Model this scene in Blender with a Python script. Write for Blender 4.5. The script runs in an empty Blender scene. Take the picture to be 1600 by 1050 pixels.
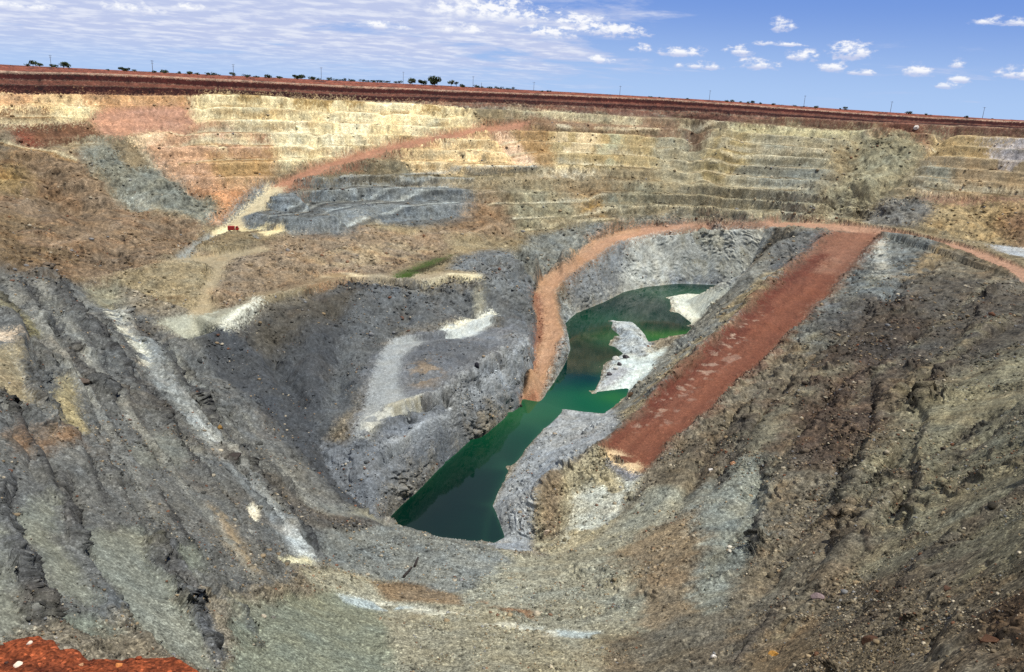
import bpy, math, random
import numpy as np
from mathutils import Vector, Matrix
random.seed(7); rng = np.random.default_rng(11)
SC = bpy.context.scene; COL = SC.collection
EYE = np.array([0.0, 0.0, 4.0]); WATER_Z = -87.95
# survey strings: crest, toe and road lines of the pit, metres (x, y, z)
LINES = [[(-1004.6,1113.9,2.97),(-892.8,1205.4,3.55),(-752.1,1297.8,4.73),(-579.1,1383.7,6.08),(-374.1,1452.6,8.23),(-144.3,1493.0,10.02),(96.0,1496.9,10.71),(329.2,1463.4,10.21),(540.3,1399.3,6.88),(720.3,1315.8,4.38),(867.1,1224.0,4.5),(984.0,1132.1,5.09)],[(-602.8,668.3,2.64),(-535.8,723.2,2.93),(-451.3,778.6,3.58),(-347.5,830.2,4.34),(-224.5,871.6,5.58),(-86.6,895.8,6.63),(57.7,898.2,7.04),(197.6,878.0,6.76),(324.3,839.5,4.8),(432.3,789.4,3.36),(520.4,734.3,3.49),(590.6,679.1,3.91)],[(-308.1,341.1,1.68),(-293.5,355.4,1.67),(-277.0,369.9,1.68),(-258.3,384.7,1.68),(-237.9,400.5,2.09),(-215.5,417.0,2.93),(-190.4,433.1,3.21),(-163.0,449.6,3.41),(-134.4,470.5,3.48),(-102.2,489.9,3.56),(-66.7,506.6,4.01),(-28.4,520.2,4.52),(11.8,530.7,5.05),(53.3,537.7,5.59),(95.2,540.9,6.01),(135.2,534.3,5.31),(173.4,525.1,4.63),(209.1,513.0,3.96),(241.6,498.6,3.83),(271.2,483.1,4.2),(298.4,467.5,4.42),(323.4,452.1,4.53),(345.9,436.7,4.63),(366.2,421.5,4.72)],[(-298.7,330.7,1.26),(-284.6,344.5,1.24),(-268.6,358.7,1.22),(-250.6,373.0,1.2),(-230.8,388.4,1.57),(-209.2,404.6,2.37),(-184.8,420.2,2.62),(-158.3,436.4,2.79),(-130.6,457.1,2.83),(-99.3,476.2,2.88),(-64.8,492.8,3.28),(-27.6,506.2,3.76),(11.6,516.7,4.26),(52.0,523.8,4.78),(92.9,527.1,5.18),(131.9,520.7,4.51),(169.2,511.8,3.86),(203.9,500.0,3.23),(235.6,485.9,3.12),(264.5,470.8,3.5),(291.0,455.6,3.74),(315.3,440.7,3.87),(337.3,425.7,3.99),(357.2,410.8,4.09)],[(-295.8,326.6,-2.34),(-281.9,340.3,-2.51),(-266.1,354.4,-2.68),(-248.2,368.6,-2.85),(-228.7,383.9,-2.39),(-207.2,400.0,-1.21),(-183.1,415.6,-1.21),(-156.8,431.6,-1.26),(-129.3,452.2,-0.98),(-98.3,471.3,-0.63),(-64.1,487.8,-0.03),(-27.2,501.3,0.66),(11.7,511.7,1.25),(51.8,518.8,1.72),(92.3,522.1,2.15),(131.0,515.7,1.94),(167.9,507.0,1.56),(202.4,495.2,0.79),(233.8,481.2,0.56),(262.5,466.2,0.84),(288.8,451.1,1.09),(312.9,436.3,1.3),(334.7,421.4,1.51),(354.3,406.7,1.7)],[(-293.3,323.4,-3.72),(-279.5,337.1,-3.95),(-263.8,351.0,-4.19),(-246.1,365.2,-4.42),(-226.8,380.3,-4.03),(-205.5,396.4,-2.93),(-181.5,411.9,-2.51),(-155.5,427.9,-2.16),(-128.2,448.4,-1.93),(-97.5,467.4,-1.63),(-63.6,483.8,-0.94),(-27.0,497.3,-0.12),(11.6,507.7,0.52),(51.5,514.8,0.98),(91.7,518.1,1.38),(130.1,511.8,0.97),(166.8,503.1,0.53),(201.0,491.5,-0.01),(232.2,477.5,-0.2),(260.7,462.6,-0.07),(286.8,447.6,0.12),(310.7,432.9,0.36),(332.4,418.1,0.6),(351.9,403.5,0.83)],[(-289.7,318.6,-7.41),(-276.1,332.1,-7.81),(-260.7,345.9,-8.21),(-243.2,359.9,-8.6),(-224.1,374.9,-8.48),(-203.1,390.8,-7.77),(-179.4,406.2,-6.76),(-153.6,422.2,-5.79),(-126.7,442.6,-5.45),(-96.3,461.5,-5.01),(-62.7,477.9,-4.02),(-26.5,491.3,-2.84),(11.7,501.7,-2.11),(51.1,508.8,-1.85),(91.0,512.2,-1.57),(129.0,505.9,-1.53),(165.2,497.3,-1.63),(199.1,485.8,-2.12),(229.9,472.0,-2.25),(258.1,457.2,-2.05),(283.9,442.4,-1.79),(307.6,427.8,-1.49),(329.0,413.1,-1.19),(348.3,398.7,-0.9)],[(-286.5,314.8,-8.22),(-273.0,328.1,-8.65),(-257.8,341.8,-9.09),(-240.5,355.7,-9.52),(-221.6,370.6,-9.45),(-200.9,386.4,-8.79),(-177.4,401.6,-7.68),(-151.9,417.4,-6.66),(-125.3,437.7,-6.66),(-95.3,456.6,-6.58),(-62.1,472.9,-5.82),(-26.2,486.3,-4.86),(11.7,496.7,-4.18),(50.8,503.8,-3.79),(90.3,507.2,-3.44),(128.0,501.0,-3.78),(164.0,492.4,-4.13),(197.6,481.0,-4.56),(228.1,467.3,-4.44),(255.9,452.6,-3.84),(281.5,438.0,-3.36),(305.0,423.5,-3.0),(326.1,409.0,-2.65),(345.2,394.7,-2.32)],[(-272.8,296.2,-22.43)],[(-261.4,280.7,-34.28)],[(-250.9,266.4,-45.24)],[(-223.8,349.0,-19.28)],[(-214.8,332.3,-31.01)],[(-204.8,313.8,-44.0)],[(-205.1,359.3,-21.35)],[(-195.0,338.4,-35.65)],[(-184.3,316.4,-50.8)],[(-190.6,369.8,-21.0)],[(-181.0,348.0,-35.72)],[(-170.8,325.0,-51.28)],[(-171.6,386.5,-17.72)],[(-164.0,367.0,-30.72)],[(-155.6,345.4,-45.02)],[(-151.4,397.4,-17.01)],[(-144.5,377.0,-30.38)],[(-138.1,358.1,-42.72)],[(-134.5,412.4,-16.6)],[(-128.1,390.9,-30.49)],[(-115.8,426.9,-16.08)],[(-111.8,411.0,-26.28)],[(-108.5,398.0,-34.56)],[(-89.4,444.7,-15.25)],[(-87.0,432.5,-22.92)],[(-60.5,462.2,-12.55)],[(-59.4,454.5,-17.4)],[(-81.6,405.4,-40.04)],[(-77.9,386.8,-51.81)],[(-99.3,373.8,-51.24)],[(-55.3,425.4,-35.59)],[(-52.7,407.6,-46.72)],[(-26.7,449.0,-27.41)],[(-24.9,427.5,-40.79)],[(-23.0,405.4,-54.52)],[(1.1,468.5,-20.06)],[(1.9,445.6,-34.24)],[(2.7,422.2,-48.74)],[(3.5,400.7,-62.09)],[(30.9,482.0,-15.52)],[(30.5,458.2,-30.24)],[(30.2,433.9,-45.28)],[(29.9,413.8,-57.78)],[(51.4,438.4,-44.65)],[(50.3,418.0,-57.3)],[(61.6,488.5,-14.16)],[(60.1,464.3,-29.12)],[(84.9,492.1,-13.08)],[(118.5,488.8,-12.25)],[(150.5,481.4,-12.74)],[(181.2,473.5,-12.48)],[(209.5,462.9,-12.13)],[(204.0,445.6,-23.32)],[(198.0,427.0,-35.31)],[(193.1,411.7,-45.18)],[(237.2,446.5,-13.07)],[(229.3,425.6,-26.81)],[(222.7,408.3,-38.2)],[(263.1,432.0,-12.35)],[(253.5,410.0,-27.09)],[(244.6,389.7,-40.71)],[(337.9,383.1,-10.71)],[(326.3,365.0,-23.89)],[(313.5,344.8,-38.48)],[(-87.2,327.3,-55.5)],[(-67.7,335.8,-57.5)],[(-48.0,372.8,-57.3)],[(-42.9,335.1,-61.5)],[(-19.4,351.7,-61.0)],[(-63.4,314.5,-59.8)],[(58.5,439.7,-44.41),(67.0,441.1,-44.11),(75.6,442.4,-43.79),(84.1,442.9,-43.39),(92.5,442.6,-42.9),(100.8,442.2,-42.41),(109.0,441.7,-41.9),(117.2,441.1,-41.38),(125.4,440.4,-40.85),(133.4,439.5,-40.31),(141.4,438.5,-39.76),(149.3,437.5,-39.2),(157.2,436.4,-38.64),(165.0,435.2,-38.08),(172.5,433.6,-37.48),(180.0,431.8,-36.87)],[(60.0,463.3,-29.76),(68.9,464.8,-29.4),(77.9,466.2,-29.02),(86.7,466.7,-28.59),(95.4,466.4,-28.1),(104.1,466.0,-27.6),(112.7,465.4,-27.09),(121.2,464.8,-26.57),(129.7,463.9,-26.05),(138.1,463.0,-25.53),(146.4,461.9,-24.99),(154.6,460.8,-24.46),(162.8,459.6,-23.92),(170.9,458.3,-23.38),(178.8,456.6,-22.82),(186.5,454.7,-22.25)],[(77.2,441.6,-52.73),(85.7,441.9,-52.3),(94.0,441.5,-51.78),(102.3,441.0,-51.26),(110.5,440.3,-50.71),(118.7,439.5,-50.16),(126.8,438.6,-49.59),(134.8,437.6,-49.01),(142.8,436.5,-48.42),(150.7,435.3,-47.82),(158.5,434.1,-47.22),(166.2,432.7,-46.61),(173.7,430.9,-45.96)],[(-128.3,325.0,-59.0),(-125.1,340.0,-57.5),(-120.0,358.8,-50.66),(-115.8,374.1,-44.44),(-105.8,393.5,-38.03),(-86.1,419.6,-30.57),(-62.8,441.7,-24.13),(-30.0,465.3,-16.97),(-3.1,479.7,-12.53)],[(-121.1,315.5,-59.3),(-117.6,329.4,-57.8),(-112.4,344.2,-50.79),(-108.8,360.7,-45.12),(-99.5,381.2,-39.25),(-80.6,408.6,-32.34),(-58.0,431.8,-26.28),(-25.7,456.6,-19.5),(0.8,472.0,-15.25)],[(-122.1,294.3,-59.2),(-121.2,275.0,-59.6),(-106.8,265.7,-60.2),(-99.3,255.5,-60.8),(-94.6,234.1,-61.6),(-93.0,221.2,-62.0)],[(-97.7,326.8,-56.0),(-104.6,315.2,-56.0)],[(-97.9,294.2,-59.3),(-105.5,288.2,-59.5)],[(-88.2,285.9,-60.0)],[(-76.5,277.1,-61.0)],[(-90.4,257.7,-60.8)],[(-63.1,289.2,-61.2)],[(-52.2,309.2,-61.5)],[(-134.4,269.8,-57.0)],[(-147.4,261.1,-56.0)],[(-155.9,254.3,-53.0)],[(-181.9,276.3,-49.5)],[(-145.3,218.8,-47.5)],[(-134.1,160.0,-42.0)],[(-127.7,238.5,-60.5)],[(-118.7,249.5,-60.5)],[(-138.5,233.8,-56.0)],[(-99.1,213.8,-62.2),(-86.1,199.7,-62.4),(-80.6,210.1,-62.3)],[(-80.6,210.1,-62.3),(-80.0,226.7,-62.0),(-79.2,242.3,-62.0),(-71.6,258.9,-62.0),(-60.1,275.2,-62.0),(-47.2,279.5,-62.0),(-35.4,277.5,-62.3),(-24.7,286.1,-62.0),(-11.8,287.2,-62.0)],[(-82.0,232.6,-61.9),(-81.4,249.0,-61.9),(-73.6,266.5,-61.9),(-61.9,283.8,-61.9),(-48.7,288.3,-61.9),(-36.5,286.2,-62.2),(-25.6,295.4,-61.9),(-12.3,296.5,-61.9)],[(-45.0,283.4,-62.3),(-41.4,304.3,-63.2),(-35.5,318.3,-63.2),(-28.4,325.9,-63.0),(-25.4,327.8,-62.4)],[(-41.6,281.1,-63.0),(-35.2,295.2,-63.4),(-29.7,312.7,-63.3),(-25.3,327.6,-62.9)],[(-16.5,305.3,-60.5)],[(-4.3,317.5,-60.5)],[(-8.6,296.7,-61.5)],[(6.7,336.8,-68.0)],[(1.4,311.1,-68.0)],[(-5.8,290.1,-66.0)],[(9.1,340.0,-61.5)],[(21.2,361.4,-62.0)],[(-74.1,219.1,-70.0)],[(-69.2,228.0,-68.5)],[(-60.6,217.2,-72.5)],[(-57.2,242.8,-68.0)],[(-52.1,257.8,-67.5)],[(-35.8,265.1,-68.5)],[(-18.8,273.1,-68.5)],[(-5.2,281.0,-71.0)],[(-45.2,223.7,-73.8)],[(-48.4,204.6,-75.0)],[(-41.7,189.9,-76.15)],[(-45.1,267.2,-65.0)],[(-28.4,277.8,-65.5)],[(-83.3,208.8,-71.0),(-72.1,201.8,-73.5),(-62.5,198.5,-75.38),(-50.7,186.2,-76.91),(-43.8,171.0,-79.97),(-34.6,156.8,-81.89),(-26.4,149.9,-84.56)],[(-42.5,224.2,-73.8),(-40.7,241.9,-73.2),(-33.6,249.7,-73.0),(-21.2,252.1,-73.0),(-9.5,273.2,-72.0)],[(-35.4,171.0,-76.15),(-33.8,178.3,-75.15),(-29.9,186.3,-74.0),(-25.3,190.4,-73.8),(-16.5,199.5,-73.6),(-9.4,213.0,-73.5),(-1.6,232.8,-73.3),(1.0,260.1,-73.0)],[(-23.6,209.5,-70.6)],[(-18.3,219.4,-69.8)],[(-11.3,228.2,-70.3)],[(-27.4,218.4,-71.0)],[(-12.2,213.7,-72.0)],[(-26.0,201.1,-73.3)],[(-34.2,203.6,-73.8)],[(-32.2,158.7,-78.83),(-23.3,176.3,-76.99),(-16.9,192.1,-76.68),(-9.8,207.5,-76.68),(-2.0,224.7,-76.68),(6.0,253.0,-77.3)],[(-29.5,156.0,-79.28),(-21.5,174.2,-77.3),(-15.4,190.5,-76.99),(-7.9,206.2,-76.99),(-0.8,221.8,-76.99),(6.2,242.0,-78.06)],[(-25.7,154.2,-88.08),(-22.0,167.6,-88.08),(-16.2,185.2,-88.08),(-9.2,204.0,-88.08),(-0.6,220.9,-88.08),(4.1,228.8,-88.08)],[(-24.1,154.6,-89.15),(-20.4,167.3,-89.15),(-14.5,184.6,-89.15),(-7.3,203.2,-89.15),(1.3,221.8,-89.15),(4.8,228.4,-89.15),(11.2,233.6,-89.15)],[(10.3,231.8,-88.08),(14.1,248.4,-88.08),(17.4,263.0,-88.08),(22.2,289.4,-88.08),(22.3,310.6,-88.08),(21.9,324.7,-88.08),(27.9,342.4,-88.08),(43.0,366.2,-88.08),(54.7,388.0,-88.08),(68.0,402.2,-88.08),(86.7,414.0,-88.08),(104.0,415.1,-88.08),(117.3,413.9,-88.08)],[(15.9,248.7,-89.23),(19.3,263.1,-89.23),(24.2,289.3,-89.23),(24.4,310.3,-89.23),(24.1,324.2,-89.23),(30.2,341.7,-89.23),(45.4,365.2,-89.23),(57.2,386.6,-89.23),(70.5,400.5,-89.23),(89.2,412.0,-89.23),(106.4,413.2,-89.23),(119.7,412.0,-89.23)],[(170.3,425.5,-53.9),(137.0,439.0,-56.1),(102.5,440.9,-59.0),(57.8,425.5,-63.2),(40.2,405.4,-65.8),(25.8,375.8,-70.0),(12.3,348.5,-74.0),(7.6,327.0,-75.77),(8.8,296.1,-78.83),(9.4,278.5,-81.12),(7.1,258.1,-84.18),(5.4,245.1,-86.48),(4.3,233.7,-88.31)],[(164.8,410.9,-54.2),(132.6,423.9,-56.4),(99.4,426.3,-59.3),(72.4,422.1,-63.2),(48.9,400.7,-65.8),(34.1,372.0,-70.0),(21.3,345.6,-74.0),(16.2,324.4,-75.77),(17.6,294.3,-78.83),(18.7,277.0,-81.12),(14.1,256.6,-84.18),(11.3,243.7,-86.48),(9.6,232.3,-88.31)],[(4.1,292.5,-71.0)],[(3.8,274.9,-73.6)],[(4.8,258.7,-75.77)],[(31.1,393.9,-67.5)],[(18.6,357.5,-69.4)],[(37.7,363.2,-82.65)],[(29.3,349.1,-82.65)],[(27.9,345.7,-85.71)],[(58.6,400.7,-78.83)],[(87.3,425.1,-75.41)],[(108.5,427.4,-74.69)],[(159.6,403.1,-54.51),(134.4,363.6,-58.2),(112.3,328.8,-61.45),(90.2,290.7,-64.92),(70.8,258.0,-67.92),(49.1,219.9,-71.38),(31.6,190.3,-74.1),(21.5,173.1,-75.67),(26.3,167.2,-75.86),(31.2,163.1,-75.94),(40.1,177.5,-74.6),(50.7,191.7,-73.21),(76.2,230.8,-69.53),(106.3,274.7,-65.33),(125.5,306.1,-62.43),(148.5,346.8,-58.75),(180.1,398.8,-53.95)],[(154.6,401.3,-53.2),(140.0,390.8,-54.5),(124.1,378.6,-57.0),(113.2,360.7,-60.0),(101.8,345.6,-66.0),(94.7,336.6,-71.5),(86.9,326.8,-76.53),(78.2,315.1,-80.74),(71.0,303.4,-84.18)],[(128.8,369.4,-57.5)],[(116.1,350.7,-60.5)],[(100.6,328.2,-65.0)],[(59.7,270.4,-83.42)],[(115.3,406.1,-87.7),(101.0,387.8,-87.7),(86.5,387.1,-87.7),(77.7,378.6,-87.7),(75.3,355.3,-87.7),(78.8,333.7,-87.7)],[(96.7,376.0,-87.24),(82.1,372.8,-87.24),(83.1,341.1,-87.24)],[(78.4,330.3,-87.89),(73.0,317.8,-87.89),(59.2,294.6,-87.89),(53.8,301.9,-87.89),(53.8,314.2,-87.89),(51.6,331.9,-87.89),(43.2,331.3,-87.89),(41.4,321.1,-87.89),(44.6,309.7,-87.89),(40.0,296.0,-87.89),(42.7,286.9,-87.89),(36.9,277.6,-87.89),(32.0,258.2,-87.89),(28.6,244.2,-87.89),(36.5,247.8,-87.89),(40.4,249.6,-87.89),(38.7,241.1,-87.89),(32.5,229.3,-87.89),(30.0,224.9,-87.89),(23.7,225.5,-87.89),(17.3,227.1,-87.89),(10.7,211.6,-87.89),(1.9,185.2,-87.89),(-2.0,165.5,-87.89),(-2.5,149.0,-87.89)],[(45.6,313.4,-85.4)],[(48.6,306.2,-85.25)],[(50.3,294.3,-85.71)],[(46.1,296.9,-85.71)],[(50.4,283.0,-86.17)],[(53.4,279.0,-86.17)],[(39.7,262.5,-86.63)],[(39.3,273.1,-86.7)],[(44.3,255.9,-86.32)],[(34.9,253.3,-87.09)],[(43.8,269.2,-86.32)],[(38.8,283.9,-89.15)],[(62.4,343.0,-89.53)],[(65.6,328.5,-89.53)],[(74.9,341.3,-89.53)],[(60.9,319.7,-89.15)],[(70.1,323.3,-89.15)],[(33.5,243.4,-89.53)],[(36.5,246.5,-89.23)],[(29.9,238.4,-89.53)],[(22.7,255.9,-89.92)],[(25.1,230.8,-88.92)],[(12.9,220.4,-89.53)],[(1.7,202.6,-90.3)],[(-7.3,175.6,-90.3)],[(-14.4,167.8,-89.92)],[(60.1,367.6,-90.3)],[(37.5,320.9,-90.3)],[(31.9,286.1,-90.3)],[(41.0,234.4,-83.42),(34.8,211.2,-80.36),(28.9,192.8,-77.68),(21.6,174.1,-76.15),(13.5,167.5,-78.06),(9.0,162.0,-79.59),(7.1,158.6,-81.12),(6.6,154.2,-84.18),(7.8,148.3,-86.86)],[(18.7,198.2,-83.42)],[(11.5,186.9,-84.18)],[(3.5,168.3,-85.71)],[(18.1,214.0,-86.47)],[(25.1,210.5,-84.94)],[(2.3,152.3,-86.47)],[(14.8,160.2,-81.5)],[(15.6,148.5,-81.89)],[(21.7,159.7,-78.44)],[(11.3,141.4,-82.65)],[(10.5,153.2,-84.18)],[(30.8,160.6,-75.99),(23.0,145.3,-78.83),(16.5,136.3,-79.21),(9.7,131.1,-78.83),(5.8,129.3,-78.06)],[(-28.9,142.4,-78.44),(-22.0,134.2,-77.07),(-12.5,133.1,-77.07),(-1.9,129.0,-77.07),(5.8,128.6,-78.06)],[(-25.2,155.7,-91.83),(-13.2,156.9,-92.59),(-2.2,151.3,-91.83)],[(2.1,75.9,-59.3)],[(2.2,101.9,-69.5)],[(-8.5,115.1,-73.5)],[(-12.3,74.4,-59.0)],[(-16.5,99.6,-69.0)],[(-19.9,119.4,-74.5)],[(-5.2,75.6,-59.5)],[(-22.8,63.4,-50.5)],[(-28.3,79.8,-55.5)],[(-23.6,90.6,-63.0)],[(-27.5,106.3,-66.5)],[(16.7,76.1,-58.5)],[(20.4,98.0,-65.5)],[(23.9,119.4,-70.5)],[(13.0,117.2,-73.5)],[(10.6,88.3,-64.0)],[(30.4,103.1,-63.0)],[(22.4,71.2,-54.0)],[(37.9,134.4,-69.5)],[(27.4,66.7,-49.9)],[(37.2,96.3,-58.0)],[(45.9,123.7,-63.0)],[(55.8,156.4,-65.5)],[(44.2,162.1,-72.0)],[(57.2,186.7,-69.0)],[(38.7,79.6,-51.0)],[(51.9,112.9,-56.5)],[(64.6,145.7,-60.0)],[(81.4,190.1,-62.0)],[(99.2,238.5,-62.0)],[(130.3,297.1,-60.0)],[(30.9,51.5,-37.0)],[(43.1,75.9,-44.0)],[(55.2,100.6,-49.4)],[(71.2,134.3,-54.3)],[(92.8,181.2,-58.0)],[(122.5,247.3,-59.0)],[(155.9,323.1,-56.7)],[(178.3,374.7,-53.6)],[(29.9,43.1,-30.0)],[(43.1,65.4,-37.0)],[(56.4,88.5,-42.5)],[(74.0,120.1,-47.5)],[(99.0,166.0,-52.0)],[(135.0,233.9,-54.5)],[(164.4,290.3,-54.0)],[(27.9,35.4,-23.7)],[(41.9,55.9,-30.7)],[(55.8,77.0,-36.0)],[(74.5,106.2,-41.0)],[(104.3,153.4,-47.0)],[(135.2,203.8,-49.5)],[(22.8,23.3,-14.0)],[(46.0,51.1,-22.0)],[(89.2,105.4,-30.0)],[(201.6,215.5,-40.0)],[(-34.2,132.7,-73.0)],[(-50.1,153.4,-70.5)],[(-66.5,176.9,-69.0)],[(-32.7,43.5,-34.46)],[(-39.7,54.5,-34.93)],[(-50.3,71.1,-35.64)],[(-68.1,99.0,-36.84)],[(-88.7,131.2,-38.22)],[(-30.9,47.3,-37.53)],[(-38.3,60.3,-38.74)],[(-49.9,80.9,-40.64)],[(-70.9,118.0,-44.09)],[(-97.8,165.7,-48.51)],[(-28.8,51.8,-41.17)],[(-36.5,67.5,-43.44)],[(-49.3,93.7,-47.21)],[(-75.0,146.0,-54.75)],[(-26.2,57.3,-45.58)],[(-34.2,76.6,-49.39)],[(-48.5,111.3,-56.22)],[(-40.5,116.3,-64.17)],[(-39.7,90.0,-52.03)],[(-35.5,37.4,-29.58)],[(-47.5,52.9,-28.77)],[(-64.5,74.8,-27.62)],[(-123.7,232.2,-62.75),(-110.5,213.2,-62.68),(-83.5,175.0,-62.83),(-67.9,158.1,-65.44),(-51.1,135.5,-66.17),(-38.5,119.8,-67.24),(-29.2,109.0,-68.42)],[(202.2,363.4,-52.0),(199.5,327.9,-51.5),(193.7,300.9,-50.8),(184.4,251.7,-49.0)],[(172.9,382.4,-52.8),(185.4,364.8,-52.6),(189.2,338.5,-52.0),(187.7,307.2,-51.5),(183.0,283.0,-50.8),(175.4,238.5,-49.0)],[(231.3,384.2,-50.5)],[(228.3,358.8,-50.0)],[(-140.0,60.0,0.0),(-90.0,30.0,-1.0),(-45.0,8.0,-1.0),(-8.0,-1.0,1.0),(-2.5,2.2,1.2),(2.0,1.5,1.4),(6.0,-1.0,1.0),(40.0,4.0,-2.0),(90.0,30.0,-4.0),(150.0,70.0,-4.0)],[(-30.0,-20.0,0.0),(0.0,-8.0,1.2),(40.0,-20.0,0.0)],[(-30.0,25.0,-27.0),(-12.0,12.0,-15.0)],[(-6.0,14.0,-16.0),(0.0,12.0,-14.0),(10.0,13.0,-16.0)],[(0.0,40.0,-38.5),(20.0,38.0,-36.5),(-20.0,38.0,-36.0),(-33.0,45.0,-36.0),(10.0,55.0,-48.5),(-10.0,55.0,-48.5),(28.0,50.0,-40.0)],[(50.0,32.0,-18.0)],[(-260.0,150.0,1.0)],[(-330.0,300.0,2.0)],[(260.0,150.0,-2.0)],[(330.0,300.0,0.0)],[(-60.0,-60.0,0.0)],[(60.0,-60.0,0.0)],[(-2000.0,-1000.0,0.0)],[(2000.0,-1000.0,0.0)],[(-2000.0,0.0,0.0)],[(2000.0,0.0,0.0)],[(-2000.0,3000.0,3.0)],[(2000.0,3000.0,3.0)],[(0.0,3000.0,4.0)],[(-900.0,600.0,0.0)],[(900.0,600.0,-4.0)],[(0.0,-1000.0,0.0)]]
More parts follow.
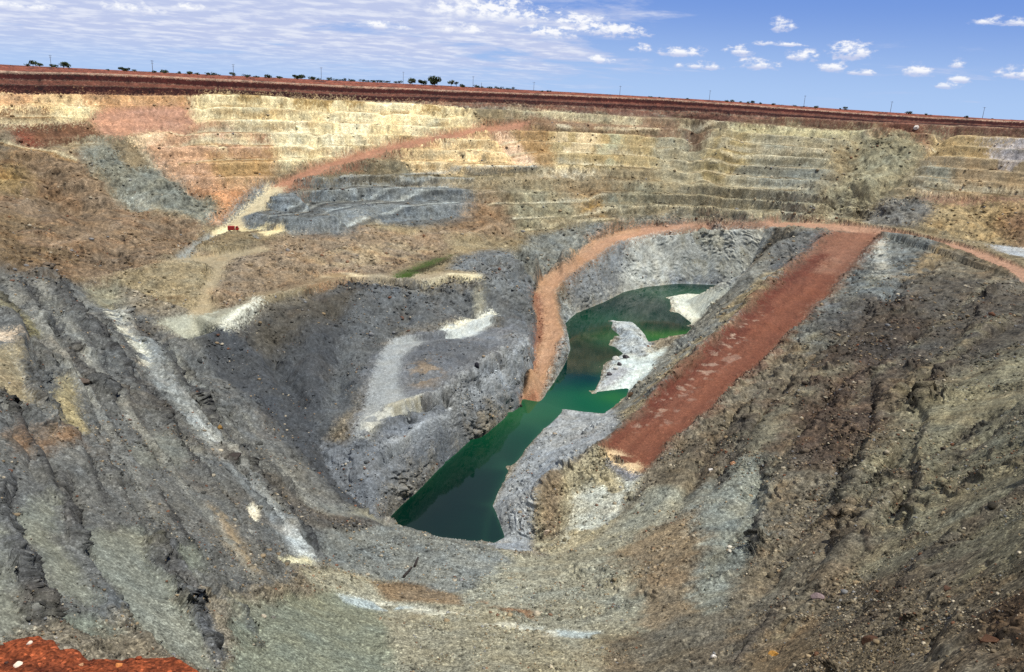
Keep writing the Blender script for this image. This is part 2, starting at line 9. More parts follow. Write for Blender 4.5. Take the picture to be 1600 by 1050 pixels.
ZONES = [
('far',[(-277.0,317.2),(-199.4,383.5),(-152.6,410.3),(-92.3,453.3),(-27.3,480.6),(6.4,490.0),(9.9,490.1),(16.8,492.8),(87.4,504.0),(168.1,494.0),(234.3,475.6),(344.1,421.1),(349.3,420.4),(315.3,368.1),(252.0,291.3),(197.8,220.9),(188.3,272.1),(181.7,280.9),(182.1,340.6),(179.0,370.7),(178.0,374.3),(175.0,379.8),(174.9,385.9),(177.3,397.5),(176.1,401.3),(170.6,409.4),(168.3,411.3),(167.6,417.1),(165.4,419.6),(145.0,433.5),(141.7,433.2),(137.1,429.1),(133.4,427.4),(130.3,427.4),(116.7,434.7),(113.7,435.6),(110.6,435.7),(104.9,438.5),(100.6,433.9),(98.3,437.7),(84.0,430.2),(57.6,422.1),(54.3,420.2),(50.7,416.8),(47.5,412.4),(31.6,384.0),(27.7,365.5),(22.8,355.8),(20.6,353.4),(18.6,353.7),(14.3,349.7),(12.0,344.9),(9.8,336.2),(4.6,325.9),(-0.2,307.9),(-4.6,296.3),(-6.8,293.8),(-8.9,293.1),(-10.9,288.1),(-13.0,286.5),(-25.7,285.1),(-36.1,284.1),(-38.7,287.4),(-48.5,281.9),(-56.7,281.1),(-76.8,240.3),(-83.9,216.7),(-119.6,241.7),(-121.7,242.6),(-129.4,239.9),(-134.2,232.6),(-132.7,215.9),(-151.2,165.3),(-175.1,193.8),(-275.0,314.5)],(140,125,95),{'r':0.8,'t':0.8,'w':0,'j':0}),
('strip',[(-300.7,332.9),(-286.5,346.8),(-270.4,361.1),(-252.2,375.5),(-232.4,391.0),(-210.5,407.2),(-186.0,423.0),(-159.3,439.2),(-131.4,459.9),(-99.9,479.1),(-65.2,495.7),(-27.8,509.2),(11.6,519.7),(52.3,526.8),(93.4,530.0),(132.6,523.6),(170.1,514.7),(205.0,502.8),(236.9,488.6),(265.9,473.4),(292.6,458.2),(317.1,443.1),(339.2,428.0),(359.1,413.1),(356.5,410.1),(336.7,424.9),(314.8,439.9),(290.4,454.8),(264.0,469.9),(235.2,485.0),(203.5,499.1),(168.8,510.9),(131.7,519.7),(92.7,526.1),(51.9,522.8),(11.6,515.7),(-27.6,505.2),(-64.7,491.8),(-99.1,475.2),(-130.3,456.1),(-158.0,435.5),(-184.4,419.3),(-208.7,403.7),(-230.3,387.5),(-250.0,372.2),(-268.0,357.9),(-284.0,343.7),(-298.1,329.9)],(160,128,106),{'r':0.3,'w':0.5,'j':0.3}),
('b1',[(-298.1,329.9),(-284.0,343.7),(-268.0,357.9),(-250.0,372.2),(-230.3,387.5),(-208.7,403.7),(-184.4,419.3),(-158.0,435.5),(-130.3,456.1),(-99.1,475.2),(-64.7,491.8),(-27.6,505.2),(11.6,515.7),(51.9,522.8),(92.7,526.1),(131.7,519.7),(168.8,510.9),(203.5,499.1),(235.2,485.0),(264.0,469.9),(290.4,454.8),(314.8,439.9),(336.7,424.9),(356.5,410.1),(354.3,406.7),(334.7,421.4),(312.9,436.3),(288.8,451.1),(262.5,466.2),(233.8,481.2),(202.4,495.2),(167.9,507.0),(131.0,515.7),(92.3,522.1),(51.8,518.8),(11.7,511.7),(-27.2,501.3),(-64.1,487.8),(-98.3,471.3),(-129.3,452.2),(-156.8,431.6),(-183.1,415.6),(-207.2,400.0),(-228.7,383.9),(-248.2,368.6),(-266.1,354.4),(-281.9,340.3),(-295.8,326.6)],(58,18,14),{'r':0.3,'w':0.3,'j':0.1}),
('be1',[(-295.8,326.6),(-281.9,340.3),(-266.1,354.4),(-248.2,368.6),(-228.7,383.9),(-207.2,400.0),(-183.1,415.6),(-156.8,431.6),(-129.3,452.2),(-98.3,471.3),(-64.1,487.8),(-27.2,501.3),(11.7,511.7),(51.8,518.8),(92.3,522.1),(131.0,515.7),(167.9,507.0),(202.4,495.2),(233.8,481.2),(262.5,466.2),(288.8,451.1),(312.9,436.3),(334.7,421.4),(354.3,406.7),(351.5,403.1),(332.1,417.7),(310.4,432.5),(286.5,447.2),(260.4,462.2),(232.0,477.1),(200.8,491.0),(166.7,502.6),(130.0,511.3),(91.6,517.6),(51.4,514.3),(11.6,507.2),(-26.9,496.8),(-63.5,483.3),(-97.4,466.9),(-128.1,447.9),(-155.3,427.4),(-181.3,411.4),(-205.2,395.9),(-226.5,379.9),(-245.8,364.8),(-263.5,350.6),(-279.2,336.7),(-293.0,323.1)],(104,58,44),{'r':0.2,'w':0.3,'j':0.1}),
('b2',[(-293.0,323.1),(-279.2,336.7),(-263.5,350.6),(-245.8,364.8),(-226.5,379.9),(-205.2,395.9),(-181.3,411.4),(-155.3,427.4),(-128.1,447.9),(-97.4,466.9),(-63.5,483.3),(-26.9,496.8),(11.6,507.2),(51.4,514.3),(91.6,517.6),(130.0,511.3),(166.7,502.6),(200.8,491.0),(232.0,477.1),(260.4,462.2),(286.5,447.2),(310.4,432.5),(332.1,417.7),(351.5,403.1),(348.3,398.7),(329.0,413.1),(307.6,427.8),(283.9,442.4),(258.1,457.2),(229.9,472.0),(199.1,485.8),(165.2,497.3),(129.0,505.9),(91.0,512.2),(51.1,508.8),(11.7,501.7),(-26.5,491.3),(-62.7,477.9),(-96.3,461.5),(-126.7,442.6),(-153.6,422.2),(-179.4,406.2),(-203.1,390.8),(-224.1,374.9),(-243.2,359.9),(-260.7,345.9),(-276.1,332.1),(-289.7,318.6)],(52,17,14),{'r':0.35,'w':0.3,'j':0.1}),
('un',[(-289.7,318.6),(-276.1,332.1),(-260.7,345.9),(-243.2,359.9),(-224.1,374.9),(-203.1,390.8),(-179.4,406.2),(-153.6,422.2),(-126.7,442.6),(-96.3,461.5),(-62.7,477.9),(-26.5,491.3),(11.7,501.7),(51.1,508.8),(91.0,512.2),(129.0,505.9),(165.2,497.3),(199.1,485.8),(229.9,472.0),(258.1,457.2),(283.9,442.4),(307.6,427.8),(329.0,413.1),(348.3,398.7),(345.2,394.7),(326.1,409.0),(305.0,423.5),(281.5,438.0),(255.9,452.6),(228.1,467.3),(197.6,481.0),(164.0,492.4),(128.0,501.0),(90.3,507.2),(50.8,503.8),(11.7,496.7),(-26.2,486.3),(-62.1,472.9),(-95.3,456.6),(-125.3,437.7),(-151.9,417.4),(-177.4,401.6),(-200.9,386.4),(-221.6,370.6),(-240.5,355.7),(-257.8,341.8),(-273.0,328.1),(-286.5,314.8)],(122,80,60),{'r':0.5,'w':1.2}),
('leftwall',[(-151.2,165.3),(-145.6,219.3),(-133.9,229.0),(-132.7,233.4),(-126.8,236.6),(-122.9,235.2),(-95.1,208.8),(-95.4,213.3),(-89.8,216.0),(-79.2,209.2),(-72.9,211.0),(-51.5,189.4),(-27.5,152.2),(-26.1,152.6),(-23.6,141.8),(-23.1,133.6),(-26.2,112.9),(-36.6,35.0),(-101.6,110.2),(-148.3,161.9)],(98,99,97),{'r':0.8,'ru':0.2,'s':0.8}),
('darkface',[(-90.1,213.4),(-88.8,214.5),(-86.7,213.9),(-81.7,210.4),(-79.7,210.0),(-78.4,224.5),(-77.5,226.8),(-76.1,238.6),(-58.6,270.9),(-55.3,274.1),(-41.9,238.7),(-37.4,222.3),(-43.6,173.4),(-28.9,153.4),(-27.1,152.8),(-25.8,155.0),(-27.3,147.8),(-27.6,142.0),(-28.5,140.5),(-42.4,156.8),(-47.3,161.1),(-60.5,176.9),(-66.4,181.7),(-76.0,192.9),(-77.2,193.2),(-82.9,199.8),(-88.7,211.9)],(68,71,75),{'r':0.75,'ru':0.05,'s':0.6}),
('spurbrown',[(-79.4,216.7),(-76.0,239.0),(-70.8,256.0),(-59.2,272.2),(-57.5,273.5),(-45.8,271.8),(-50.5,257.1),(-51.1,253.3),(-63.3,235.1),(-67.1,214.5),(-72.9,215.3),(-74.3,214.2),(-75.4,212.1),(-78.4,215.5)],(82,75,62),{'r':0.9,'ru':0.3,'s':0.7,'a':0.7,'b':4.5}),
('uppercliff',[(-54.8,271.8),(-37.3,275.2),(-25.4,282.6),(-12.7,285.4),(-10.6,287.2),(-8.4,293.0),(-6.0,294.7),(-3.7,300.9),(-1.3,310.6),(4.0,327.2),(6.8,333.2),(9.3,272.0),(6.9,269.2),(4.4,257.3),(2.2,254.9),(-0.0,253.6),(-2.2,255.9),(-9.4,271.1),(-22.8,256.9),(-34.0,250.1),(-37.4,246.9),(-41.4,223.8),(-41.7,189.8),(-45.6,178.5),(-52.3,223.9),(-54.8,268.0)],(90,93,95),{'r':0.8,'ru':0.15,'s':0.65}),
('plateau',[(-35.8,169.3),(-42.4,224.1),(-36.8,237.6),(-33.6,249.5),(-21.4,254.2),(-3.3,264.5),(0.9,268.5),(-0.6,234.0),(-16.4,199.1),(-29.9,185.9),(-35.1,170.4)],(106,109,114),{'r':0.45,'s':0.6}),
('lcliff',[(-44.9,175.9),(-43.4,176.0),(-34.7,171.3),(-30.0,186.5),(-16.5,199.8),(-1.6,232.5),(3.3,269.0),(4.4,283.0),(5.3,274.9),(8.2,270.5),(5.2,232.0),(-25.2,156.8),(-23.6,141.8),(-25.8,148.4),(-27.1,150.2),(-33.7,152.7),(-43.8,173.8)],(110,115,122),{'r':0.75,'ru':-0.2,'s':0.6}),
('ledge',[(-28.1,167.8),(-2.1,225.9),(4.5,249.9),(6.2,265.8),(6.8,262.7),(5.2,249.5),(0.3,231.2),(-0.8,224.0),(-6.6,210.1),(-9.4,207.0),(-14.4,196.3),(-26.3,166.1)],(150,155,160),{'r':0.4,'w':1.2}),
('wcliff',[(27.7,349.6),(38.0,378.0),(49.8,400.4),(55.7,408.4),(59.1,415.4),(65.5,417.6),(97.1,435.7),(97.9,425.4),(101.1,425.6),(106.7,436.0),(109.5,434.5),(115.6,433.3),(131.6,423.9),(133.7,420.8),(136.4,419.7),(133.6,415.0),(128.4,414.6),(125.4,416.2),(107.9,363.5),(99.4,344.6),(95.0,339.8),(94.6,347.9),(93.3,353.4),(106.0,413.7),(89.8,413.2),(86.5,412.6),(69.4,402.1),(65.9,399.3),(55.1,385.5),(27.9,342.7),(24.5,334.9),(27.0,347.0)],(166,167,160),{'r':0.75,'w':1,'ru':-0.1,'s':0.7}),
('wcliffdark',[(21.3,345.0),(49.3,399.3),(58.5,410.5),(54.7,391.9),(41.2,363.3),(27.9,343.3),(24.5,335.6),(22.0,342.8)],(116,120,124),{'r':0.8,'w':2,'s':0.7}),
('wclifftan',[(86.9,429.9),(94.2,434.0),(95.4,424.8),(129.6,423.3),(132.2,421.4),(130.5,421.8),(126.4,420.6),(99.2,421.8),(92.9,421.2),(88.0,422.7)],(150,142,115),{'w':3,'p':0.25,'ps':8}),
('wcliffblue',[(64.2,403.8),(81.7,415.5),(104.3,418.4),(113.6,418.0),(111.6,415.8),(94.4,353.6),(107.5,414.6),(88.3,412.4),(67.9,401.7),(66.1,403.0)],(128,134,142),{'w':2,'p':0.2,'ps':8}),
('rstrip',[(10.7,231.1),(17.9,281.1),(16.4,311.3),(20.6,331.4),(24.6,341.6),(27.1,343.5),(29.4,343.1),(24.1,314.2),(23.5,289.5),(14.6,245.0),(12.7,238.6)],(150,153,150),{'r':0.7,'w':1}),
('spit',[(41.3,333.7),(44.0,334.0),(52.5,338.1),(53.3,329.4),(55.7,317.6),(54.1,291.0),(47.2,277.1),(44.3,276.9),(41.6,278.3),(38.5,271.7),(35.8,267.5),(39.2,293.0),(44.1,309.6),(42.2,325.2)],(160,168,172),{'r':0.45,'w':0.8}),
('bank',[(61.9,299.8),(59.0,296.1),(49.8,280.1),(47.2,277.1),(45.1,287.1),(34.4,264.5),(28.1,242.9),(36.2,246.7),(38.2,247.0),(39.7,244.7),(41.2,243.8),(44.6,244.9),(48.2,255.0),(51.1,265.6),(59.0,290.9)],(196,208,205),{'r':0.18,'w':1,'s':0.6}),
('bankgrey',[(28.2,244.4),(33.0,261.4),(38.3,269.9),(42.3,265.8),(35.1,251.1),(30.5,246.5)],(158,160,165),{'r':0.4,'w':1.5}),
('wpatch',[(77.2,388.5),(87.8,395.6),(99.4,405.6),(90.9,359.9),(95.4,346.1),(95.6,337.5),(91.7,343.5),(89.9,344.1),(84.1,340.9),(80.1,331.5),(78.0,329.7),(75.2,347.3),(73.7,351.4),(75.7,374.1)],(200,202,186),{'r':0.3,'w':0.8,'s':0.6}),
('strip',[(78.9,334.2),(82.0,340.1),(84.2,342.3),(95.0,339.8),(99.6,345.1),(104.6,356.8),(110.9,359.3),(114.0,363.2),(121.7,376.8),(133.5,407.2),(138.5,395.1),(140.7,393.0),(143.8,393.2),(150.6,395.4),(159.5,402.7),(21.6,173.8),(32.6,227.8),(38.3,241.0),(42.8,245.7),(46.6,254.1),(49.5,262.9),(54.2,274.2),(66.7,307.7),(76.2,329.3)],(124,122,112),{'r':0.7,'w':1.5}),
('striptan',[(136.0,383.1),(148.7,391.7),(159.5,402.7),(21.6,173.8),(35.5,217.6),(54.8,253.7),(60.8,274.9),(73.2,290.7),(77.5,301.6),(98.9,322.2),(131.7,375.9)],(146,130,98),{'r':0.6,'w':2,'p':0.3,'ps':7}),
('stripdark',[(131.4,409.9),(122.4,374.6),(129.7,382.3),(137.4,397.6),(138.9,394.9),(142.1,397.0),(147.6,396.7),(150.7,397.5),(154.4,399.6),(158.9,403.9),(153.8,386.7),(133.2,362.5),(112.4,329.0),(106.8,336.5),(115.6,361.4)],(92,93,92),{'r':0.8,'w':2}),
('rocks',[(-2.4,143.7),(-2.0,166.2),(12.4,219.0),(17.4,229.4),(25.4,231.2),(31.0,229.8),(32.6,227.8),(28.8,192.3),(23.5,180.4),(7.1,159.0),(6.1,132.1),(2.6,132.5),(1.4,133.7),(-1.1,140.8)],(146,150,153),{'r':0.8,'w':1,'s':0.7}),
('pillarside',[(6.9,160.6),(22.0,173.3),(30.2,160.8),(23.6,144.6),(16.3,134.6),(9.6,129.8),(8.0,136.8),(7.0,158.1)],(150,140,112),{'r':0.9,'w':1.5}),
('pillarwhite',[(14.8,161.6),(28.8,161.2),(23.1,146.0),(13.1,140.4),(14.7,160.1)],(168,170,158),{'r':0.6,'w':2,'p':0.4,'ps':8}),
('pillar',[(6.7,160.4),(9.6,168.3),(12.3,166.1),(11.7,142.6),(9.7,149.0),(8.5,150.4),(6.9,158.0)],(122,106,84),{'r':0.75,'w':1.5,'b':1.5}),
('rwall',[(179.9,398.4),(189.6,373.6),(189.0,328.1),(181.7,280.9),(182.5,249.8),(179.2,233.1),(167.8,194.8),(152.9,168.4),(118.7,128.7),(64.6,65.8),(39.9,37.6),(22.3,25.3),(28.1,52.7),(19.5,60.4),(24.5,122.9),(23.0,145.1),(173.1,386.6)],(108,98,80),{'r':0.95,'ru':0.35}),
('rw_grey',[(177.7,393.3),(178.0,387.0),(188.8,359.9),(135.0,270.8),(116.8,251.6),(103.4,234.6),(83.9,220.6),(90.0,244.9),(170.3,379.9)],(100,103,100),{'r':0.9,'ru':0.1,'w':4}),
('rw_dark',[(151.7,297.6),(173.9,299.4),(170.7,249.0),(121.8,172.8),(112.3,169.3),(97.9,168.9),(95.7,182.4),(91.5,188.5),(80.3,191.5),(109.2,243.9),(147.6,292.5)],(74,70,64),{'r':0.9,'ru':0.25,'w':5,'a':0.85,'b':7.5}),
('rw_brown',[(85.1,209.3),(101.1,209.5),(72.1,140.0),(62.0,133.1),(54.6,144.1),(48.0,166.7),(63.3,181.3),(83.0,206.7)],(80,58,46),{'r':1,'ru':0.4,'w':4,'a':0.7,'b':6.0}),
('rw_olive',[(80.2,156.5),(134.6,192.9),(57.3,75.5),(36.2,46.7),(59.6,117.8),(78.3,152.9)],(114,109,86),{'r':0.6,'ru':0.15,'w':5,'a':0.85,'b':7.5}),
('rw_olive2',[(50.9,167.7),(66.8,186.6),(89.4,211.9),(91.0,202.8),(48.2,147.0),(50.4,163.5)],(112,105,86),{'r':0.7,'w':4,'p':0.4,'ps':9}),
('rw_grey2',[(29.7,117.2),(38.4,144.8),(49.1,155.4),(53.3,150.0),(38.7,106.9),(28.1,87.4),(27.3,94.0),(29.4,114.2)],(126,128,116),{'r':0.6,'ru':0.05,'w':3}),
('rw_tanbot',[(30.2,75.2),(43.0,85.1),(44.9,82.2),(45.5,71.5),(39.4,52.2),(33.1,44.8),(26.6,64.5),(29.6,73.3)],(112,100,80),{'r':0.9,'ru':0.4,'w':4}),
('rw_rust',[(23.8,67.0),(30.5,85.0),(37.4,83.5),(37.2,77.1),(28.7,58.8),(24.2,66.6)],(122,98,66),{'r':0.8,'ru':0.3,'w':3,'p':0.3,'ps':6,'a':0.6}),
('rw_darkbot',[(29.6,43.6),(35.1,50.7),(37.3,49.1),(35.4,40.4),(25.9,32.2),(29.4,42.8)],(84,70,54),{'r':1.3,'ru':0.4,'w':3}),
('rw_white',[(169.5,382.0),(169.6,374.4),(173.1,374.6),(144.6,301.8),(140.6,301.4),(163.4,365.6)],(170,168,156),{'r':0.4,'w':1.5,'p':0.5,'ps':4}),
('rw_ochre',[(145.1,301.4),(174.4,341.0),(186.4,349.1),(198.1,361.1),(191.8,343.6),(166.1,317.9),(140.7,288.7)],(150,122,76),{'r':0.6,'w':2.5,'p':0.35,'ps':6,'a':0.6,'b':3.75}),
('bowl',[(-29.2,143.9),(-26.5,148.6),(-22.9,141.5),(-20.6,141.9),(-21.7,159.0),(-13.5,159.1),(-6.4,152.5),(-4.8,144.4),(-3.5,143.7),(-2.2,142.0),(0.2,133.0),(1.4,131.2),(5.8,129.4),(9.5,132.3),(14.3,132.0),(30.7,155.2),(37.9,145.2),(20.6,64.3),(12.4,69.1),(-11.0,66.7),(-27.4,98.5),(-27.6,103.5),(-28.8,138.1)],(140,136,116),{'r':0.55,'ru':0.1,'w':3}),
('bowlgrey',[(-36.0,140.0),(-27.4,141.2),(-26.1,146.7),(-24.8,145.8),(-23.1,142.8),(-22.0,143.0),(-23.1,159.0),(-13.6,159.3),(-10.7,157.6),(-5.0,151.1),(-3.5,145.8),(-2.2,143.9),(-1.2,131.8),(1.1,124.7),(-7.6,104.7),(-18.5,111.3),(-26.8,106.9),(-28.2,109.1),(-35.1,136.6)],(118,120,114),{'r':0.45,'w':3}),
('bowlrust',[(20.1,122.6),(35.4,136.9),(37.6,138.0),(24.2,80.8),(19.5,92.7),(20.0,119.1)],(130,108,80),{'r':0.6,'ru':0.3,'w':4,'a':0.8}),
('bowldark',[(15.3,86.8),(28.0,93.3),(29.2,76.2),(23.4,62.0),(13.9,69.1),(11.4,69.0),(14.9,84.9)],(108,100,84),{'r':0.7,'ru':0.3,'w':4}),
('gravel',[(-27.6,73.6),(-27.2,88.6),(-22.8,98.5),(-17.7,97.3),(-15.9,95.6),(-8.5,67.1),(-23.6,51.4),(-27.3,71.8)],(122,126,108),{'r':0.15,'w':2}),
('ruststrip',[(-21.3,107.2),(-18.1,110.4),(-14.2,110.3),(-6.1,104.9),(-5.3,100.3),(-17.0,102.3),(-20.4,106.2)],(118,90,60),{'r':0.5,'w':1.2,'a':0.8,'b':1.7999999999999998}),
('rust2',[(-3.5,102.5),(5.0,100.0),(5.8,95.9),(-2.4,97.5),(-3.0,100.1)],(130,98,70),{'r':0.5,'w':1.5,'p':0.35,'ps':4}),
('whiteline',[(-22.6,97.4),(-16.7,101.6),(14.1,90.0),(13.3,87.4),(-16.8,98.5),(-21.4,96.1)],(190,190,174),{'r':0.4,'w':1.0,'p':0.32,'ps':4,'s':0.8,'a':0.8}),
('blueline',[(-22.6,97.4),(-16.8,101.3),(-12.7,99.4),(-16.1,97.1),(-21.3,95.7)],(160,172,172),{'r':0.3,'w':0.8,'p':0.5,'ps':4}),
('blueline2',[(8.3,92.2),(14.0,89.6),(13.3,87.4),(8.1,89.6)],(160,172,172),{'r':0.3,'w':0.8,'p':0.5,'ps':4}),
('l_pale',[(-130.8,235.3),(-127.8,240.3),(-123.4,242.9),(-117.1,232.6),(-112.3,218.1),(-114.8,219.7),(-116.3,219.3),(-117.3,218.0),(-128.6,233.2)],(136,130,106),{'r':0.4,'w':2}),
('l_w1',[(-115.2,218.0),(-114.1,219.8),(-111.9,219.4),(-83.7,179.4),(-57.8,145.0),(-53.9,137.1),(-55.3,135.3),(-88.2,177.1),(-112.0,213.2)],(134,138,136),{'r':0.5,'w':1.2}),
('l_w1b',[(-114.2,215.3),(-113.9,219.2),(-111.7,219.4),(-86.0,178.7),(-83.5,168.9),(-109.3,207.5)],(205,200,178),{'r':0.35,'w':1,'p':0.3,'ps':2.2}),
('l_w2',[(-71.7,167.6),(-55.9,143.8),(-56.4,140.4),(-67.7,156.0),(-70.0,162.3)],(196,200,196),{'r':0.35,'w':0.8,'p':0.35,'ps':3}),
('l_w3',[(-51.4,132.5),(-50.9,135.3),(-49.9,136.7),(-29.4,110.5),(-27.5,105.5),(-29.1,100.9),(-50.1,130.5)],(122,127,128),{'r':0.2,'w':1}),
('l_w4',[(-42.6,124.3),(-41.1,124.0),(-29.5,110.5),(-27.5,105.5),(-28.6,103.2),(-41.5,122.7)],(190,198,198),{'r':0.3,'w':0.6,'p':0.3,'ps':2.5,'a':0.8}),
('l_w5',[(-42.1,115.7),(-42.0,118.9),(-39.5,114.4),(-39.0,110.7),(-41.1,114.0)],(232,228,205),{'r':0.2,'w':0.4,'j':0.2}),
('l_w6',[(-31.6,97.8),(-30.8,100.9),(-31.3,105.7),(-31.0,108.1),(-30.2,108.5),(-28.5,105.1),(-27.7,105.0),(-29.9,97.9),(-30.8,97.8)],(200,195,160),{'r':0.2,'w':0.8,'p':0.4,'ps':3}),
('l_orange',[(-42.0,103.0),(-39.9,102.4),(-31.8,90.3),(-30.0,89.8),(-32.6,88.0),(-36.5,92.1),(-40.8,100.8)],(152,132,100),{'r':0.8,'w':1.4,'p':0.3,'ps':2.5,'a':0.7,'b':2.0999999999999996}),
('l_pale2',[(-94.7,159.7),(-93.7,161.1),(-80.1,144.5),(-75.3,136.5),(-79.2,139.7),(-92.6,157.0)],(178,176,162),{'r':0.4,'w':1.2,'p':0.3,'ps':3}),
('l_tan',[(-73.4,119.9),(-74.0,123.5),(-58.2,101.5),(-59.9,98.0),(-71.4,116.7)],(152,138,100),{'r':0.3,'w':1.5}),
('l_oliv',[(-127.1,189.4),(-123.1,186.5),(-90.8,142.4),(-87.7,139.9),(-85.3,133.3),(-89.2,134.4),(-97.9,145.1),(-124.6,185.3)],(136,130,92),{'r':0.4,'w':1.5}),
('l_tan2',[(-78.0,109.0),(-77.4,114.8),(-78.4,120.8),(-63.0,97.3),(-64.4,88.7),(-76.3,106.4)],(140,126,96),{'r':0.4,'w':1.5}),
('l_cream',[(-82.7,118.8),(-83.1,127.1),(-79.3,120.3),(-78.4,112.2),(-80.5,115.5)],(205,180,150),{'r':0.4,'w':1,'p':0.3,'ps':2}),
('l_rusty',[(-56.8,81.8),(-60.6,98.4),(-56.1,94.3),(-53.6,77.8),(-55.7,80.4)],(120,90,60),{'r':0.9,'ru':0.6,'w':2,'a':0.7,'b':3.0}),
('l_dark',[(-52.8,135.5),(-52.3,136.8),(-46.0,140.4),(-34.1,132.5),(-28.5,140.5),(-27.1,139.9),(-26.0,140.7),(-25.2,143.2),(-23.6,141.8),(-23.7,135.7),(-30.8,123.7),(-34.7,121.7),(-51.7,134.9)],(92,88,82),{'r':1,'ru':0.3,'w':2}),
('l_talus',[(-50.0,67.2),(-48.9,70.4),(-34.6,48.4),(-35.6,45.3),(-49.3,66.0)],(126,127,113),{'r':0.18,'w':2.6,'b':2.4,'ru':-0.2,'a':0.85}),
('l_talus',[(-45.8,68.7),(-47.1,75.9),(-35.6,59.0),(-36.1,56.0),(-45.0,67.5)],(122,123,108),{'r':0.18,'w':2.6,'b':2.4,'ru':-0.2,'a':0.85}),
('l_talus',[(-41.4,72.2),(-40.9,82.3),(-25.6,60.0),(-30.5,57.5),(-40.7,71.1)],(126,128,114),{'r':0.18,'w':2.6,'b':2.4,'ru':-0.2,'a':0.85}),
('l_talus',[(-36.6,79.9),(-36.9,87.2),(-33.4,80.8),(-34.1,74.8),(-35.7,78.1)],(122,126,110),{'r':0.18,'w':2.6,'b':2.4,'ru':-0.2,'a':0.85}),
('l_talus',[(-35.6,52.4),(-34.5,57.2),(-31.9,56.1),(-32.6,50.3),(-35.2,52.1)],(122,128,112),{'r':0.18,'w':2.6,'b':2.4,'ru':-0.2,'a':0.85}),
('l_talus',[(-30.2,76.0),(-28.3,84.3),(-25.8,81.2),(-27.0,71.9),(-29.5,75.2)],(122,124,106),{'r':0.18,'w':2.6,'b':2.4,'ru':-0.2,'a':0.85}),
('l_talus',[(-57.2,109.7),(-59.4,127.3),(-52.9,121.7),(-50.2,102.7),(-56.2,108.7)],(112,114,106),{'r':0.18,'w':2.6,'b':2.4,'ru':-0.2,'a':0.85}),
('l_darkrib',[(-49.3,71.0),(-49.7,73.0),(-36.6,54.2),(-35.9,51.7),(-48.5,69.8)],(88,88,88),{'r':0.9,'w':0.8}),
('l_darkrib2',[(-45.7,74.0),(-45.0,75.7),(-41.1,67.3),(-44.9,72.8)],(88,84,80),{'r':0.9,'w':0.8,'ru':0.5}),
('l_darkrib3',[(-39.7,79.6),(-38.5,82.7),(-25.8,63.6),(-25.6,60.0),(-38.9,78.4)],(92,93,94),{'r':0.9,'w':0.8}),
('junction',[(-100.0,213.8),(-93.5,222.4),(-87.4,223.7),(-81.0,241.6),(-79.0,242.7),(-80.1,210.1),(-86.9,213.9),(-88.6,213.8),(-89.8,212.3),(-85.7,198.7),(-97.4,211.1)],(164,164,146),{'r':0.1,'w':1.2,'obj':'dirt_track','s':0.5}),
('spurwhite',[(-81.0,210.1),(-80.7,211.5),(-81.5,216.0),(-80.9,240.1),(-79.0,242.7),(-79.4,209.9)],(226,226,208),{'r':0.1,'w':0.4,'obj':'dirt_track','s':0.3}),
('crestred',[(-78.1,270.5),(-61.4,286.8),(-47.9,284.7),(-45.8,285.1),(-49.5,279.7),(-59.1,272.7),(-71.2,257.4),(-74.7,264.2)],(160,114,82),{'r':0.2,'w':1.5}),
('crestroad',[(-81.1,244.9),(-72.9,263.9),(-61.5,281.9),(-39.2,288.4),(-36.3,284.3),(-25.3,292.2),(-14.1,293.2),(-11.9,294.5),(-11.3,287.5),(-13.5,286.3),(-24.6,284.7),(-35.2,276.8),(-46.8,277.5),(-59.7,273.3),(-71.1,257.0),(-78.6,241.4)],(158,142,114),{'r':0.08,'w':0.5,'obj':'dirt_track','s':0.5}),
('crestcream',[(-74.1,272.5),(-59.5,283.4),(-51.9,280.3),(-58.8,274.6),(-72.0,268.8)],(214,192,150),{'r':0.1,'w':0.8,'s':0.5,'a':0.7,'p':0.5,'ps':8}),
('crestwhite',[(-27.1,286.7),(-12.8,292.2),(-11.3,287.5),(-13.4,286.2),(-19.9,285.1),(-24.7,285.8)],(224,212,172),{'r':0.1,'w':0.6,'s':0.4}),
('crestwhite2',[(-34.2,277.4),(-26.9,285.0),(-24.4,283.7),(-30.8,278.4)],(190,180,150),{'r':0.1,'w':0.6,'s':0.4}),
('mound',[(-25.3,327.1),(-10.4,346.1),(-7.7,345.9),(6.4,340.6),(9.8,365.2),(12.9,367.0),(9.2,328.0),(6.5,319.2),(3.9,300.9),(1.5,291.4),(-0.7,288.2),(-5.6,286.9),(-10.3,284.3),(-11.5,286.5),(-12.9,294.3),(-25.5,294.3),(-25.4,310.1)],(104,109,113),{'r':1,'w':2,'ru':-0.1}),
('pond',[(-44.4,282.2),(-41.6,306.0),(-33.6,324.8),(-28.9,327.3),(-26.4,327.9),(-34.5,298.0),(-35.6,288.6),(-37.2,284.6),(-39.0,282.2),(-40.4,277.6)],(62,84,30),{'r':0.25,'w':0.6,'obj':'grass','s':0.6,'ru':-1}),
('ponddark',[(-39.7,292.1),(-31.9,309.6),(-26.9,326.7),(-27.2,313.7),(-33.1,297.5),(-34.3,287.7),(-37.3,292.7)],(52,48,24),{'r':0.25,'w':0.6,'obj':'grass','s':0.6,'ru':-1}),
('path2',[(-14.5,283.1),(-11.3,284.0),(-10.4,273.1),(-13.9,269.6),(-14.4,280.4)],(136,132,114),{'r':0.2,'w':1}),
('pl_mound',[(-30.8,229.5),(-22.2,240.2),(-20.4,243.5),(-16.4,241.1),(-12.7,243.0),(-6.9,241.3),(-3.3,232.4),(-1.6,231.9),(-12.8,215.0),(-17.4,210.6),(-22.7,209.6),(-24.6,210.1),(-28.6,213.3),(-29.9,222.9)],(90,93,98),{'r':0.5,'w':2}),
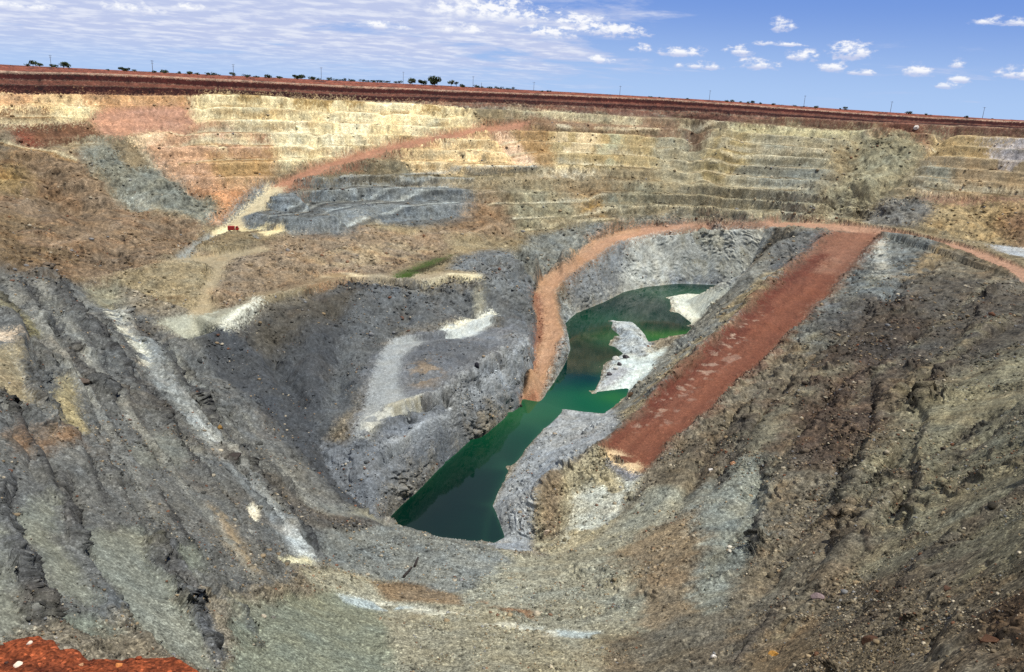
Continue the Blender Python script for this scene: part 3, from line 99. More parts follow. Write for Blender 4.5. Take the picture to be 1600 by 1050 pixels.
('pl_brown',[(-28.6,213.3),(-23.8,216.0),(-21.8,213.1),(-18.3,210.9),(-18.2,204.8),(-22.8,199.5),(-26.9,201.4),(-27.8,208.1)],(134,114,90),{'r':0.5,'w':1.6,'p':0.35,'ps':4,'a':0.75,'b':2.4000000000000004}),
('pl_road',[(-38.2,241.8),(-30.3,243.6),(-27.2,238.5),(-31.8,220.2),(-30.7,203.7),(-25.0,188.0),(-33.6,177.6),(-35.7,170.3),(-39.5,225.9),(-38.6,235.7)],(150,154,155),{'r':0.12,'w':0.8,'s':0.5}),
('pl_flat',[(-24.5,253.0),(-19.4,258.6),(-6.9,276.7),(-7.4,266.1),(-12.2,251.0),(-16.5,249.2),(-18.5,246.2),(-20.5,244.6),(-22.6,250.2)],(186,192,190),{'r':0.12,'w':0.8,'s':0.5}),
('pl_cream',[(-23.5,254.0),(-6.9,276.7),(-6.4,274.5),(-20.3,253.4)],(224,220,195),{'r':0.12,'w':0.4,'p':0.5,'ps':3}),
('pl_deb',[(-35.7,182.5),(-31.4,187.5),(-22.5,193.9),(-23.5,189.0),(-30.5,182.0),(-31.5,171.8),(-33.6,171.6),(-34.9,178.4)],(188,188,178),{'r':0.3,'w':1.2,'p':0.3,'ps':2.5}),
('pl_deb2',[(-31.6,188.3),(-25.5,191.6),(-22.2,192.0),(-28.9,183.8),(-30.1,185.5)],(170,165,145),{'r':0.3,'w':1,'p':0.3,'ps':2}),
('cream0',[(-240.0,354.7),(-199.6,390.0),(-161.8,411.1),(-162.6,402.9),(-235.9,347.6),(-237.9,351.1)],(190,146,102),{'t':0.6,'r':0.6,'w':2,'sat':0.88}),
('cream0b',[(-240.0,354.7),(-201.4,387.4),(-200.8,379.9),(-236.7,349.0)],(208,180,132),{'t':0.6,'w':3,'p':0.25,'ps':10,'sat':0.88}),
('face1',[(-235.5,346.9),(-210.7,369.6),(-209.0,362.8),(-232.2,341.1)],(128,100,70),{'w':2,'sat':0.88}),
('face1b',[(-212.0,369.1),(-196.3,382.6),(-197.8,370.7),(-208.6,363.1)],(218,200,152),{'w':2,'sat':0.88}),
('bermA',[(-236.3,348.3),(-196.2,383.7),(-195.5,382.1),(-235.1,346.2)],(232,214,168),{'r':0.2,'t':0,'w':0.6,'sat':0.88}),
('panel',[(-230.5,338.1),(-198.7,369.0),(-187.1,364.3),(-222.6,324.1),(-228.6,334.6)],(106,74,54),{'r':0.35,'t':0.2,'w':0.8,'sat':0.88}),
('panelred',[(-219.4,345.7),(-215.0,349.7),(-203.8,344.6),(-207.9,339.5),(-217.1,344.4)],(118,56,42),{'r':0.9,'t':0.2,'w':1.5,'sat':0.88,'a':0.75,'b':2.25}),
('panelgrey',[(-229.8,336.8),(-218.7,346.3),(-208.3,339.2),(-222.9,324.8),(-228.1,333.8)],(112,100,82),{'r':0.6,'t':0.2,'w':1.5,'sat':0.88}),
('bermB',[(-232.2,341.1),(-197.9,371.6),(-197.9,369.1),(-230.7,338.4)],(200,184,146),{'r':0.2,'t':0,'w':0.5,'sat':0.88}),
('pink',[(-196.1,382.2),(-164.9,402.6),(-151.0,396.4),(-148.4,395.7),(-156.5,385.8),(-186.5,364.2),(-198.0,370.0),(-196.8,378.1)],(180,132,106),{'r':0.3,'t':0.1,'w':0.8,'s':0.7,'sat':0.88}),
('yellow',[(-165.3,407.0),(-162.9,410.1),(-159.1,419.4),(-96.6,461.3),(-65.7,472.8),(-31.1,478.0),(-25.2,465.0),(-60.3,436.2),(-82.7,411.1),(-98.3,402.9),(-120.3,384.9),(-146.9,388.4),(-160.3,396.6),(-162.7,401.7)],(222,202,154),{'r':0.7,'t':1,'w':2,'sat':0.88}),
('yellowbr',[(-159.1,419.4),(-96.0,461.5),(-44.2,478.4),(-47.1,471.6),(-94.7,452.4),(-153.7,413.2)],(160,130,78),{'w':2,'p':0.25,'ps':9,'sat':0.88}),
('yellowpale',[(-139.5,408.0),(-89.9,447.1),(-56.4,458.4),(-70.8,434.6),(-72.8,429.4),(-86.7,420.5),(-109.0,400.1),(-133.7,399.3),(-136.6,403.6)],(230,216,176),{'w':4,'p':0.3,'ps':14,'sat':0.88}),
('pinklow',[(-178.9,368.8),(-150.4,393.3),(-148.4,395.7),(-126.0,404.9),(-118.2,390.3),(-118.8,374.6),(-131.1,358.4),(-137.6,354.4),(-146.7,351.0),(-161.6,357.4),(-176.4,367.1)],(188,146,112),{'r':0.6,'t':0.8,'w':2,'sat':0.88}),
('pinkcream',[(-179.1,369.2),(-167.0,380.7),(-163.7,375.3),(-172.2,367.6),(-175.6,368.4)],(222,192,152),{'t':0.6,'w':1.5,'sat':0.88}),
('pinkcream2',[(-154.4,380.2),(-147.3,385.3),(-136.1,397.2),(-124.0,398.0),(-137.6,382.8),(-145.7,380.6),(-151.5,380.3)],(222,198,150),{'t':0.8,'w':3,'p':0.3,'ps':9,'sat':0.88}),
('creamstripe',[(-179.8,369.7),(-175.7,369.3),(-160.3,359.0),(-161.9,357.3),(-177.2,367.9)],(226,202,156),{'r':0.3,'t':0,'w':0.7,'sat':0.88}),
('ochre1',[(-144.0,375.5),(-118.7,395.5),(-117.1,378.7),(-133.6,361.7),(-141.8,372.6)],(160,128,84),{'t':0.8,'w':3,'sat':0.88}),
('brown1',[(-228.0,321.0),(-207.5,340.3),(-192.3,349.4),(-167.0,334.2),(-136.2,331.8),(-132.0,332.9),(-129.5,319.3),(-123.6,298.1),(-121.4,260.1),(-128.1,239.4),(-133.1,234.3),(-134.1,232.6),(-134.9,217.1),(-143.3,204.3),(-147.2,201.5),(-226.4,318.3)],(122,101,78),{'r':1.1,'t':0.45,'w':3,'ru':0.4}),
('brown1y',[(-219.1,318.0),(-203.9,330.7),(-196.4,320.0),(-202.9,314.2),(-203.8,311.7),(-211.2,304.4),(-217.3,314.8)],(150,126,74),{'w':3,'p':0.4,'ps':12,'sat':0.88,'a':0.6,'b':4.5}),
('brown1g',[(-204.1,282.9),(-189.0,285.9),(-187.5,287.0),(-183.8,295.0),(-182.5,296.5),(-180.3,296.6),(-147.3,261.0),(-143.4,241.2),(-135.3,219.3),(-135.6,217.0),(-143.3,204.6),(-147.2,201.5),(-199.5,276.0)],(112,92,66),{'w':5,'p':0.3,'ps':14}),
('greyw',[(-193.0,349.8),(-186.0,363.1),(-179.3,368.5),(-145.5,352.7),(-132.6,348.4),(-126.5,341.6),(-128.6,339.4),(-132.0,332.9),(-138.9,332.5),(-154.3,335.4),(-167.0,334.2),(-182.1,344.6),(-190.3,348.5)],(112,116,108),{'r':1,'t':0.3,'w':2,'ru':0,'sat':0.88,'a':0.85,'b':3.0}),
('greywol',[(-186.0,363.1),(-179.3,368.5),(-161.2,358.5),(-171.1,350.2),(-183.5,360.9)],(122,106,80),{'r':0.4,'t':0.2,'w':1.5,'sat':0.88}),
('greywpale',[(-171.2,340.9),(-160.0,342.9),(-153.8,334.2),(-164.9,335.3),(-168.0,338.1)],(142,146,138),{'w':2,'p':0.4,'ps':6,'sat':0.88}),
('orangestrip',[(-147.1,353.7),(-136.3,356.6),(-122.7,367.7),(-127.8,339.8),(-130.4,330.1),(-131.1,340.8),(-129.4,350.6),(-144.5,353.1)],(184,128,86),{'r':0.6,'t':0.2,'w':1.5,'sat':0.88}),
('roadgrey',[(-122.4,369.8),(-115.1,379.2),(-119.0,358.1),(-119.6,347.9),(-121.9,346.9),(-123.9,344.9),(-126.7,338.5),(-127.5,333.7),(-127.9,339.4),(-123.3,365.8)],(102,107,110),{'r':0.4,'t':0,'w':1,'sat':0.88}),
('midbrown',[(-120.9,291.2),(-105.5,288.2),(-103.9,295.6),(-96.9,314.9),(-76.3,340.4),(-75.3,347.7),(-71.2,353.5),(-47.5,348.0),(-31.6,359.4),(-28.6,327.7),(-30.7,324.8),(-39.7,303.4),(-45.4,283.1),(-47.6,282.4),(-61.9,283.7),(-81.3,242.4),(-86.1,222.7),(-94.3,234.3),(-101.0,263.0),(-116.5,284.8)],(132,113,90),{'r':0.9,'t':0.25,'w':2.5,'ru':0.35}),
('midbrown2',[(-36.3,376.9),(-33.1,401.3),(-30.2,411.6),(-12.6,422.0),(-1.7,407.5),(-0.4,403.4),(2.0,384.5),(-20.4,359.3),(-31.2,355.4),(-43.1,333.5),(-44.8,328.9),(-37.7,369.9)],(134,106,80),{'r':0.9,'t':0.5,'w':3,'ru':0.4,'a':0.75,'b':4.5}),
('midcreams',[(-78.7,285.3),(-73.0,311.6),(-65.2,318.7),(-51.4,336.5),(-43.4,338.4),(-32.1,336.3),(-37.8,323.8),(-44.1,303.6),(-45.3,297.7),(-49.4,292.4),(-62.2,285.1),(-76.3,285.1)],(150,130,100),{'w':3,'p':0.2,'ps':8}),
('greymid',[(-110.4,331.5),(-115.4,347.3),(-109.6,362.3),(-107.4,364.3),(-99.9,377.8),(-95.2,382.0),(-81.1,403.1),(-63.9,408.0),(-52.8,415.6),(-37.8,420.7),(-22.5,418.9),(-25.9,405.5),(-27.3,385.8),(-45.9,356.9),(-67.2,362.9),(-70.8,344.2),(-71.6,337.0),(-73.9,326.8),(-95.4,318.8),(-98.8,321.0),(-103.5,327.4),(-107.0,329.6)],(102,110,115),{'r':0.9,'t':1,'w':2.5,'ru':-0.1,'sat':0.88,'a':0.9,'b':3.75}),
('greyolive',[(-96.7,388.6),(-94.1,390.2),(-81.7,406.2),(-78.7,407.4),(-72.5,408.6),(-57.6,418.3),(-54.9,420.7),(-40.2,426.9),(-34.1,428.5),(-25.2,433.9),(16.1,448.4),(12.6,442.6),(-52.8,415.6),(-61.0,409.0),(-72.6,405.6),(-80.8,401.4),(-92.7,384.2),(-97.8,380.0),(-96.9,383.0)],(112,102,78),{'r':0.7,'t':0.7,'w':2,'sat':0.88}),
('creammid',[(-67.5,421.3),(-22.3,464.5),(-19.3,459.7),(-5.5,449.9),(2.1,449.6),(9.7,447.7),(8.3,445.3),(-26.4,432.2),(-32.4,428.5),(-54.5,419.9),(-59.9,421.6),(-65.0,421.5)],(220,190,140),{'r':0.7,'t':0.9,'w':1.5,'sat':0.88}),
('creammidw',[(-35.9,440.6),(-26.3,447.2),(-19.7,449.1),(-11.9,439.3),(-25.5,434.1),(-28.7,432.0),(-33.5,437.7)],(150,135,105),{'w':2,'p':0.25,'ps':4,'sat':0.88}),
('creamstripe2',[(-19.2,461.1),(-10.0,466.1),(-4.3,464.1),(9.9,452.7),(8.3,445.8),(-3.0,443.6),(-16.8,458.8)],(214,180,148),{'r':0.3,'t':0.3,'w':1.2,'sat':0.88}),
('tanmid',[(-10.0,466.1),(16.5,476.7),(20.4,448.5),(10.8,446.0),(-4.7,462.9),(-7.4,465.0)],(164,130,86),{'r':0.7,'t':0.8,'w':2,'sat':0.88}),
('tanmid2',[(15.0,475.3),(64.3,489.0),(78.7,491.7),(80.0,461.2),(19.7,447.4),(15.8,471.0)],(180,156,104),{'r':0.7,'t':1,'w':2,'sat':0.72}),
('creamp',[(15.0,473.8),(42.2,482.8),(45.5,469.0),(19.6,457.8),(16.6,468.4)],(216,190,142),{'w':3,'p':0.25,'ps':7,'sat':0.72}),
('creamp2',[(18.2,453.9),(37.8,457.7),(39.4,451.2),(18.2,446.0)],(220,192,134),{'w':1,'p':0.4,'ps':6,'sat':0.72}),
('palegreen',[(42.3,483.3),(59.6,487.5),(54.1,457.1),(43.2,455.9),(42.5,477.6)],(178,174,134),{'w':2,'p':0.3,'ps':8,'sat':0.72}),
('oliver',[(76.3,490.2),(87.6,493.5),(95.0,494.5),(190.5,478.3),(199.5,475.4),(210.9,467.3),(174.6,461.8),(160.4,436.9),(155.7,432.9),(144.4,436.6),(140.4,434.0),(136.8,432.5),(124.6,433.7),(116.2,437.9),(110.0,438.6),(107.1,440.0),(100.9,440.8),(94.3,439.9),(83.7,437.0),(73.3,438.1),(65.8,435.0),(71.1,443.6),(78.1,461.1),(76.6,485.2)],(160,149,116),{'r':0.7,'t':1,'w':2.5,'sat':0.72}),
('rimbrown',[(-26.6,468.5),(6.0,491.4),(9.4,491.4),(54.9,499.0),(86.6,501.0),(93.4,500.3),(92.5,485.6),(82.2,486.4),(29.6,480.1),(-5.6,469.7),(-23.1,469.3)],(136,104,76),{'r':0.6,'t':0.5,'w':2,'sat':0.72}),
('rimcream',[(-8.3,495.1),(71.9,498.7),(69.7,494.5),(19.2,490.7),(8.0,487.2),(4.2,487.6),(-7.1,485.1)],(186,170,126),{'w':1.5,'sat':0.72}),
('benchroad',[(-68.4,403.9),(-59.3,407.7),(-56.3,409.5),(-53.7,412.1),(19.7,446.4),(50.4,454.4),(49.1,450.7),(-24.9,422.2),(-54.4,410.0),(-57.1,408.0),(-65.6,405.1)],(150,136,110),{'r':0.15,'t':0,'w':1.2,'sat':0.88}),
('creamline',[(10.8,444.1),(48.5,454.0),(49.2,452.2),(12.6,441.6)],(215,200,165),{'r':0.15,'t':0,'w':0.8,'p':0.3,'ps':8,'sat':0.72}),
('greyoch',[(-7.5,423.6),(23.2,434.0),(38.4,416.8),(13.2,407.3),(7.6,401.0),(4.8,394.1),(2.0,384.5),(-1.5,403.1),(-6.5,419.3)],(134,126,100),{'r':0.9,'t':0.4,'w':3,'ru':0.2,'sat':0.88}),
('ochre2',[(19.7,436.8),(53.6,446.3),(47.0,420.3),(31.7,418.5),(21.8,433.7)],(158,120,74),{'r':0.8,'t':0.5,'w':3,'sat':0.72,'a':0.6,'b':4.5}),
('ochre2y',[(31.9,429.7),(45.8,432.6),(45.3,419.9),(35.0,417.0),(32.9,425.4)],(172,132,66),{'w':2,'p':0.3,'ps':7,'sat':0.72}),
('ochre3',[(63.8,438.7),(74.4,441.9),(88.0,442.3),(89.0,441.4),(89.6,438.7),(82.7,437.4),(72.9,437.8),(65.8,434.6),(64.8,436.3)],(166,132,80),{'t':0.5,'w':3,'sat':0.72,'a':0.6,'b':4.5}),
('greydip',[(45.9,434.5),(66.1,446.6),(87.7,443.4),(75.7,441.5),(65.8,434.6),(62.1,432.6),(54.9,430.0),(50.5,422.0),(47.0,420.3),(46.3,429.7)],(126,122,98),{'t':0.5,'w':3,'sat':0.72}),
('greyband',[(-1.9,342.4),(-0.1,343.1),(1.9,367.5),(6.2,389.1),(9.0,394.9),(11.8,398.5),(29.1,409.1),(32.1,411.8),(47.0,419.4),(50.2,420.5),(54.0,427.2),(57.6,430.5),(60.8,431.2),(70.9,436.3),(87.2,438.3),(97.6,440.7),(104.2,440.5),(107.3,439.8),(110.2,438.2),(116.5,437.2),(127.6,430.3),(133.7,428.9),(133.3,426.9),(130.3,427.2),(116.9,435.0),(114.1,436.0),(111.0,436.3),(105.3,439.0),(102.3,439.8),(98.8,439.1),(60.3,426.5),(57.1,423.5),(37.9,399.8),(28.9,382.8),(24.9,361.4),(22.3,356.1),(18.1,354.6),(14.3,349.2),(8.4,329.7),(1.5,326.2),(-0.1,339.8)],(112,114,108),{'r':0.9,'t':0.2,'w':2}),
('orangedust',[(34.6,399.9),(37.7,404.4),(58.5,426.2),(65.7,428.3),(42.7,399.7),(38.7,400.9)],(168,122,88),{'w':1.5}),
('oltop',[(121.4,495.3),(198.0,478.9),(200.9,477.9),(192.7,473.9),(125.5,485.8),(123.4,490.6)],(182,170,122),{'t':0.4,'w':1.5,'sat':0.72}),
('bluebench',[(127.4,465.2),(162.3,454.5),(167.1,443.6),(157.9,436.9),(150.9,436.0),(136.8,439.1),(114.5,440.1),(116.3,441.2),(125.4,460.7)],(116,122,116),{'r':0.7,'t':1,'w':4,'sat':0.72,'a':0.7,'b':6.0}),
('bluebench2',[(135.1,477.6),(162.1,468.6),(159.1,456.0),(132.5,463.6),(134.2,472.9)],(128,128,110),{'r':0.7,'t':1,'w':4,'p':0.3,'ps':12,'sat':0.72}),
('olyel',[(117.9,484.9),(136.6,485.7),(128.2,459.9),(108.4,446.6),(95.1,452.2),(115.2,481.1)],(158,138,88),{'t':0.7,'w':4,'p':0.35,'ps':12,'sat':0.72}),
('notch',[(93.0,490.0),(113.7,502.7),(115.0,495.7),(105.9,479.6),(99.9,473.5),(94.8,485.8)],(118,90,66),{'r':1,'w':1.5,'sat':0.72}),
('hollow',[(93.2,505.1),(125.8,505.3),(122.1,497.5),(96.3,498.5)],(60,32,24),{'w':1,'sat':0.72}),  # overhang shadow below the rim, painted as a dark patch
('slide',[(191.4,472.0),(204.9,472.6),(221.4,457.7),(212.7,440.1),(186.0,424.4),(176.6,425.7),(171.2,429.3),(164.4,429.9),(152.1,433.9),(165.5,434.9),(167.9,435.5),(176.7,441.6),(189.2,467.4)],(150,141,106),{'r':0.6,'t':0,'w':2.5,'ru':-0.1,'sat':0.72,'a':0.85,'b':3.75}),
('slidebr',[(173.4,464.1),(190.4,468.3),(183.5,450.1),(170.6,446.4),(172.5,458.1)],(138,118,80),{'t':0.2,'w':3,'p':0.4,'ps':10,'sat':0.72}),
('slidegul',[(198.0,431.9),(218.2,448.4),(222.5,449.4),(206.0,431.7),(187.6,422.5),(178.5,423.3),(173.3,426.7),(185.0,425.0),(194.7,430.2)],(122,108,76),{'r':1,'t':0,'w':1.5,'p':0.4,'ps':6,'sat':0.72}),
('redspoil',[(195.9,473.0),(209.8,479.9),(223.9,480.2),(225.6,467.8),(224.3,448.8),(220.7,455.7),(218.4,469.1),(205.0,468.1),(199.0,471.4)],(128,64,44),{'r':0.9,'w':1.5,'sat':0.72,'a':0.8,'b':2.25}),
('tanr',[(230.4,462.3),(278.6,438.5),(268.9,417.6),(231.3,439.5),(220.4,449.1),(227.0,457.8)],(184,150,94),{'r':0.7,'t':1,'w':2,'sat':0.72}),
('tanr2',[(218.2,448.4),(268.9,417.6),(259.4,397.1),(205.7,423.2),(216.0,444.0)],(160,134,96),{'r':0.7,'t':1,'w':2.5,'sat':0.72}),
('lilac',[(247.2,447.1),(277.3,435.7),(265.2,409.7),(248.0,425.8),(247.4,442.7)],(176,164,160),{'w':3,'p':0.4,'ps':10,'sat':0.72}),
('greyr',[(216.0,442.1),(227.5,433.5),(217.9,418.7),(206.6,425.9),(213.6,438.0)],(130,130,114),{'t':0.9,'w':3,'sat':0.72}),
('brownbench',[(202.3,422.4),(259.8,397.9),(257.6,393.1),(209.7,414.9),(204.8,419.9)],(148,106,82),{'r':0.2,'t':0,'w':1,'sat':0.72}),
('ochrer',[(208.5,414.8),(257.7,393.5),(242.1,363.8),(213.1,317.6),(220.6,344.8),(221.0,349.7),(216.9,370.6),(215.5,373.2),(205.9,371.4),(197.3,393.2),(205.9,410.0)],(150,126,86),{'r':0.9,'t':0.1,'w':2}),
('redbr',[(231.7,393.0),(246.6,394.4),(255.8,389.2),(243.2,365.7),(213.1,317.6),(222.9,349.9),(222.9,359.4),(229.0,372.9),(232.3,382.0),(232.8,386.9),(232.3,389.9)],(112,78,60),{'r':1,'w':2.5,'a':0.7,'b':3.75}),
('whiter',[(213.5,360.4),(223.4,355.0),(224.9,353.2),(213.1,317.6),(206.4,306.8),(210.6,329.3),(207.5,337.4),(206.0,339.5),(209.6,349.6)],(170,175,180),{'r':0.3,'w':1}),
('darkpile',[(176.4,414.9),(180.4,420.3),(184.4,421.4),(187.6,420.9),(191.9,422.8),(207.8,418.5),(211.4,409.3),(197.2,391.5),(185.7,399.7),(184.0,402.9),(177.5,409.8)],(94,98,101),{'r':1.1,'t':0,'w':1.5,'ru':-0.2,'sat':0.72,'a':0.8,'b':2.25}),
('crubble',[(143.9,437.3),(171.0,430.5),(178.0,420.7),(171.1,426.3),(148.8,433.4),(142.4,434.2),(137.5,429.6),(133.5,428.1),(127.2,430.2),(121.4,434.2),(124.2,433.3),(134.1,435.7),(138.1,438.5),(141.0,437.8)],(166,154,120),{'r':0.7,'t':0,'w':2,'p':0.4,'ps':5,'sat':0.72}),
('haultop',[(50.6,417.7),(58.5,426.7),(99.0,439.6),(102.3,440.1),(105.3,439.4),(111.0,436.6),(117.0,435.5),(127.6,429.0),(130.5,428.1),(133.5,427.9),(137.1,429.3),(141.6,433.7),(145.3,435.2),(170.2,425.5),(171.4,419.7),(171.7,411.9),(174.0,409.3),(181.7,403.5),(183.8,401.1),(202.6,364.2),(201.1,330.8),(197.3,308.9),(186.1,254.3),(169.3,229.7),(173.2,239.9),(187.0,310.3),(188.3,341.9),(187.5,369.1),(181.9,382.3),(178.3,387.7),(177.7,393.3),(176.3,397.7),(163.4,407.1),(155.1,401.1),(152.0,400.6),(136.0,414.9),(132.5,423.3),(114.0,434.5),(111.0,434.8),(105.3,437.5),(99.6,426.7),(98.9,437.0),(71.0,420.9),(51.4,405.8),(51.7,417.2)],(172,128,102),{'r':0.05,'t':0,'w':0.4,'j':0.3,'obj':'haul_road','s':0.5,'ru':-1}),
('haul',[(65.7,428.6),(64.2,416.0),(49.3,400.4),(22.0,346.4),(17.4,327.9),(18.4,320.7),(19.7,285.1),(11.3,244.8),(9.5,232.7),(5.5,232.8),(3.5,228.5),(4.9,240.1),(6.1,240.9),(8.9,276.0),(7.3,321.3),(12.2,348.0),(14.7,351.9),(19.5,355.1),(21.8,354.9),(26.8,365.1),(30.5,386.7),(38.4,403.5),(58.5,426.2),(62.1,427.5)],(174,130,94),{'r':0.06,'t':0,'w':0.3,'j':0.3,'obj':'haul_road','s':0.5,'ru':-1}),
('haulwall',[(6.7,322.5),(10.3,327.3),(11.7,308.9),(11.0,277.5),(8.9,269.3),(8.4,262.0),(9.7,262.1),(8.8,255.1),(6.6,251.8),(9.0,294.2),(7.3,315.3)],(128,76,54),{'r':0.5,'w':0.6}),
('haultoe',[(3.5,228.1),(4.5,234.1),(5.4,235.6),(7.4,235.2),(9.5,236.8),(9.5,232.0),(5.6,232.1)],(160,96,66),{'r':0.1,'w':0.8}),
('tr1',[(-116.2,375.6),(-105.1,396.8),(-85.0,422.7),(-61.5,444.4),(-28.3,467.4),(-4.5,479.2),(-1.1,480.3),(2.4,480.7),(4.5,474.2),(-25.7,456.0),(-59.1,429.4),(-77.7,409.4),(-80.5,407.9),(-94.0,388.1),(-100.1,378.4),(-107.0,363.4),(-111.1,368.1)],(168,118,92),{'r':0.06,'t':0,'w':0.5,'obj':'dirt_road','s':0.5,'ru':-1,'sat':0.88}),
('tr2',[(-126.6,319.8),(-126.5,335.8),(-126.0,340.2),(-116.9,375.1),(-113.1,374.4),(-108.0,369.1),(-109.9,344.3),(-118.1,326.6),(-121.2,316.4)],(202,186,150),{'r':0.06,'t':0,'w':0.5,'obj':'dirt_road','s':0.5,'ru':-1,'sat':0.88}),
('tr3',[(-128.4,324.5),(-120.8,320.4),(-121.5,315.2),(-121.0,294.4),(-115.1,272.2),(-120.9,270.1),(-127.4,315.6)],(142,147,146),{'r':0.1,'t':0,'w':0.8,'obj':'dirt_road','s':0.5}),
('tr4',[(-123.5,277.7),(-120.9,281.8),(-112.6,288.2),(-108.3,294.1),(-96.3,304.6),(-93.8,300.4),(-103.2,282.9),(-92.5,234.8),(-87.7,221.0),(-90.9,220.1),(-92.7,220.2),(-94.1,219.3),(-97.7,239.0),(-107.0,272.0),(-118.4,268.4)],(160,142,110),{'r':0.12,'t':0,'w':1,'obj':'dirt_road','s':0.5}),
('pad',[(-127.2,326.9),(-125.7,339.2),(-122.7,338.0),(-116.0,333.0),(-102.8,330.3),(-109.7,328.5),(-111.2,325.5),(-113.7,324.6),(-119.8,325.4),(-122.3,324.6)],(226,212,164),{'r':0.06,'w':0.5,'j':0.3,'s':0.4}),
('pad2',[(-107.1,324.5),(-105.5,327.5),(-98.0,329.5),(-94.7,321.8),(-101.0,315.0)],(224,204,152),{'r':0.06,'w':0.5,'j':0.3,'s':0.4}),
('padgrey',[(-121.7,346.4),(-112.5,344.5),(-104.8,332.5),(-112.7,330.0),(-103.1,312.5),(-100.1,308.8),(-103.7,310.7),(-113.6,331.5),(-116.9,336.9)],(106,112,116),{'r':0.1,'w':0.6,'j':0.3}),
('ramp',[(158.2,401.8),(21.3,173.6),(31.1,162.3),(109.8,280.2),(172.4,384.0),(180.4,398.1),(178.0,399.4),(161.5,402.5)],(120,68,48),{'r':0.14,'t':0,'w':1.8,'b':1.2,'obj':'ramp','s':0.5,'ru':-1}),
('ramptop',[(158.2,401.8),(161.5,402.5),(178.0,399.4),(180.4,398.1),(173.0,385.1),(133.3,324.2),(112.4,329.0),(153.0,393.5)],(142,98,76),{'r':0.06,'w':2,'obj':'ramp'}),
('rampdark',[(143.6,360.7),(32.7,180.5),(31.5,189.4),(111.1,324.9),(136.2,360.3),(139.9,360.5)],(102,52,38),{'r':0.06,'w':1.5,'obj':'ramp'}),
('rampw',[(88.7,281.0),(92.3,281.1),(58.6,218.5),(31.2,180.5),(30.8,183.9),(85.9,275.9)],(196,172,150),{'r':0.1,'w':1.2,'a':0.5,'p':-0.02,'ps':2.6}),
('rampw2',[(67.1,242.0),(70.6,231.5),(35.4,177.4),(34.3,180.6),(53.1,211.9),(65.2,237.9)],(170,145,128),{'r':0.1,'w':1.2,'a':0.45,'p':-0.05,'ps':4}),
('rampcream',[(21.3,173.6),(22.8,172.7),(26.0,172.6),(31.9,165.0),(29.2,162.2),(24.4,167.1),(22.3,170.9)],(228,198,152),{'r':0.1,'w':0.6,'p':0.6,'ps':6}),
('rampblue',[(23.1,168.7),(30.5,161.5),(27.9,159.7),(22.9,166.4)],(118,118,124),{'r':0.4,'w':1}),
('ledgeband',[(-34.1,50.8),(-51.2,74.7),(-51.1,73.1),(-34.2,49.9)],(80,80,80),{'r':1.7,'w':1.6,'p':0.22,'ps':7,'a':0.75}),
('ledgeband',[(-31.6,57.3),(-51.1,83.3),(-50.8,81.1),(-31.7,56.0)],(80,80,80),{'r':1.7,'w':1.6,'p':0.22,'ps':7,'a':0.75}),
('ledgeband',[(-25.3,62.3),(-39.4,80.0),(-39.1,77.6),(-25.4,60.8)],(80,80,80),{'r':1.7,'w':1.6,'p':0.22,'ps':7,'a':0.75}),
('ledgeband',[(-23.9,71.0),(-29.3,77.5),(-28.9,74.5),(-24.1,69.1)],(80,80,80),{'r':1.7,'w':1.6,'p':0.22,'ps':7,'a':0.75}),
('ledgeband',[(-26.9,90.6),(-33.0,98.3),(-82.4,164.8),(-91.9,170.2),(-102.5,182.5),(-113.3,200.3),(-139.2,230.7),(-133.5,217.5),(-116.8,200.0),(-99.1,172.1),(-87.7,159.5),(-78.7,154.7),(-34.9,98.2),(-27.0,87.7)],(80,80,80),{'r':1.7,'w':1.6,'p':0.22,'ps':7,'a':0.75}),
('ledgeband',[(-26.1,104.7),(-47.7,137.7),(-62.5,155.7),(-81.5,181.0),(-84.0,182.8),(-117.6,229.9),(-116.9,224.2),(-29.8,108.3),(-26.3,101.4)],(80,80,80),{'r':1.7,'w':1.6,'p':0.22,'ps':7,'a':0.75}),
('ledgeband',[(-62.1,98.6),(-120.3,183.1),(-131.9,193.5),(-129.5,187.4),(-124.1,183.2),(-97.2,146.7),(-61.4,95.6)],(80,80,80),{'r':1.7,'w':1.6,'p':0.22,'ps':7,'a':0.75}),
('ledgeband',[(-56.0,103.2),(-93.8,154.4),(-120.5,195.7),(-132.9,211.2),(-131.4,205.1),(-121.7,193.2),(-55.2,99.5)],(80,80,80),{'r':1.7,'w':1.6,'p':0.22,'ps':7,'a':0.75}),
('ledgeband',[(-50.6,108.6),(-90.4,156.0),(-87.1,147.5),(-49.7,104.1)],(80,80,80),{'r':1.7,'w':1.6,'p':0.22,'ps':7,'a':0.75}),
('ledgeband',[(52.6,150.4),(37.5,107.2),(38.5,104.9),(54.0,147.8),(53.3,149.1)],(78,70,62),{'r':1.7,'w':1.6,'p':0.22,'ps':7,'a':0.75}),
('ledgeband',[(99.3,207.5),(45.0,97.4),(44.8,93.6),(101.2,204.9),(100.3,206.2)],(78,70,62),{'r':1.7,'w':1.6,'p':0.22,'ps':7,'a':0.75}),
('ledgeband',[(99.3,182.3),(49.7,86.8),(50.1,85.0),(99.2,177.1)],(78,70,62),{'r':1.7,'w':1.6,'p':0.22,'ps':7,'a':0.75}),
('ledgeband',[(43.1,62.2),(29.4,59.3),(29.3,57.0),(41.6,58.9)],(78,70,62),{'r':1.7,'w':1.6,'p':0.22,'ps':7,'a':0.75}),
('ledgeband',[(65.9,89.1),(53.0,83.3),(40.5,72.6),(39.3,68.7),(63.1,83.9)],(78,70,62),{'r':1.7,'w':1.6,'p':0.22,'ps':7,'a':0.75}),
('ledgeband',[(44.1,57.1),(37.6,56.6),(30.9,48.3),(30.6,46.5),(42.8,54.6)],(78,70,62),{'r':1.7,'w':1.6,'p':0.22,'ps':7,'a':0.75}),
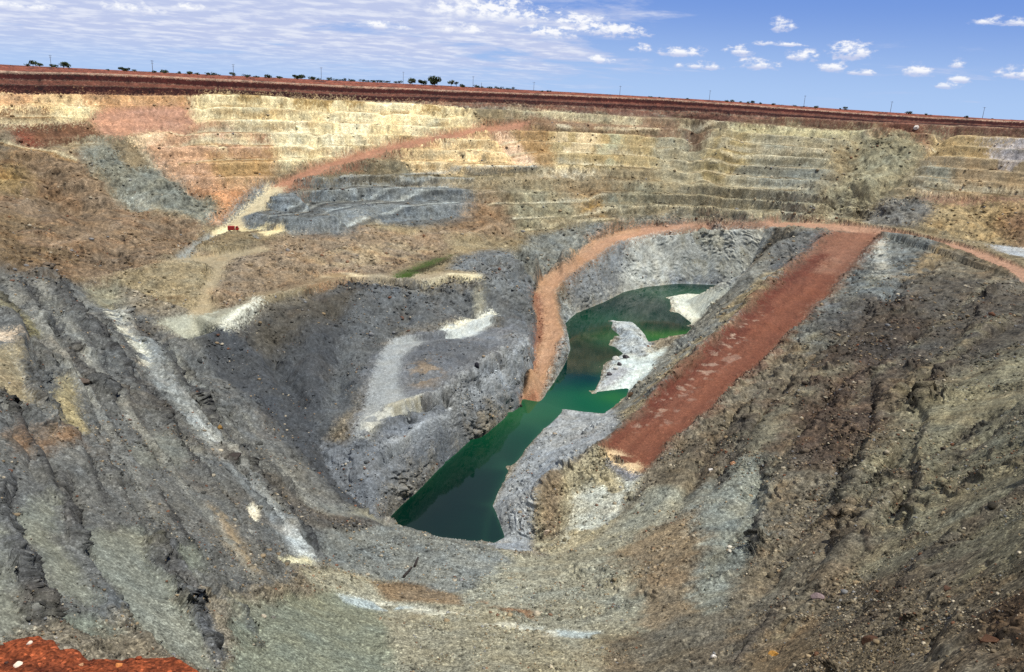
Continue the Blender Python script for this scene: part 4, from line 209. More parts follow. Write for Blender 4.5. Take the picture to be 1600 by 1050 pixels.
('ledgeband',[(81.7,229.2),(62.1,191.8),(42.2,147.0),(43.2,142.6),(81.4,219.7)],(78,70,62),{'r':1.7,'w':1.6,'p':0.22,'ps':7,'a':0.75}),
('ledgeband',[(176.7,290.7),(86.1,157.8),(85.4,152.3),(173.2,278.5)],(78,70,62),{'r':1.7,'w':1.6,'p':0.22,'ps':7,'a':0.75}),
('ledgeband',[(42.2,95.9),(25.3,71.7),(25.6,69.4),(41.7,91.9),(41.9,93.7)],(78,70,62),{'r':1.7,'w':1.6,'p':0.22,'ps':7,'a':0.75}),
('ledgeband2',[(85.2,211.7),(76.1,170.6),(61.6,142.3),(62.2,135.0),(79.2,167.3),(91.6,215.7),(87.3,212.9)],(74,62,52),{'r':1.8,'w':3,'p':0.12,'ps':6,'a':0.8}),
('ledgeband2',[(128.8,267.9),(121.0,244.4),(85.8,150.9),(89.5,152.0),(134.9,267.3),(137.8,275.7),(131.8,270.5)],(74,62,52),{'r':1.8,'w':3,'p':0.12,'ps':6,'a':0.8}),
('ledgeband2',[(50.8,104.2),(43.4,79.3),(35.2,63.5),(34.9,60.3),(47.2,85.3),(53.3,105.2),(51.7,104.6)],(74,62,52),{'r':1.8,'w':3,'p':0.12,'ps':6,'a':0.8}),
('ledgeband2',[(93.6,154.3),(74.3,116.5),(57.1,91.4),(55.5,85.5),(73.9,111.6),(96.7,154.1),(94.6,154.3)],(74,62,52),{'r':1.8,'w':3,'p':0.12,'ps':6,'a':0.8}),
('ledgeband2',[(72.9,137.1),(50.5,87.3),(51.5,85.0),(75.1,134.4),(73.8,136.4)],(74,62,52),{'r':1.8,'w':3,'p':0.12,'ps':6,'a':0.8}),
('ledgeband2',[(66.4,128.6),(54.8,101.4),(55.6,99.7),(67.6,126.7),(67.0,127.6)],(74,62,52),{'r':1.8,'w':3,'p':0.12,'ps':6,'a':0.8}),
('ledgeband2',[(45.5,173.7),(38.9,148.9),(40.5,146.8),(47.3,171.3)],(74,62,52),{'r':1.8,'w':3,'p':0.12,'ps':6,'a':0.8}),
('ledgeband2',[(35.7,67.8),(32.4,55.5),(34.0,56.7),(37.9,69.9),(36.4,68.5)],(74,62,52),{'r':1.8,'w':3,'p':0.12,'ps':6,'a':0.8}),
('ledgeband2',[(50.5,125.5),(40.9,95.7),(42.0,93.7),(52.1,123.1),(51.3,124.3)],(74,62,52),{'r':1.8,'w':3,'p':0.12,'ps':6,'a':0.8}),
('bermdark',[(-152.5,400.5),(-93.5,449.1),(-64.3,463.4),(-64.6,465.4),(-93.9,451.0),(-153.1,402.2)],(148,116,72),{'w':0.5,'j':0.15,'b':0.4,'a':0.62,'p':0.5,'ps':14,'r':0.4,'sat':0.88}),  # bermdark strokes: shade under the bench edges, painted into the colour
('bermlight',[(-153.1,402.3),(-93.9,451.1),(-64.6,465.5),(-64.8,466.9),(-94.2,452.4),(-153.5,403.6)],(206,192,154),{'w':0.45,'j':0.15,'b':0.35,'a':0.7,'p':0.6,'ps':18,'r':0.2,'sat':0.88}),  # bermlight strokes: bench edges painted bright as if catching the sun
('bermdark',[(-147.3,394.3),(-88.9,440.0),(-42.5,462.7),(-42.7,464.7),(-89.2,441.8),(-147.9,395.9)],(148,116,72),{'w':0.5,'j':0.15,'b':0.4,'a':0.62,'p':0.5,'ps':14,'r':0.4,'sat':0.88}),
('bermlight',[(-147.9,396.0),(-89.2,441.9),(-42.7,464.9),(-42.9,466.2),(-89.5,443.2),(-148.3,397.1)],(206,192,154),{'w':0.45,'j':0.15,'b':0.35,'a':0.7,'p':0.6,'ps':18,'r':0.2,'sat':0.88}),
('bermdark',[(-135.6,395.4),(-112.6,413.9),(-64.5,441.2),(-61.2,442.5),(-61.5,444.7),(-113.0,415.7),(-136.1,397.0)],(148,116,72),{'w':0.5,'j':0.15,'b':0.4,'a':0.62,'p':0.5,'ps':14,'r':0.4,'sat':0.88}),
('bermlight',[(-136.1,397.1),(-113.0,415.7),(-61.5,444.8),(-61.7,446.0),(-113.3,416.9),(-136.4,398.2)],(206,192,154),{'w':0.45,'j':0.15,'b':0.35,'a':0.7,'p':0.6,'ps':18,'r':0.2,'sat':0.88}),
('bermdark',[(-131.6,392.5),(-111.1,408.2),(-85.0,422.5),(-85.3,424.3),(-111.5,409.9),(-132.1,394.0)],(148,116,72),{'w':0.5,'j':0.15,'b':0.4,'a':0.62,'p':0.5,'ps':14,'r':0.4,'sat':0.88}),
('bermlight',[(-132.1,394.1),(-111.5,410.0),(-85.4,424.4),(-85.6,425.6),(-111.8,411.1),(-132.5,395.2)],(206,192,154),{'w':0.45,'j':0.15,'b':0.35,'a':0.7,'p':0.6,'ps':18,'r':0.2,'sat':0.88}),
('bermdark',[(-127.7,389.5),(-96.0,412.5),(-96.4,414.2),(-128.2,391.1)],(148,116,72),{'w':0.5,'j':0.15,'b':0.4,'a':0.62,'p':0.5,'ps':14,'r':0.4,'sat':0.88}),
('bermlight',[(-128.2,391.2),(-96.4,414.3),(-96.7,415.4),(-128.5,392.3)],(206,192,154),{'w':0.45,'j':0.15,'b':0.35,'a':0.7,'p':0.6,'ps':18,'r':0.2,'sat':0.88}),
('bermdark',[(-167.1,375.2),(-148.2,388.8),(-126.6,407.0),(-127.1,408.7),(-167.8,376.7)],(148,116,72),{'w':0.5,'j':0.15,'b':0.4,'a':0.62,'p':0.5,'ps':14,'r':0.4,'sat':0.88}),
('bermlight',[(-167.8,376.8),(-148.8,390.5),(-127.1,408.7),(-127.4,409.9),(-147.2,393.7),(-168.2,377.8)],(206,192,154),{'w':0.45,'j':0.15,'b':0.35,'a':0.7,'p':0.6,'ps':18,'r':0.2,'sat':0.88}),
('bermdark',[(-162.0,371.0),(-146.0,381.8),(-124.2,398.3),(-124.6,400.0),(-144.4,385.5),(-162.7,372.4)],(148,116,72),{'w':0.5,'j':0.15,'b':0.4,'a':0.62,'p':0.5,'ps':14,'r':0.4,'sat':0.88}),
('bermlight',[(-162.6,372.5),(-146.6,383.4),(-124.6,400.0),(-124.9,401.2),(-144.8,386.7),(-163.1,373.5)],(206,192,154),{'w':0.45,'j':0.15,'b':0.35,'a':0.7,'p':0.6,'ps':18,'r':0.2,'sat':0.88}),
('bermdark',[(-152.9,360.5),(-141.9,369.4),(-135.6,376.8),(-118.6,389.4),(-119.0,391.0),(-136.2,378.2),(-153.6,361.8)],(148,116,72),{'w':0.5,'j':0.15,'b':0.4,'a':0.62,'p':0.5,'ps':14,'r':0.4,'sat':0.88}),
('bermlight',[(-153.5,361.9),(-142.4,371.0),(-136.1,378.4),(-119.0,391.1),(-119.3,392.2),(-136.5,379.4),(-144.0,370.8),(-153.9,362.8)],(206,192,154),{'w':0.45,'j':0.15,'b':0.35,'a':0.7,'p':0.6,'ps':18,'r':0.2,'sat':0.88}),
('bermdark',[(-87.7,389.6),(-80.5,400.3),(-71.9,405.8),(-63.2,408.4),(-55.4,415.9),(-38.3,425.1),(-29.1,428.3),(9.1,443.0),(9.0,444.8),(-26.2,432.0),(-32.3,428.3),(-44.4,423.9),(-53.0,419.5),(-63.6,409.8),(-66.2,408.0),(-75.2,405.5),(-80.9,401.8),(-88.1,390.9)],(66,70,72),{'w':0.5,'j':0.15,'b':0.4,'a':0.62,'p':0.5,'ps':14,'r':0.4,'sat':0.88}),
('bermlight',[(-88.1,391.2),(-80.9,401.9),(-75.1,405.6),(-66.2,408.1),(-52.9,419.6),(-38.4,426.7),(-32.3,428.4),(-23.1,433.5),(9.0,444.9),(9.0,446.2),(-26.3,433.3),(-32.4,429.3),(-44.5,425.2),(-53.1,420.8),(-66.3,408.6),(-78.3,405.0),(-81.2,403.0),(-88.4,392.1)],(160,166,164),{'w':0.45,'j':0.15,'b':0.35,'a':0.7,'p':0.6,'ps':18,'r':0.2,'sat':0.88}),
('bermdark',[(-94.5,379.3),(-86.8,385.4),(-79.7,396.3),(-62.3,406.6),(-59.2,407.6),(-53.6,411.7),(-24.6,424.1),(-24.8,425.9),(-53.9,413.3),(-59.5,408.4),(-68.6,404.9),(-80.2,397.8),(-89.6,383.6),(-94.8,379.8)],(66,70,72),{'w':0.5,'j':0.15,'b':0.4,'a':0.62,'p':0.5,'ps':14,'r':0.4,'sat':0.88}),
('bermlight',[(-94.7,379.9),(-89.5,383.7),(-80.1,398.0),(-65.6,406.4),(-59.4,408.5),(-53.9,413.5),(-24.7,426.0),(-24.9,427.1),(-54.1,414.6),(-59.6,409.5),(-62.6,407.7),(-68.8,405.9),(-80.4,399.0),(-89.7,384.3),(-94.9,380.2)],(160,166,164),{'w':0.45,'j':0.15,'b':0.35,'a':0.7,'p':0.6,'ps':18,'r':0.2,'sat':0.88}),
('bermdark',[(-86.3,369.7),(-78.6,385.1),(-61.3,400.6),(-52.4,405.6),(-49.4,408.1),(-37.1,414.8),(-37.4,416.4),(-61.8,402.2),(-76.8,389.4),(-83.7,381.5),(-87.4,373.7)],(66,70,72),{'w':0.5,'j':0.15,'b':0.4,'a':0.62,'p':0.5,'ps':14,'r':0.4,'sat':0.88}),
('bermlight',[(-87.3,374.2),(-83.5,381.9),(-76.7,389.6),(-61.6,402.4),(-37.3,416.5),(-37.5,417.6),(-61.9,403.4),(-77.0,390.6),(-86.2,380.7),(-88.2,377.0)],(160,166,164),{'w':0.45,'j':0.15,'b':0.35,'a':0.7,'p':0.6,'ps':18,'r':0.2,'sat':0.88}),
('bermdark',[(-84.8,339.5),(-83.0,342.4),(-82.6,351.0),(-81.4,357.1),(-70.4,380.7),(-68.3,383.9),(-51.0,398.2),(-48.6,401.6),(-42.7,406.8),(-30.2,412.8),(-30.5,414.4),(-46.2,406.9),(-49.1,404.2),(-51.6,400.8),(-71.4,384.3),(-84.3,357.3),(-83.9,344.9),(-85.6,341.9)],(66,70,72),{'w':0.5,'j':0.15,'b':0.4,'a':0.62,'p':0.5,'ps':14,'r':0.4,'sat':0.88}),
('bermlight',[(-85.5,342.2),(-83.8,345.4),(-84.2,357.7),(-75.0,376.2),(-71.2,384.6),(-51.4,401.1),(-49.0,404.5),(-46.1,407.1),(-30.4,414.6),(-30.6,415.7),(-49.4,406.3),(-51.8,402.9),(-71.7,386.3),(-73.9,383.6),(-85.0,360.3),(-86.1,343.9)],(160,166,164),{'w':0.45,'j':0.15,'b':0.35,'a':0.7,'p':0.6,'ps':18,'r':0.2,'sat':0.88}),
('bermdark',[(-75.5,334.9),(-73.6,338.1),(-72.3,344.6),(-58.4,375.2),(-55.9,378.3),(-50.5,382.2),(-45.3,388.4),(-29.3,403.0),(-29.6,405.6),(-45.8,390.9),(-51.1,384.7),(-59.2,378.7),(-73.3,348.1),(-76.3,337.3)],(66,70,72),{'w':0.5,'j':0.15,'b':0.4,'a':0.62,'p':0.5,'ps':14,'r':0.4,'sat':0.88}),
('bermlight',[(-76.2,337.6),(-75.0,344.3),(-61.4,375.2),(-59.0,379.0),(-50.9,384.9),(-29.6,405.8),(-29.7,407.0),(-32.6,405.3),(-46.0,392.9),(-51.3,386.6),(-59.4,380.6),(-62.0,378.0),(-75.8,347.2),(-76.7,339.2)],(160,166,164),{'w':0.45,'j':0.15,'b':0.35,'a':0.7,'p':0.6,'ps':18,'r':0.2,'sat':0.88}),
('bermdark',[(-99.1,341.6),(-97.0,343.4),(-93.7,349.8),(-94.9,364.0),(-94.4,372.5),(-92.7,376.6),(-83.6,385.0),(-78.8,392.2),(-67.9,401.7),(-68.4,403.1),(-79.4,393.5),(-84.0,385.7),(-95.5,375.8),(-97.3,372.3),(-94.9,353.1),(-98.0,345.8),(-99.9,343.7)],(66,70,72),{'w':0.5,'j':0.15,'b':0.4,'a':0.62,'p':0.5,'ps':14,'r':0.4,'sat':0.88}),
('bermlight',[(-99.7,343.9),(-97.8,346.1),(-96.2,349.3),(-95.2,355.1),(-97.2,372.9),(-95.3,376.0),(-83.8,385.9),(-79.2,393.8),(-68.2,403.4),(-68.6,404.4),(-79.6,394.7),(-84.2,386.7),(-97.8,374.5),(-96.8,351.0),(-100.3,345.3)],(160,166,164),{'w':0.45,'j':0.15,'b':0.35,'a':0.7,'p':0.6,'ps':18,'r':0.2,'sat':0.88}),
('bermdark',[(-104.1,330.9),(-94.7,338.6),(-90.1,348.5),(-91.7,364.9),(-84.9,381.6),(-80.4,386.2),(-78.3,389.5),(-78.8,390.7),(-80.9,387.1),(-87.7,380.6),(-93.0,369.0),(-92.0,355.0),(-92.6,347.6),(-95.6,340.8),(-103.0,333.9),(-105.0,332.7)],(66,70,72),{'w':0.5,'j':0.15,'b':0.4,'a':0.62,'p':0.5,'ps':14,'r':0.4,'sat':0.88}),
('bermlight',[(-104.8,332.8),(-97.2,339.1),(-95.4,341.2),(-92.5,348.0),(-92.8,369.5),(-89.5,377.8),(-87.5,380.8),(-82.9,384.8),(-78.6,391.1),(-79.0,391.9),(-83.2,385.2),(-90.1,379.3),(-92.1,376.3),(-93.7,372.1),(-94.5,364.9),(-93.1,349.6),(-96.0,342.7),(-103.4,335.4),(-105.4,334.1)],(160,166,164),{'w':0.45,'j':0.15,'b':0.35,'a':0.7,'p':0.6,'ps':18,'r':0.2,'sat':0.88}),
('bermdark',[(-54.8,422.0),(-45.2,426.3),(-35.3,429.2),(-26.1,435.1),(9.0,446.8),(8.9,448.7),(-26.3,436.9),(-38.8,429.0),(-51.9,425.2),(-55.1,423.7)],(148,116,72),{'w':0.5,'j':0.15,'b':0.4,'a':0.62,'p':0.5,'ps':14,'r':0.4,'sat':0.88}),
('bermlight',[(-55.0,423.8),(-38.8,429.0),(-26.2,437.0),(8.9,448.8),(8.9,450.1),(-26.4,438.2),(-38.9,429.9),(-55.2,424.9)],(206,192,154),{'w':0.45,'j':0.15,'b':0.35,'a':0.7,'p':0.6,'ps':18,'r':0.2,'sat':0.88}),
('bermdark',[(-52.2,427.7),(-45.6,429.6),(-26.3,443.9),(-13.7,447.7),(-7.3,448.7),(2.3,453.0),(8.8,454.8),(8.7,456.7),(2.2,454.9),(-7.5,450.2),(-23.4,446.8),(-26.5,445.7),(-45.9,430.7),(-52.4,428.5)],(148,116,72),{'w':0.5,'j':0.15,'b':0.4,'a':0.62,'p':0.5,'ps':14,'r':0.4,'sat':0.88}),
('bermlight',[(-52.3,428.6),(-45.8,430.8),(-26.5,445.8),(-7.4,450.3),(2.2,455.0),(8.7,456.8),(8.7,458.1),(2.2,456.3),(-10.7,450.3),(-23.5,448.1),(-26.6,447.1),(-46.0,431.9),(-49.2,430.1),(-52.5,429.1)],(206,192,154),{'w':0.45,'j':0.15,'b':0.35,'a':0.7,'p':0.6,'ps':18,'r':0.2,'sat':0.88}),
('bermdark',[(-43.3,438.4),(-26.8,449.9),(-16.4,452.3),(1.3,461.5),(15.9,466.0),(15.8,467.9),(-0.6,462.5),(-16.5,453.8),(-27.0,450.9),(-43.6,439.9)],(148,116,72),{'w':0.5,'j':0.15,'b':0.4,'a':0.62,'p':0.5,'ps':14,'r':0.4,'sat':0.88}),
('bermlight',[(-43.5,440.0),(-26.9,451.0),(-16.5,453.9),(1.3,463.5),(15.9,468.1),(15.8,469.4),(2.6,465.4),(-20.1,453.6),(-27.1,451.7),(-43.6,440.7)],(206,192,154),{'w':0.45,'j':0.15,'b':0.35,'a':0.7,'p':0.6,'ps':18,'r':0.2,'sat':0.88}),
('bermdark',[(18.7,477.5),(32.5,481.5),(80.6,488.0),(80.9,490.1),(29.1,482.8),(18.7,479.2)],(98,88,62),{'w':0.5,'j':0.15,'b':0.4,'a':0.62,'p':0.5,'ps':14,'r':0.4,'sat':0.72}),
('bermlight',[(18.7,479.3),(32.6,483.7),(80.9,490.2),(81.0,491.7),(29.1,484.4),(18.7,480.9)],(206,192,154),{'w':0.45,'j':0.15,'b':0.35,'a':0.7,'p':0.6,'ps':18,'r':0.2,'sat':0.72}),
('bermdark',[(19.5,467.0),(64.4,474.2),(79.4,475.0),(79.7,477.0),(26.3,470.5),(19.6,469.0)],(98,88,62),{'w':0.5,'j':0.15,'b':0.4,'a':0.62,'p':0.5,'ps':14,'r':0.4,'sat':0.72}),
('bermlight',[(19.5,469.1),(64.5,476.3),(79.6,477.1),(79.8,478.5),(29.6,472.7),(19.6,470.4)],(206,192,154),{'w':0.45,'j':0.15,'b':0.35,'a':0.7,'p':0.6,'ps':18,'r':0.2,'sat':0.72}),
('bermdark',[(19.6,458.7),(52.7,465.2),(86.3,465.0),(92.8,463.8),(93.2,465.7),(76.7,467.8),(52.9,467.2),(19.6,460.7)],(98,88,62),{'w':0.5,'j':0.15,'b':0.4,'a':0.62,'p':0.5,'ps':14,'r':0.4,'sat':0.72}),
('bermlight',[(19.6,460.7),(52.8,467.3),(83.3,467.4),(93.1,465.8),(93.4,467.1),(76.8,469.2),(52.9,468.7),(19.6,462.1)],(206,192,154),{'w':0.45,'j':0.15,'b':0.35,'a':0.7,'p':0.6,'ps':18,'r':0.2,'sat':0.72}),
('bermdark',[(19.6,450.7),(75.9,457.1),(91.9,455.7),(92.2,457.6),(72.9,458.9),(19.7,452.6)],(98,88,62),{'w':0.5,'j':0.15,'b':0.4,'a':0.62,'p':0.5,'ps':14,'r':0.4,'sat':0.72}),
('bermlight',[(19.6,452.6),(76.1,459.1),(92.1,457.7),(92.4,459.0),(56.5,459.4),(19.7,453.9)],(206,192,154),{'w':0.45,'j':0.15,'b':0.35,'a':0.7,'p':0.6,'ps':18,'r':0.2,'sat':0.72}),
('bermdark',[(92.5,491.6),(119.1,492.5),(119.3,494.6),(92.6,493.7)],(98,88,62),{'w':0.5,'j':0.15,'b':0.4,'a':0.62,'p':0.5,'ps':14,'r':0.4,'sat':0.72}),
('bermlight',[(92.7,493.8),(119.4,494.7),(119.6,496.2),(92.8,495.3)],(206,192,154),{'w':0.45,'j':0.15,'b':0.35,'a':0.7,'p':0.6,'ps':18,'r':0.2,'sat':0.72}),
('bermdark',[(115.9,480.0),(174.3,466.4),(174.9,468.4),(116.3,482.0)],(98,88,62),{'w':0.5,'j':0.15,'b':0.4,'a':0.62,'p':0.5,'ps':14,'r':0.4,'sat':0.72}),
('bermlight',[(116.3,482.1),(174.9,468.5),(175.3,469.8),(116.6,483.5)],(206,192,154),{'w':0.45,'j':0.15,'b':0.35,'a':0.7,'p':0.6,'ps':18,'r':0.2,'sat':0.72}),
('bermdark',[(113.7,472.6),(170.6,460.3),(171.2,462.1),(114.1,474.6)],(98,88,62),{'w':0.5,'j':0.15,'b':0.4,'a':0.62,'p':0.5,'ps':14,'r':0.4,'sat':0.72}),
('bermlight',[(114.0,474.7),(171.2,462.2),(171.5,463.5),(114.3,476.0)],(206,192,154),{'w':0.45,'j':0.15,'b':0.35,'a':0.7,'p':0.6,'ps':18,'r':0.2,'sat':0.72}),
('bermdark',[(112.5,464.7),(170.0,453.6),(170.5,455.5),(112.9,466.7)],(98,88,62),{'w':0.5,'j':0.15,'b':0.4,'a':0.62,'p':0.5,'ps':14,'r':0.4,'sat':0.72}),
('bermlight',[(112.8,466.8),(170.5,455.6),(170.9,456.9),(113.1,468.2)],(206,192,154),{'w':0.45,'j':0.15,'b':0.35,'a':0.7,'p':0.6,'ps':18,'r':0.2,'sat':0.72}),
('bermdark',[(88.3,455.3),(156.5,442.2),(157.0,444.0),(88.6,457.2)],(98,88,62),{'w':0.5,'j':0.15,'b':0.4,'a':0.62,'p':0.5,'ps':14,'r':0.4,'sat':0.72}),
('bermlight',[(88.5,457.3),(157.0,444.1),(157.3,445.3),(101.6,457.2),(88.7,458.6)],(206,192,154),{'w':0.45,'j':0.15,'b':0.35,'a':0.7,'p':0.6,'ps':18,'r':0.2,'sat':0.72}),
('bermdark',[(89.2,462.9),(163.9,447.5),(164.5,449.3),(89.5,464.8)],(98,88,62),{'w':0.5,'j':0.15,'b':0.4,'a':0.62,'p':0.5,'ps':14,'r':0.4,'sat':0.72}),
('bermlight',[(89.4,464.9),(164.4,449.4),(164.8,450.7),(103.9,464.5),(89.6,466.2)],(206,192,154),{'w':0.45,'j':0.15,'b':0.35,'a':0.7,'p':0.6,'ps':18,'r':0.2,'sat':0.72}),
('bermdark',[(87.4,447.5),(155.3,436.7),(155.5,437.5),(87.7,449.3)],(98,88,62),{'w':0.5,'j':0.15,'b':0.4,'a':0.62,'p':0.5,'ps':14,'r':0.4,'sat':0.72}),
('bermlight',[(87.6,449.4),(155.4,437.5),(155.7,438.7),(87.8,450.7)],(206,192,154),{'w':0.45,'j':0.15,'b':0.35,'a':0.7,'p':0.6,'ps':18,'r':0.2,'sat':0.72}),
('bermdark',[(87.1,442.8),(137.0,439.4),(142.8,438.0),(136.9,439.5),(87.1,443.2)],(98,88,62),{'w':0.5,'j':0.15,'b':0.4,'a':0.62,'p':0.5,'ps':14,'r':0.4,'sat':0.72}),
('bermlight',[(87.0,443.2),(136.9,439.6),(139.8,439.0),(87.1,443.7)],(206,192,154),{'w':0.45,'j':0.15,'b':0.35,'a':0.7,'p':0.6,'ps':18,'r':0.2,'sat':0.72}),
('bermdark',[(87.5,441.7),(118.7,439.6),(121.7,438.8),(124.9,439.0),(139.5,434.8),(143.4,436.9),(152.0,434.3),(152.0,434.7),(134.4,439.0),(87.5,442.0)],(98,88,62),{'w':0.5,'j':0.15,'b':0.4,'a':0.62,'p':0.5,'ps':14,'r':0.4,'sat':0.72}),
('bermlight',[(87.4,442.0),(137.4,438.7),(140.3,438.1),(87.4,442.2)],(206,192,154),{'w':0.45,'j':0.15,'b':0.35,'a':0.7,'p':0.6,'ps':18,'r':0.2,'sat':0.72}),
('bermdark',[(224.2,451.4),(271.9,424.1),(272.8,425.8),(224.9,453.2)],(98,88,62),{'w':0.5,'j':0.15,'b':0.4,'a':0.62,'p':0.5,'ps':14,'r':0.4,'sat':0.72}),
('bermlight',[(224.9,453.4),(272.8,425.9),(273.4,427.1),(225.4,454.6)],(206,192,154),{'w':0.45,'j':0.15,'b':0.35,'a':0.7,'p':0.6,'ps':18,'r':0.2,'sat':0.72}),
('bermdark',[(221.6,444.2),(268.2,416.2),(269.1,417.8),(222.3,446.0)],(98,88,62),{'w':0.5,'j':0.15,'b':0.4,'a':0.62,'p':0.5,'ps':14,'r':0.4,'sat':0.72}),
('bermlight',[(222.3,446.1),(269.0,417.9),(269.6,419.0),(222.8,447.3)],(206,192,154),{'w':0.45,'j':0.15,'b':0.35,'a':0.7,'p':0.6,'ps':18,'r':0.2,'sat':0.72}),
('bermdark',[(215.4,439.5),(264.5,408.2),(265.4,409.9),(216.1,441.3)],(98,88,62),{'w':0.5,'j':0.15,'b':0.4,'a':0.62,'p':0.5,'ps':14,'r':0.4,'sat':0.72}),
('bermlight',[(216.0,441.4),(265.3,410.0),(265.9,411.1),(216.5,442.6)],(206,192,154),{'w':0.45,'j':0.15,'b':0.35,'a':0.7,'p':0.6,'ps':18,'r':0.2,'sat':0.72}),
('bermdark',[(210.9,432.3),(261.1,401.1),(261.9,402.5),(211.6,434.0)],(98,88,62),{'w':0.5,'j':0.15,'b':0.4,'a':0.62,'p':0.5,'ps':14,'r':0.4,'sat':0.72}),
('bermlight',[(211.6,434.1),(261.9,402.7),(262.5,403.7),(212.1,435.3)],(206,192,154),{'w':0.45,'j':0.15,'b':0.35,'a':0.7,'p':0.6,'ps':18,'r':0.2,'sat':0.72}),
('bermdark',[(210.3,424.9),(258.9,396.2),(259.7,397.7),(211.0,426.5)],(98,88,62),{'w':0.5,'j':0.15,'b':0.4,'a':0.62,'p':0.5,'ps':14,'r':0.4,'sat':0.72}),
('bermlight',[(211.0,426.7),(259.7,397.8),(260.2,398.8),(211.4,427.8)],(206,192,154),{'w':0.45,'j':0.15,'b':0.35,'a':0.7,'p':0.6,'ps':18,'r':0.2,'sat':0.72}),
('bermdark',[(-3.1,402.7),(50.3,422.5),(54.1,429.1),(57.5,431.5),(64.0,433.4),(74.1,438.5),(80.5,439.2),(80.6,440.8),(77.4,440.6),(60.6,433.0),(57.4,432.3),(54.1,430.6),(50.3,424.2),(-3.2,404.3)],(98,88,62),{'w':0.5,'j':0.15,'b':0.4,'a':0.62,'p':0.5,'ps':14,'r':0.4,'sat':0.72}),
('bermlight',[(-3.2,404.4),(50.3,424.3),(54.2,430.9),(57.5,432.4),(63.9,434.2),(74.1,439.6),(80.6,440.9),(80.6,441.3),(77.4,441.1),(63.8,434.6),(54.2,431.8),(50.3,425.5),(-3.3,405.5)],(206,192,154),{'w':0.45,'j':0.15,'b':0.35,'a':0.7,'p':0.6,'ps':18,'r':0.2,'sat':0.72}),
('bermdark',[(3.7,391.9),(6.9,397.2),(10.1,399.8),(29.9,408.5),(33.4,411.3),(46.9,416.0),(50.6,418.6),(50.3,419.2),(33.2,412.6),(6.7,400.2),(3.5,396.2)],(98,88,62),{'w':0.5,'j':0.15,'b':0.4,'a':0.62,'p':0.5,'ps':14,'r':0.4}),
('bermlight',[(3.6,396.7),(6.8,400.4),(29.9,410.6),(33.3,412.7),(47.0,417.4),(50.5,419.4),(50.4,420.2),(6.7,401.6),(3.5,399.6)],(206,192,154),{'w':0.45,'j':0.15,'b':0.35,'a':0.7,'p':0.6,'ps':18,'r':0.2}),
('bermdark',[(-220.6,353.0),(-207.5,364.3),(-208.2,365.7),(-221.4,354.3)],(148,116,72),{'w':0.5,'j':0.15,'b':0.4,'a':0.62,'p':0.5,'ps':14,'r':0.4,'sat':0.88}),
('bermlight',[(-221.4,354.4),(-208.2,365.7),(-208.7,366.7),(-221.9,355.4)],(206,192,154),{'w':0.45,'j':0.15,'b':0.35,'a':0.7,'p':0.6,'ps':18,'r':0.2,'sat':0.88}),
('bermdark',[(-217.1,336.4),(-189.9,344.0),(-190.3,345.4),(-217.6,337.7)],(148,116,72),{'w':0.5,'j':0.15,'b':0.4,'a':0.62,'p':0.5,'ps':14,'r':0.4,'sat':0.88}),
('bermlight',[(-217.8,337.7),(-190.5,345.4),(-190.8,346.4),(-218.1,338.6)],(206,192,154),{'w':0.45,'j':0.15,'b':0.35,'a':0.7,'p':0.6,'ps':18,'r':0.2,'sat':0.88}),
('bermdark',[(-16.7,409.4),(47.6,431.5),(47.6,433.2),(-16.9,411.0)],(98,88,62),{'w':0.5,'j':0.15,'b':0.4,'a':0.62,'p':0.5,'ps':14,'r':0.4,'sat':0.72}),
('bermlight',[(-16.8,411.1),(47.6,433.3),(47.6,434.5),(-17.0,412.2)],(206,192,154),{'w':0.45,'j':0.15,'b':0.35,'a':0.7,'p':0.6,'ps':18,'r':0.2,'sat':0.72}),
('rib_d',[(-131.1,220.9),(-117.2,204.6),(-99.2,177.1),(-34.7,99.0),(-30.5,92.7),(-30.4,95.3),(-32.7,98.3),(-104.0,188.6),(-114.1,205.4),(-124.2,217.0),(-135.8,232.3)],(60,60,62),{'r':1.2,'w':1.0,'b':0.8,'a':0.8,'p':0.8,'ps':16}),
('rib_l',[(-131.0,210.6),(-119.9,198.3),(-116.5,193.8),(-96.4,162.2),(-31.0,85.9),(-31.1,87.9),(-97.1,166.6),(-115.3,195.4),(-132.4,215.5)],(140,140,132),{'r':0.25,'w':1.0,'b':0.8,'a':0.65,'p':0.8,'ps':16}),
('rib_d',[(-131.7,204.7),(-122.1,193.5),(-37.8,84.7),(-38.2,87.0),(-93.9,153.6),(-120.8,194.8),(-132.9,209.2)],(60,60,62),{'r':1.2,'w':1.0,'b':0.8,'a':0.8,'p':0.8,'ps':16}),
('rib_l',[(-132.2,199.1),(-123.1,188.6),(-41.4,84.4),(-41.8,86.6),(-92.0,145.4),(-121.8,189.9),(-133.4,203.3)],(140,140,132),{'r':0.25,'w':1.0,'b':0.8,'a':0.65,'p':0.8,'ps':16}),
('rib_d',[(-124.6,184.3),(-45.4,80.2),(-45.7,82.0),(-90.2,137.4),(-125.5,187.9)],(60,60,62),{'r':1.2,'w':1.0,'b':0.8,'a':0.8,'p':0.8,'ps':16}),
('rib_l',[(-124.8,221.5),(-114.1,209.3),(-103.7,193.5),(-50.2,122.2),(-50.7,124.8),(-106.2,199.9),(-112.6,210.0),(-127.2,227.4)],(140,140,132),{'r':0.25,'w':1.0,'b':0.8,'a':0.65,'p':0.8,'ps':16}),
('rib_d',[(-105.2,211.8),(-84.0,182.5),(-81.5,180.5),(-29.7,113.4),(-29.5,115.6),(-80.3,182.8),(-84.2,185.7),(-105.5,215.5)],(60,60,62),{'r':1.2,'w':1.0,'b':0.8,'a':0.8,'p':0.8,'ps':16}),
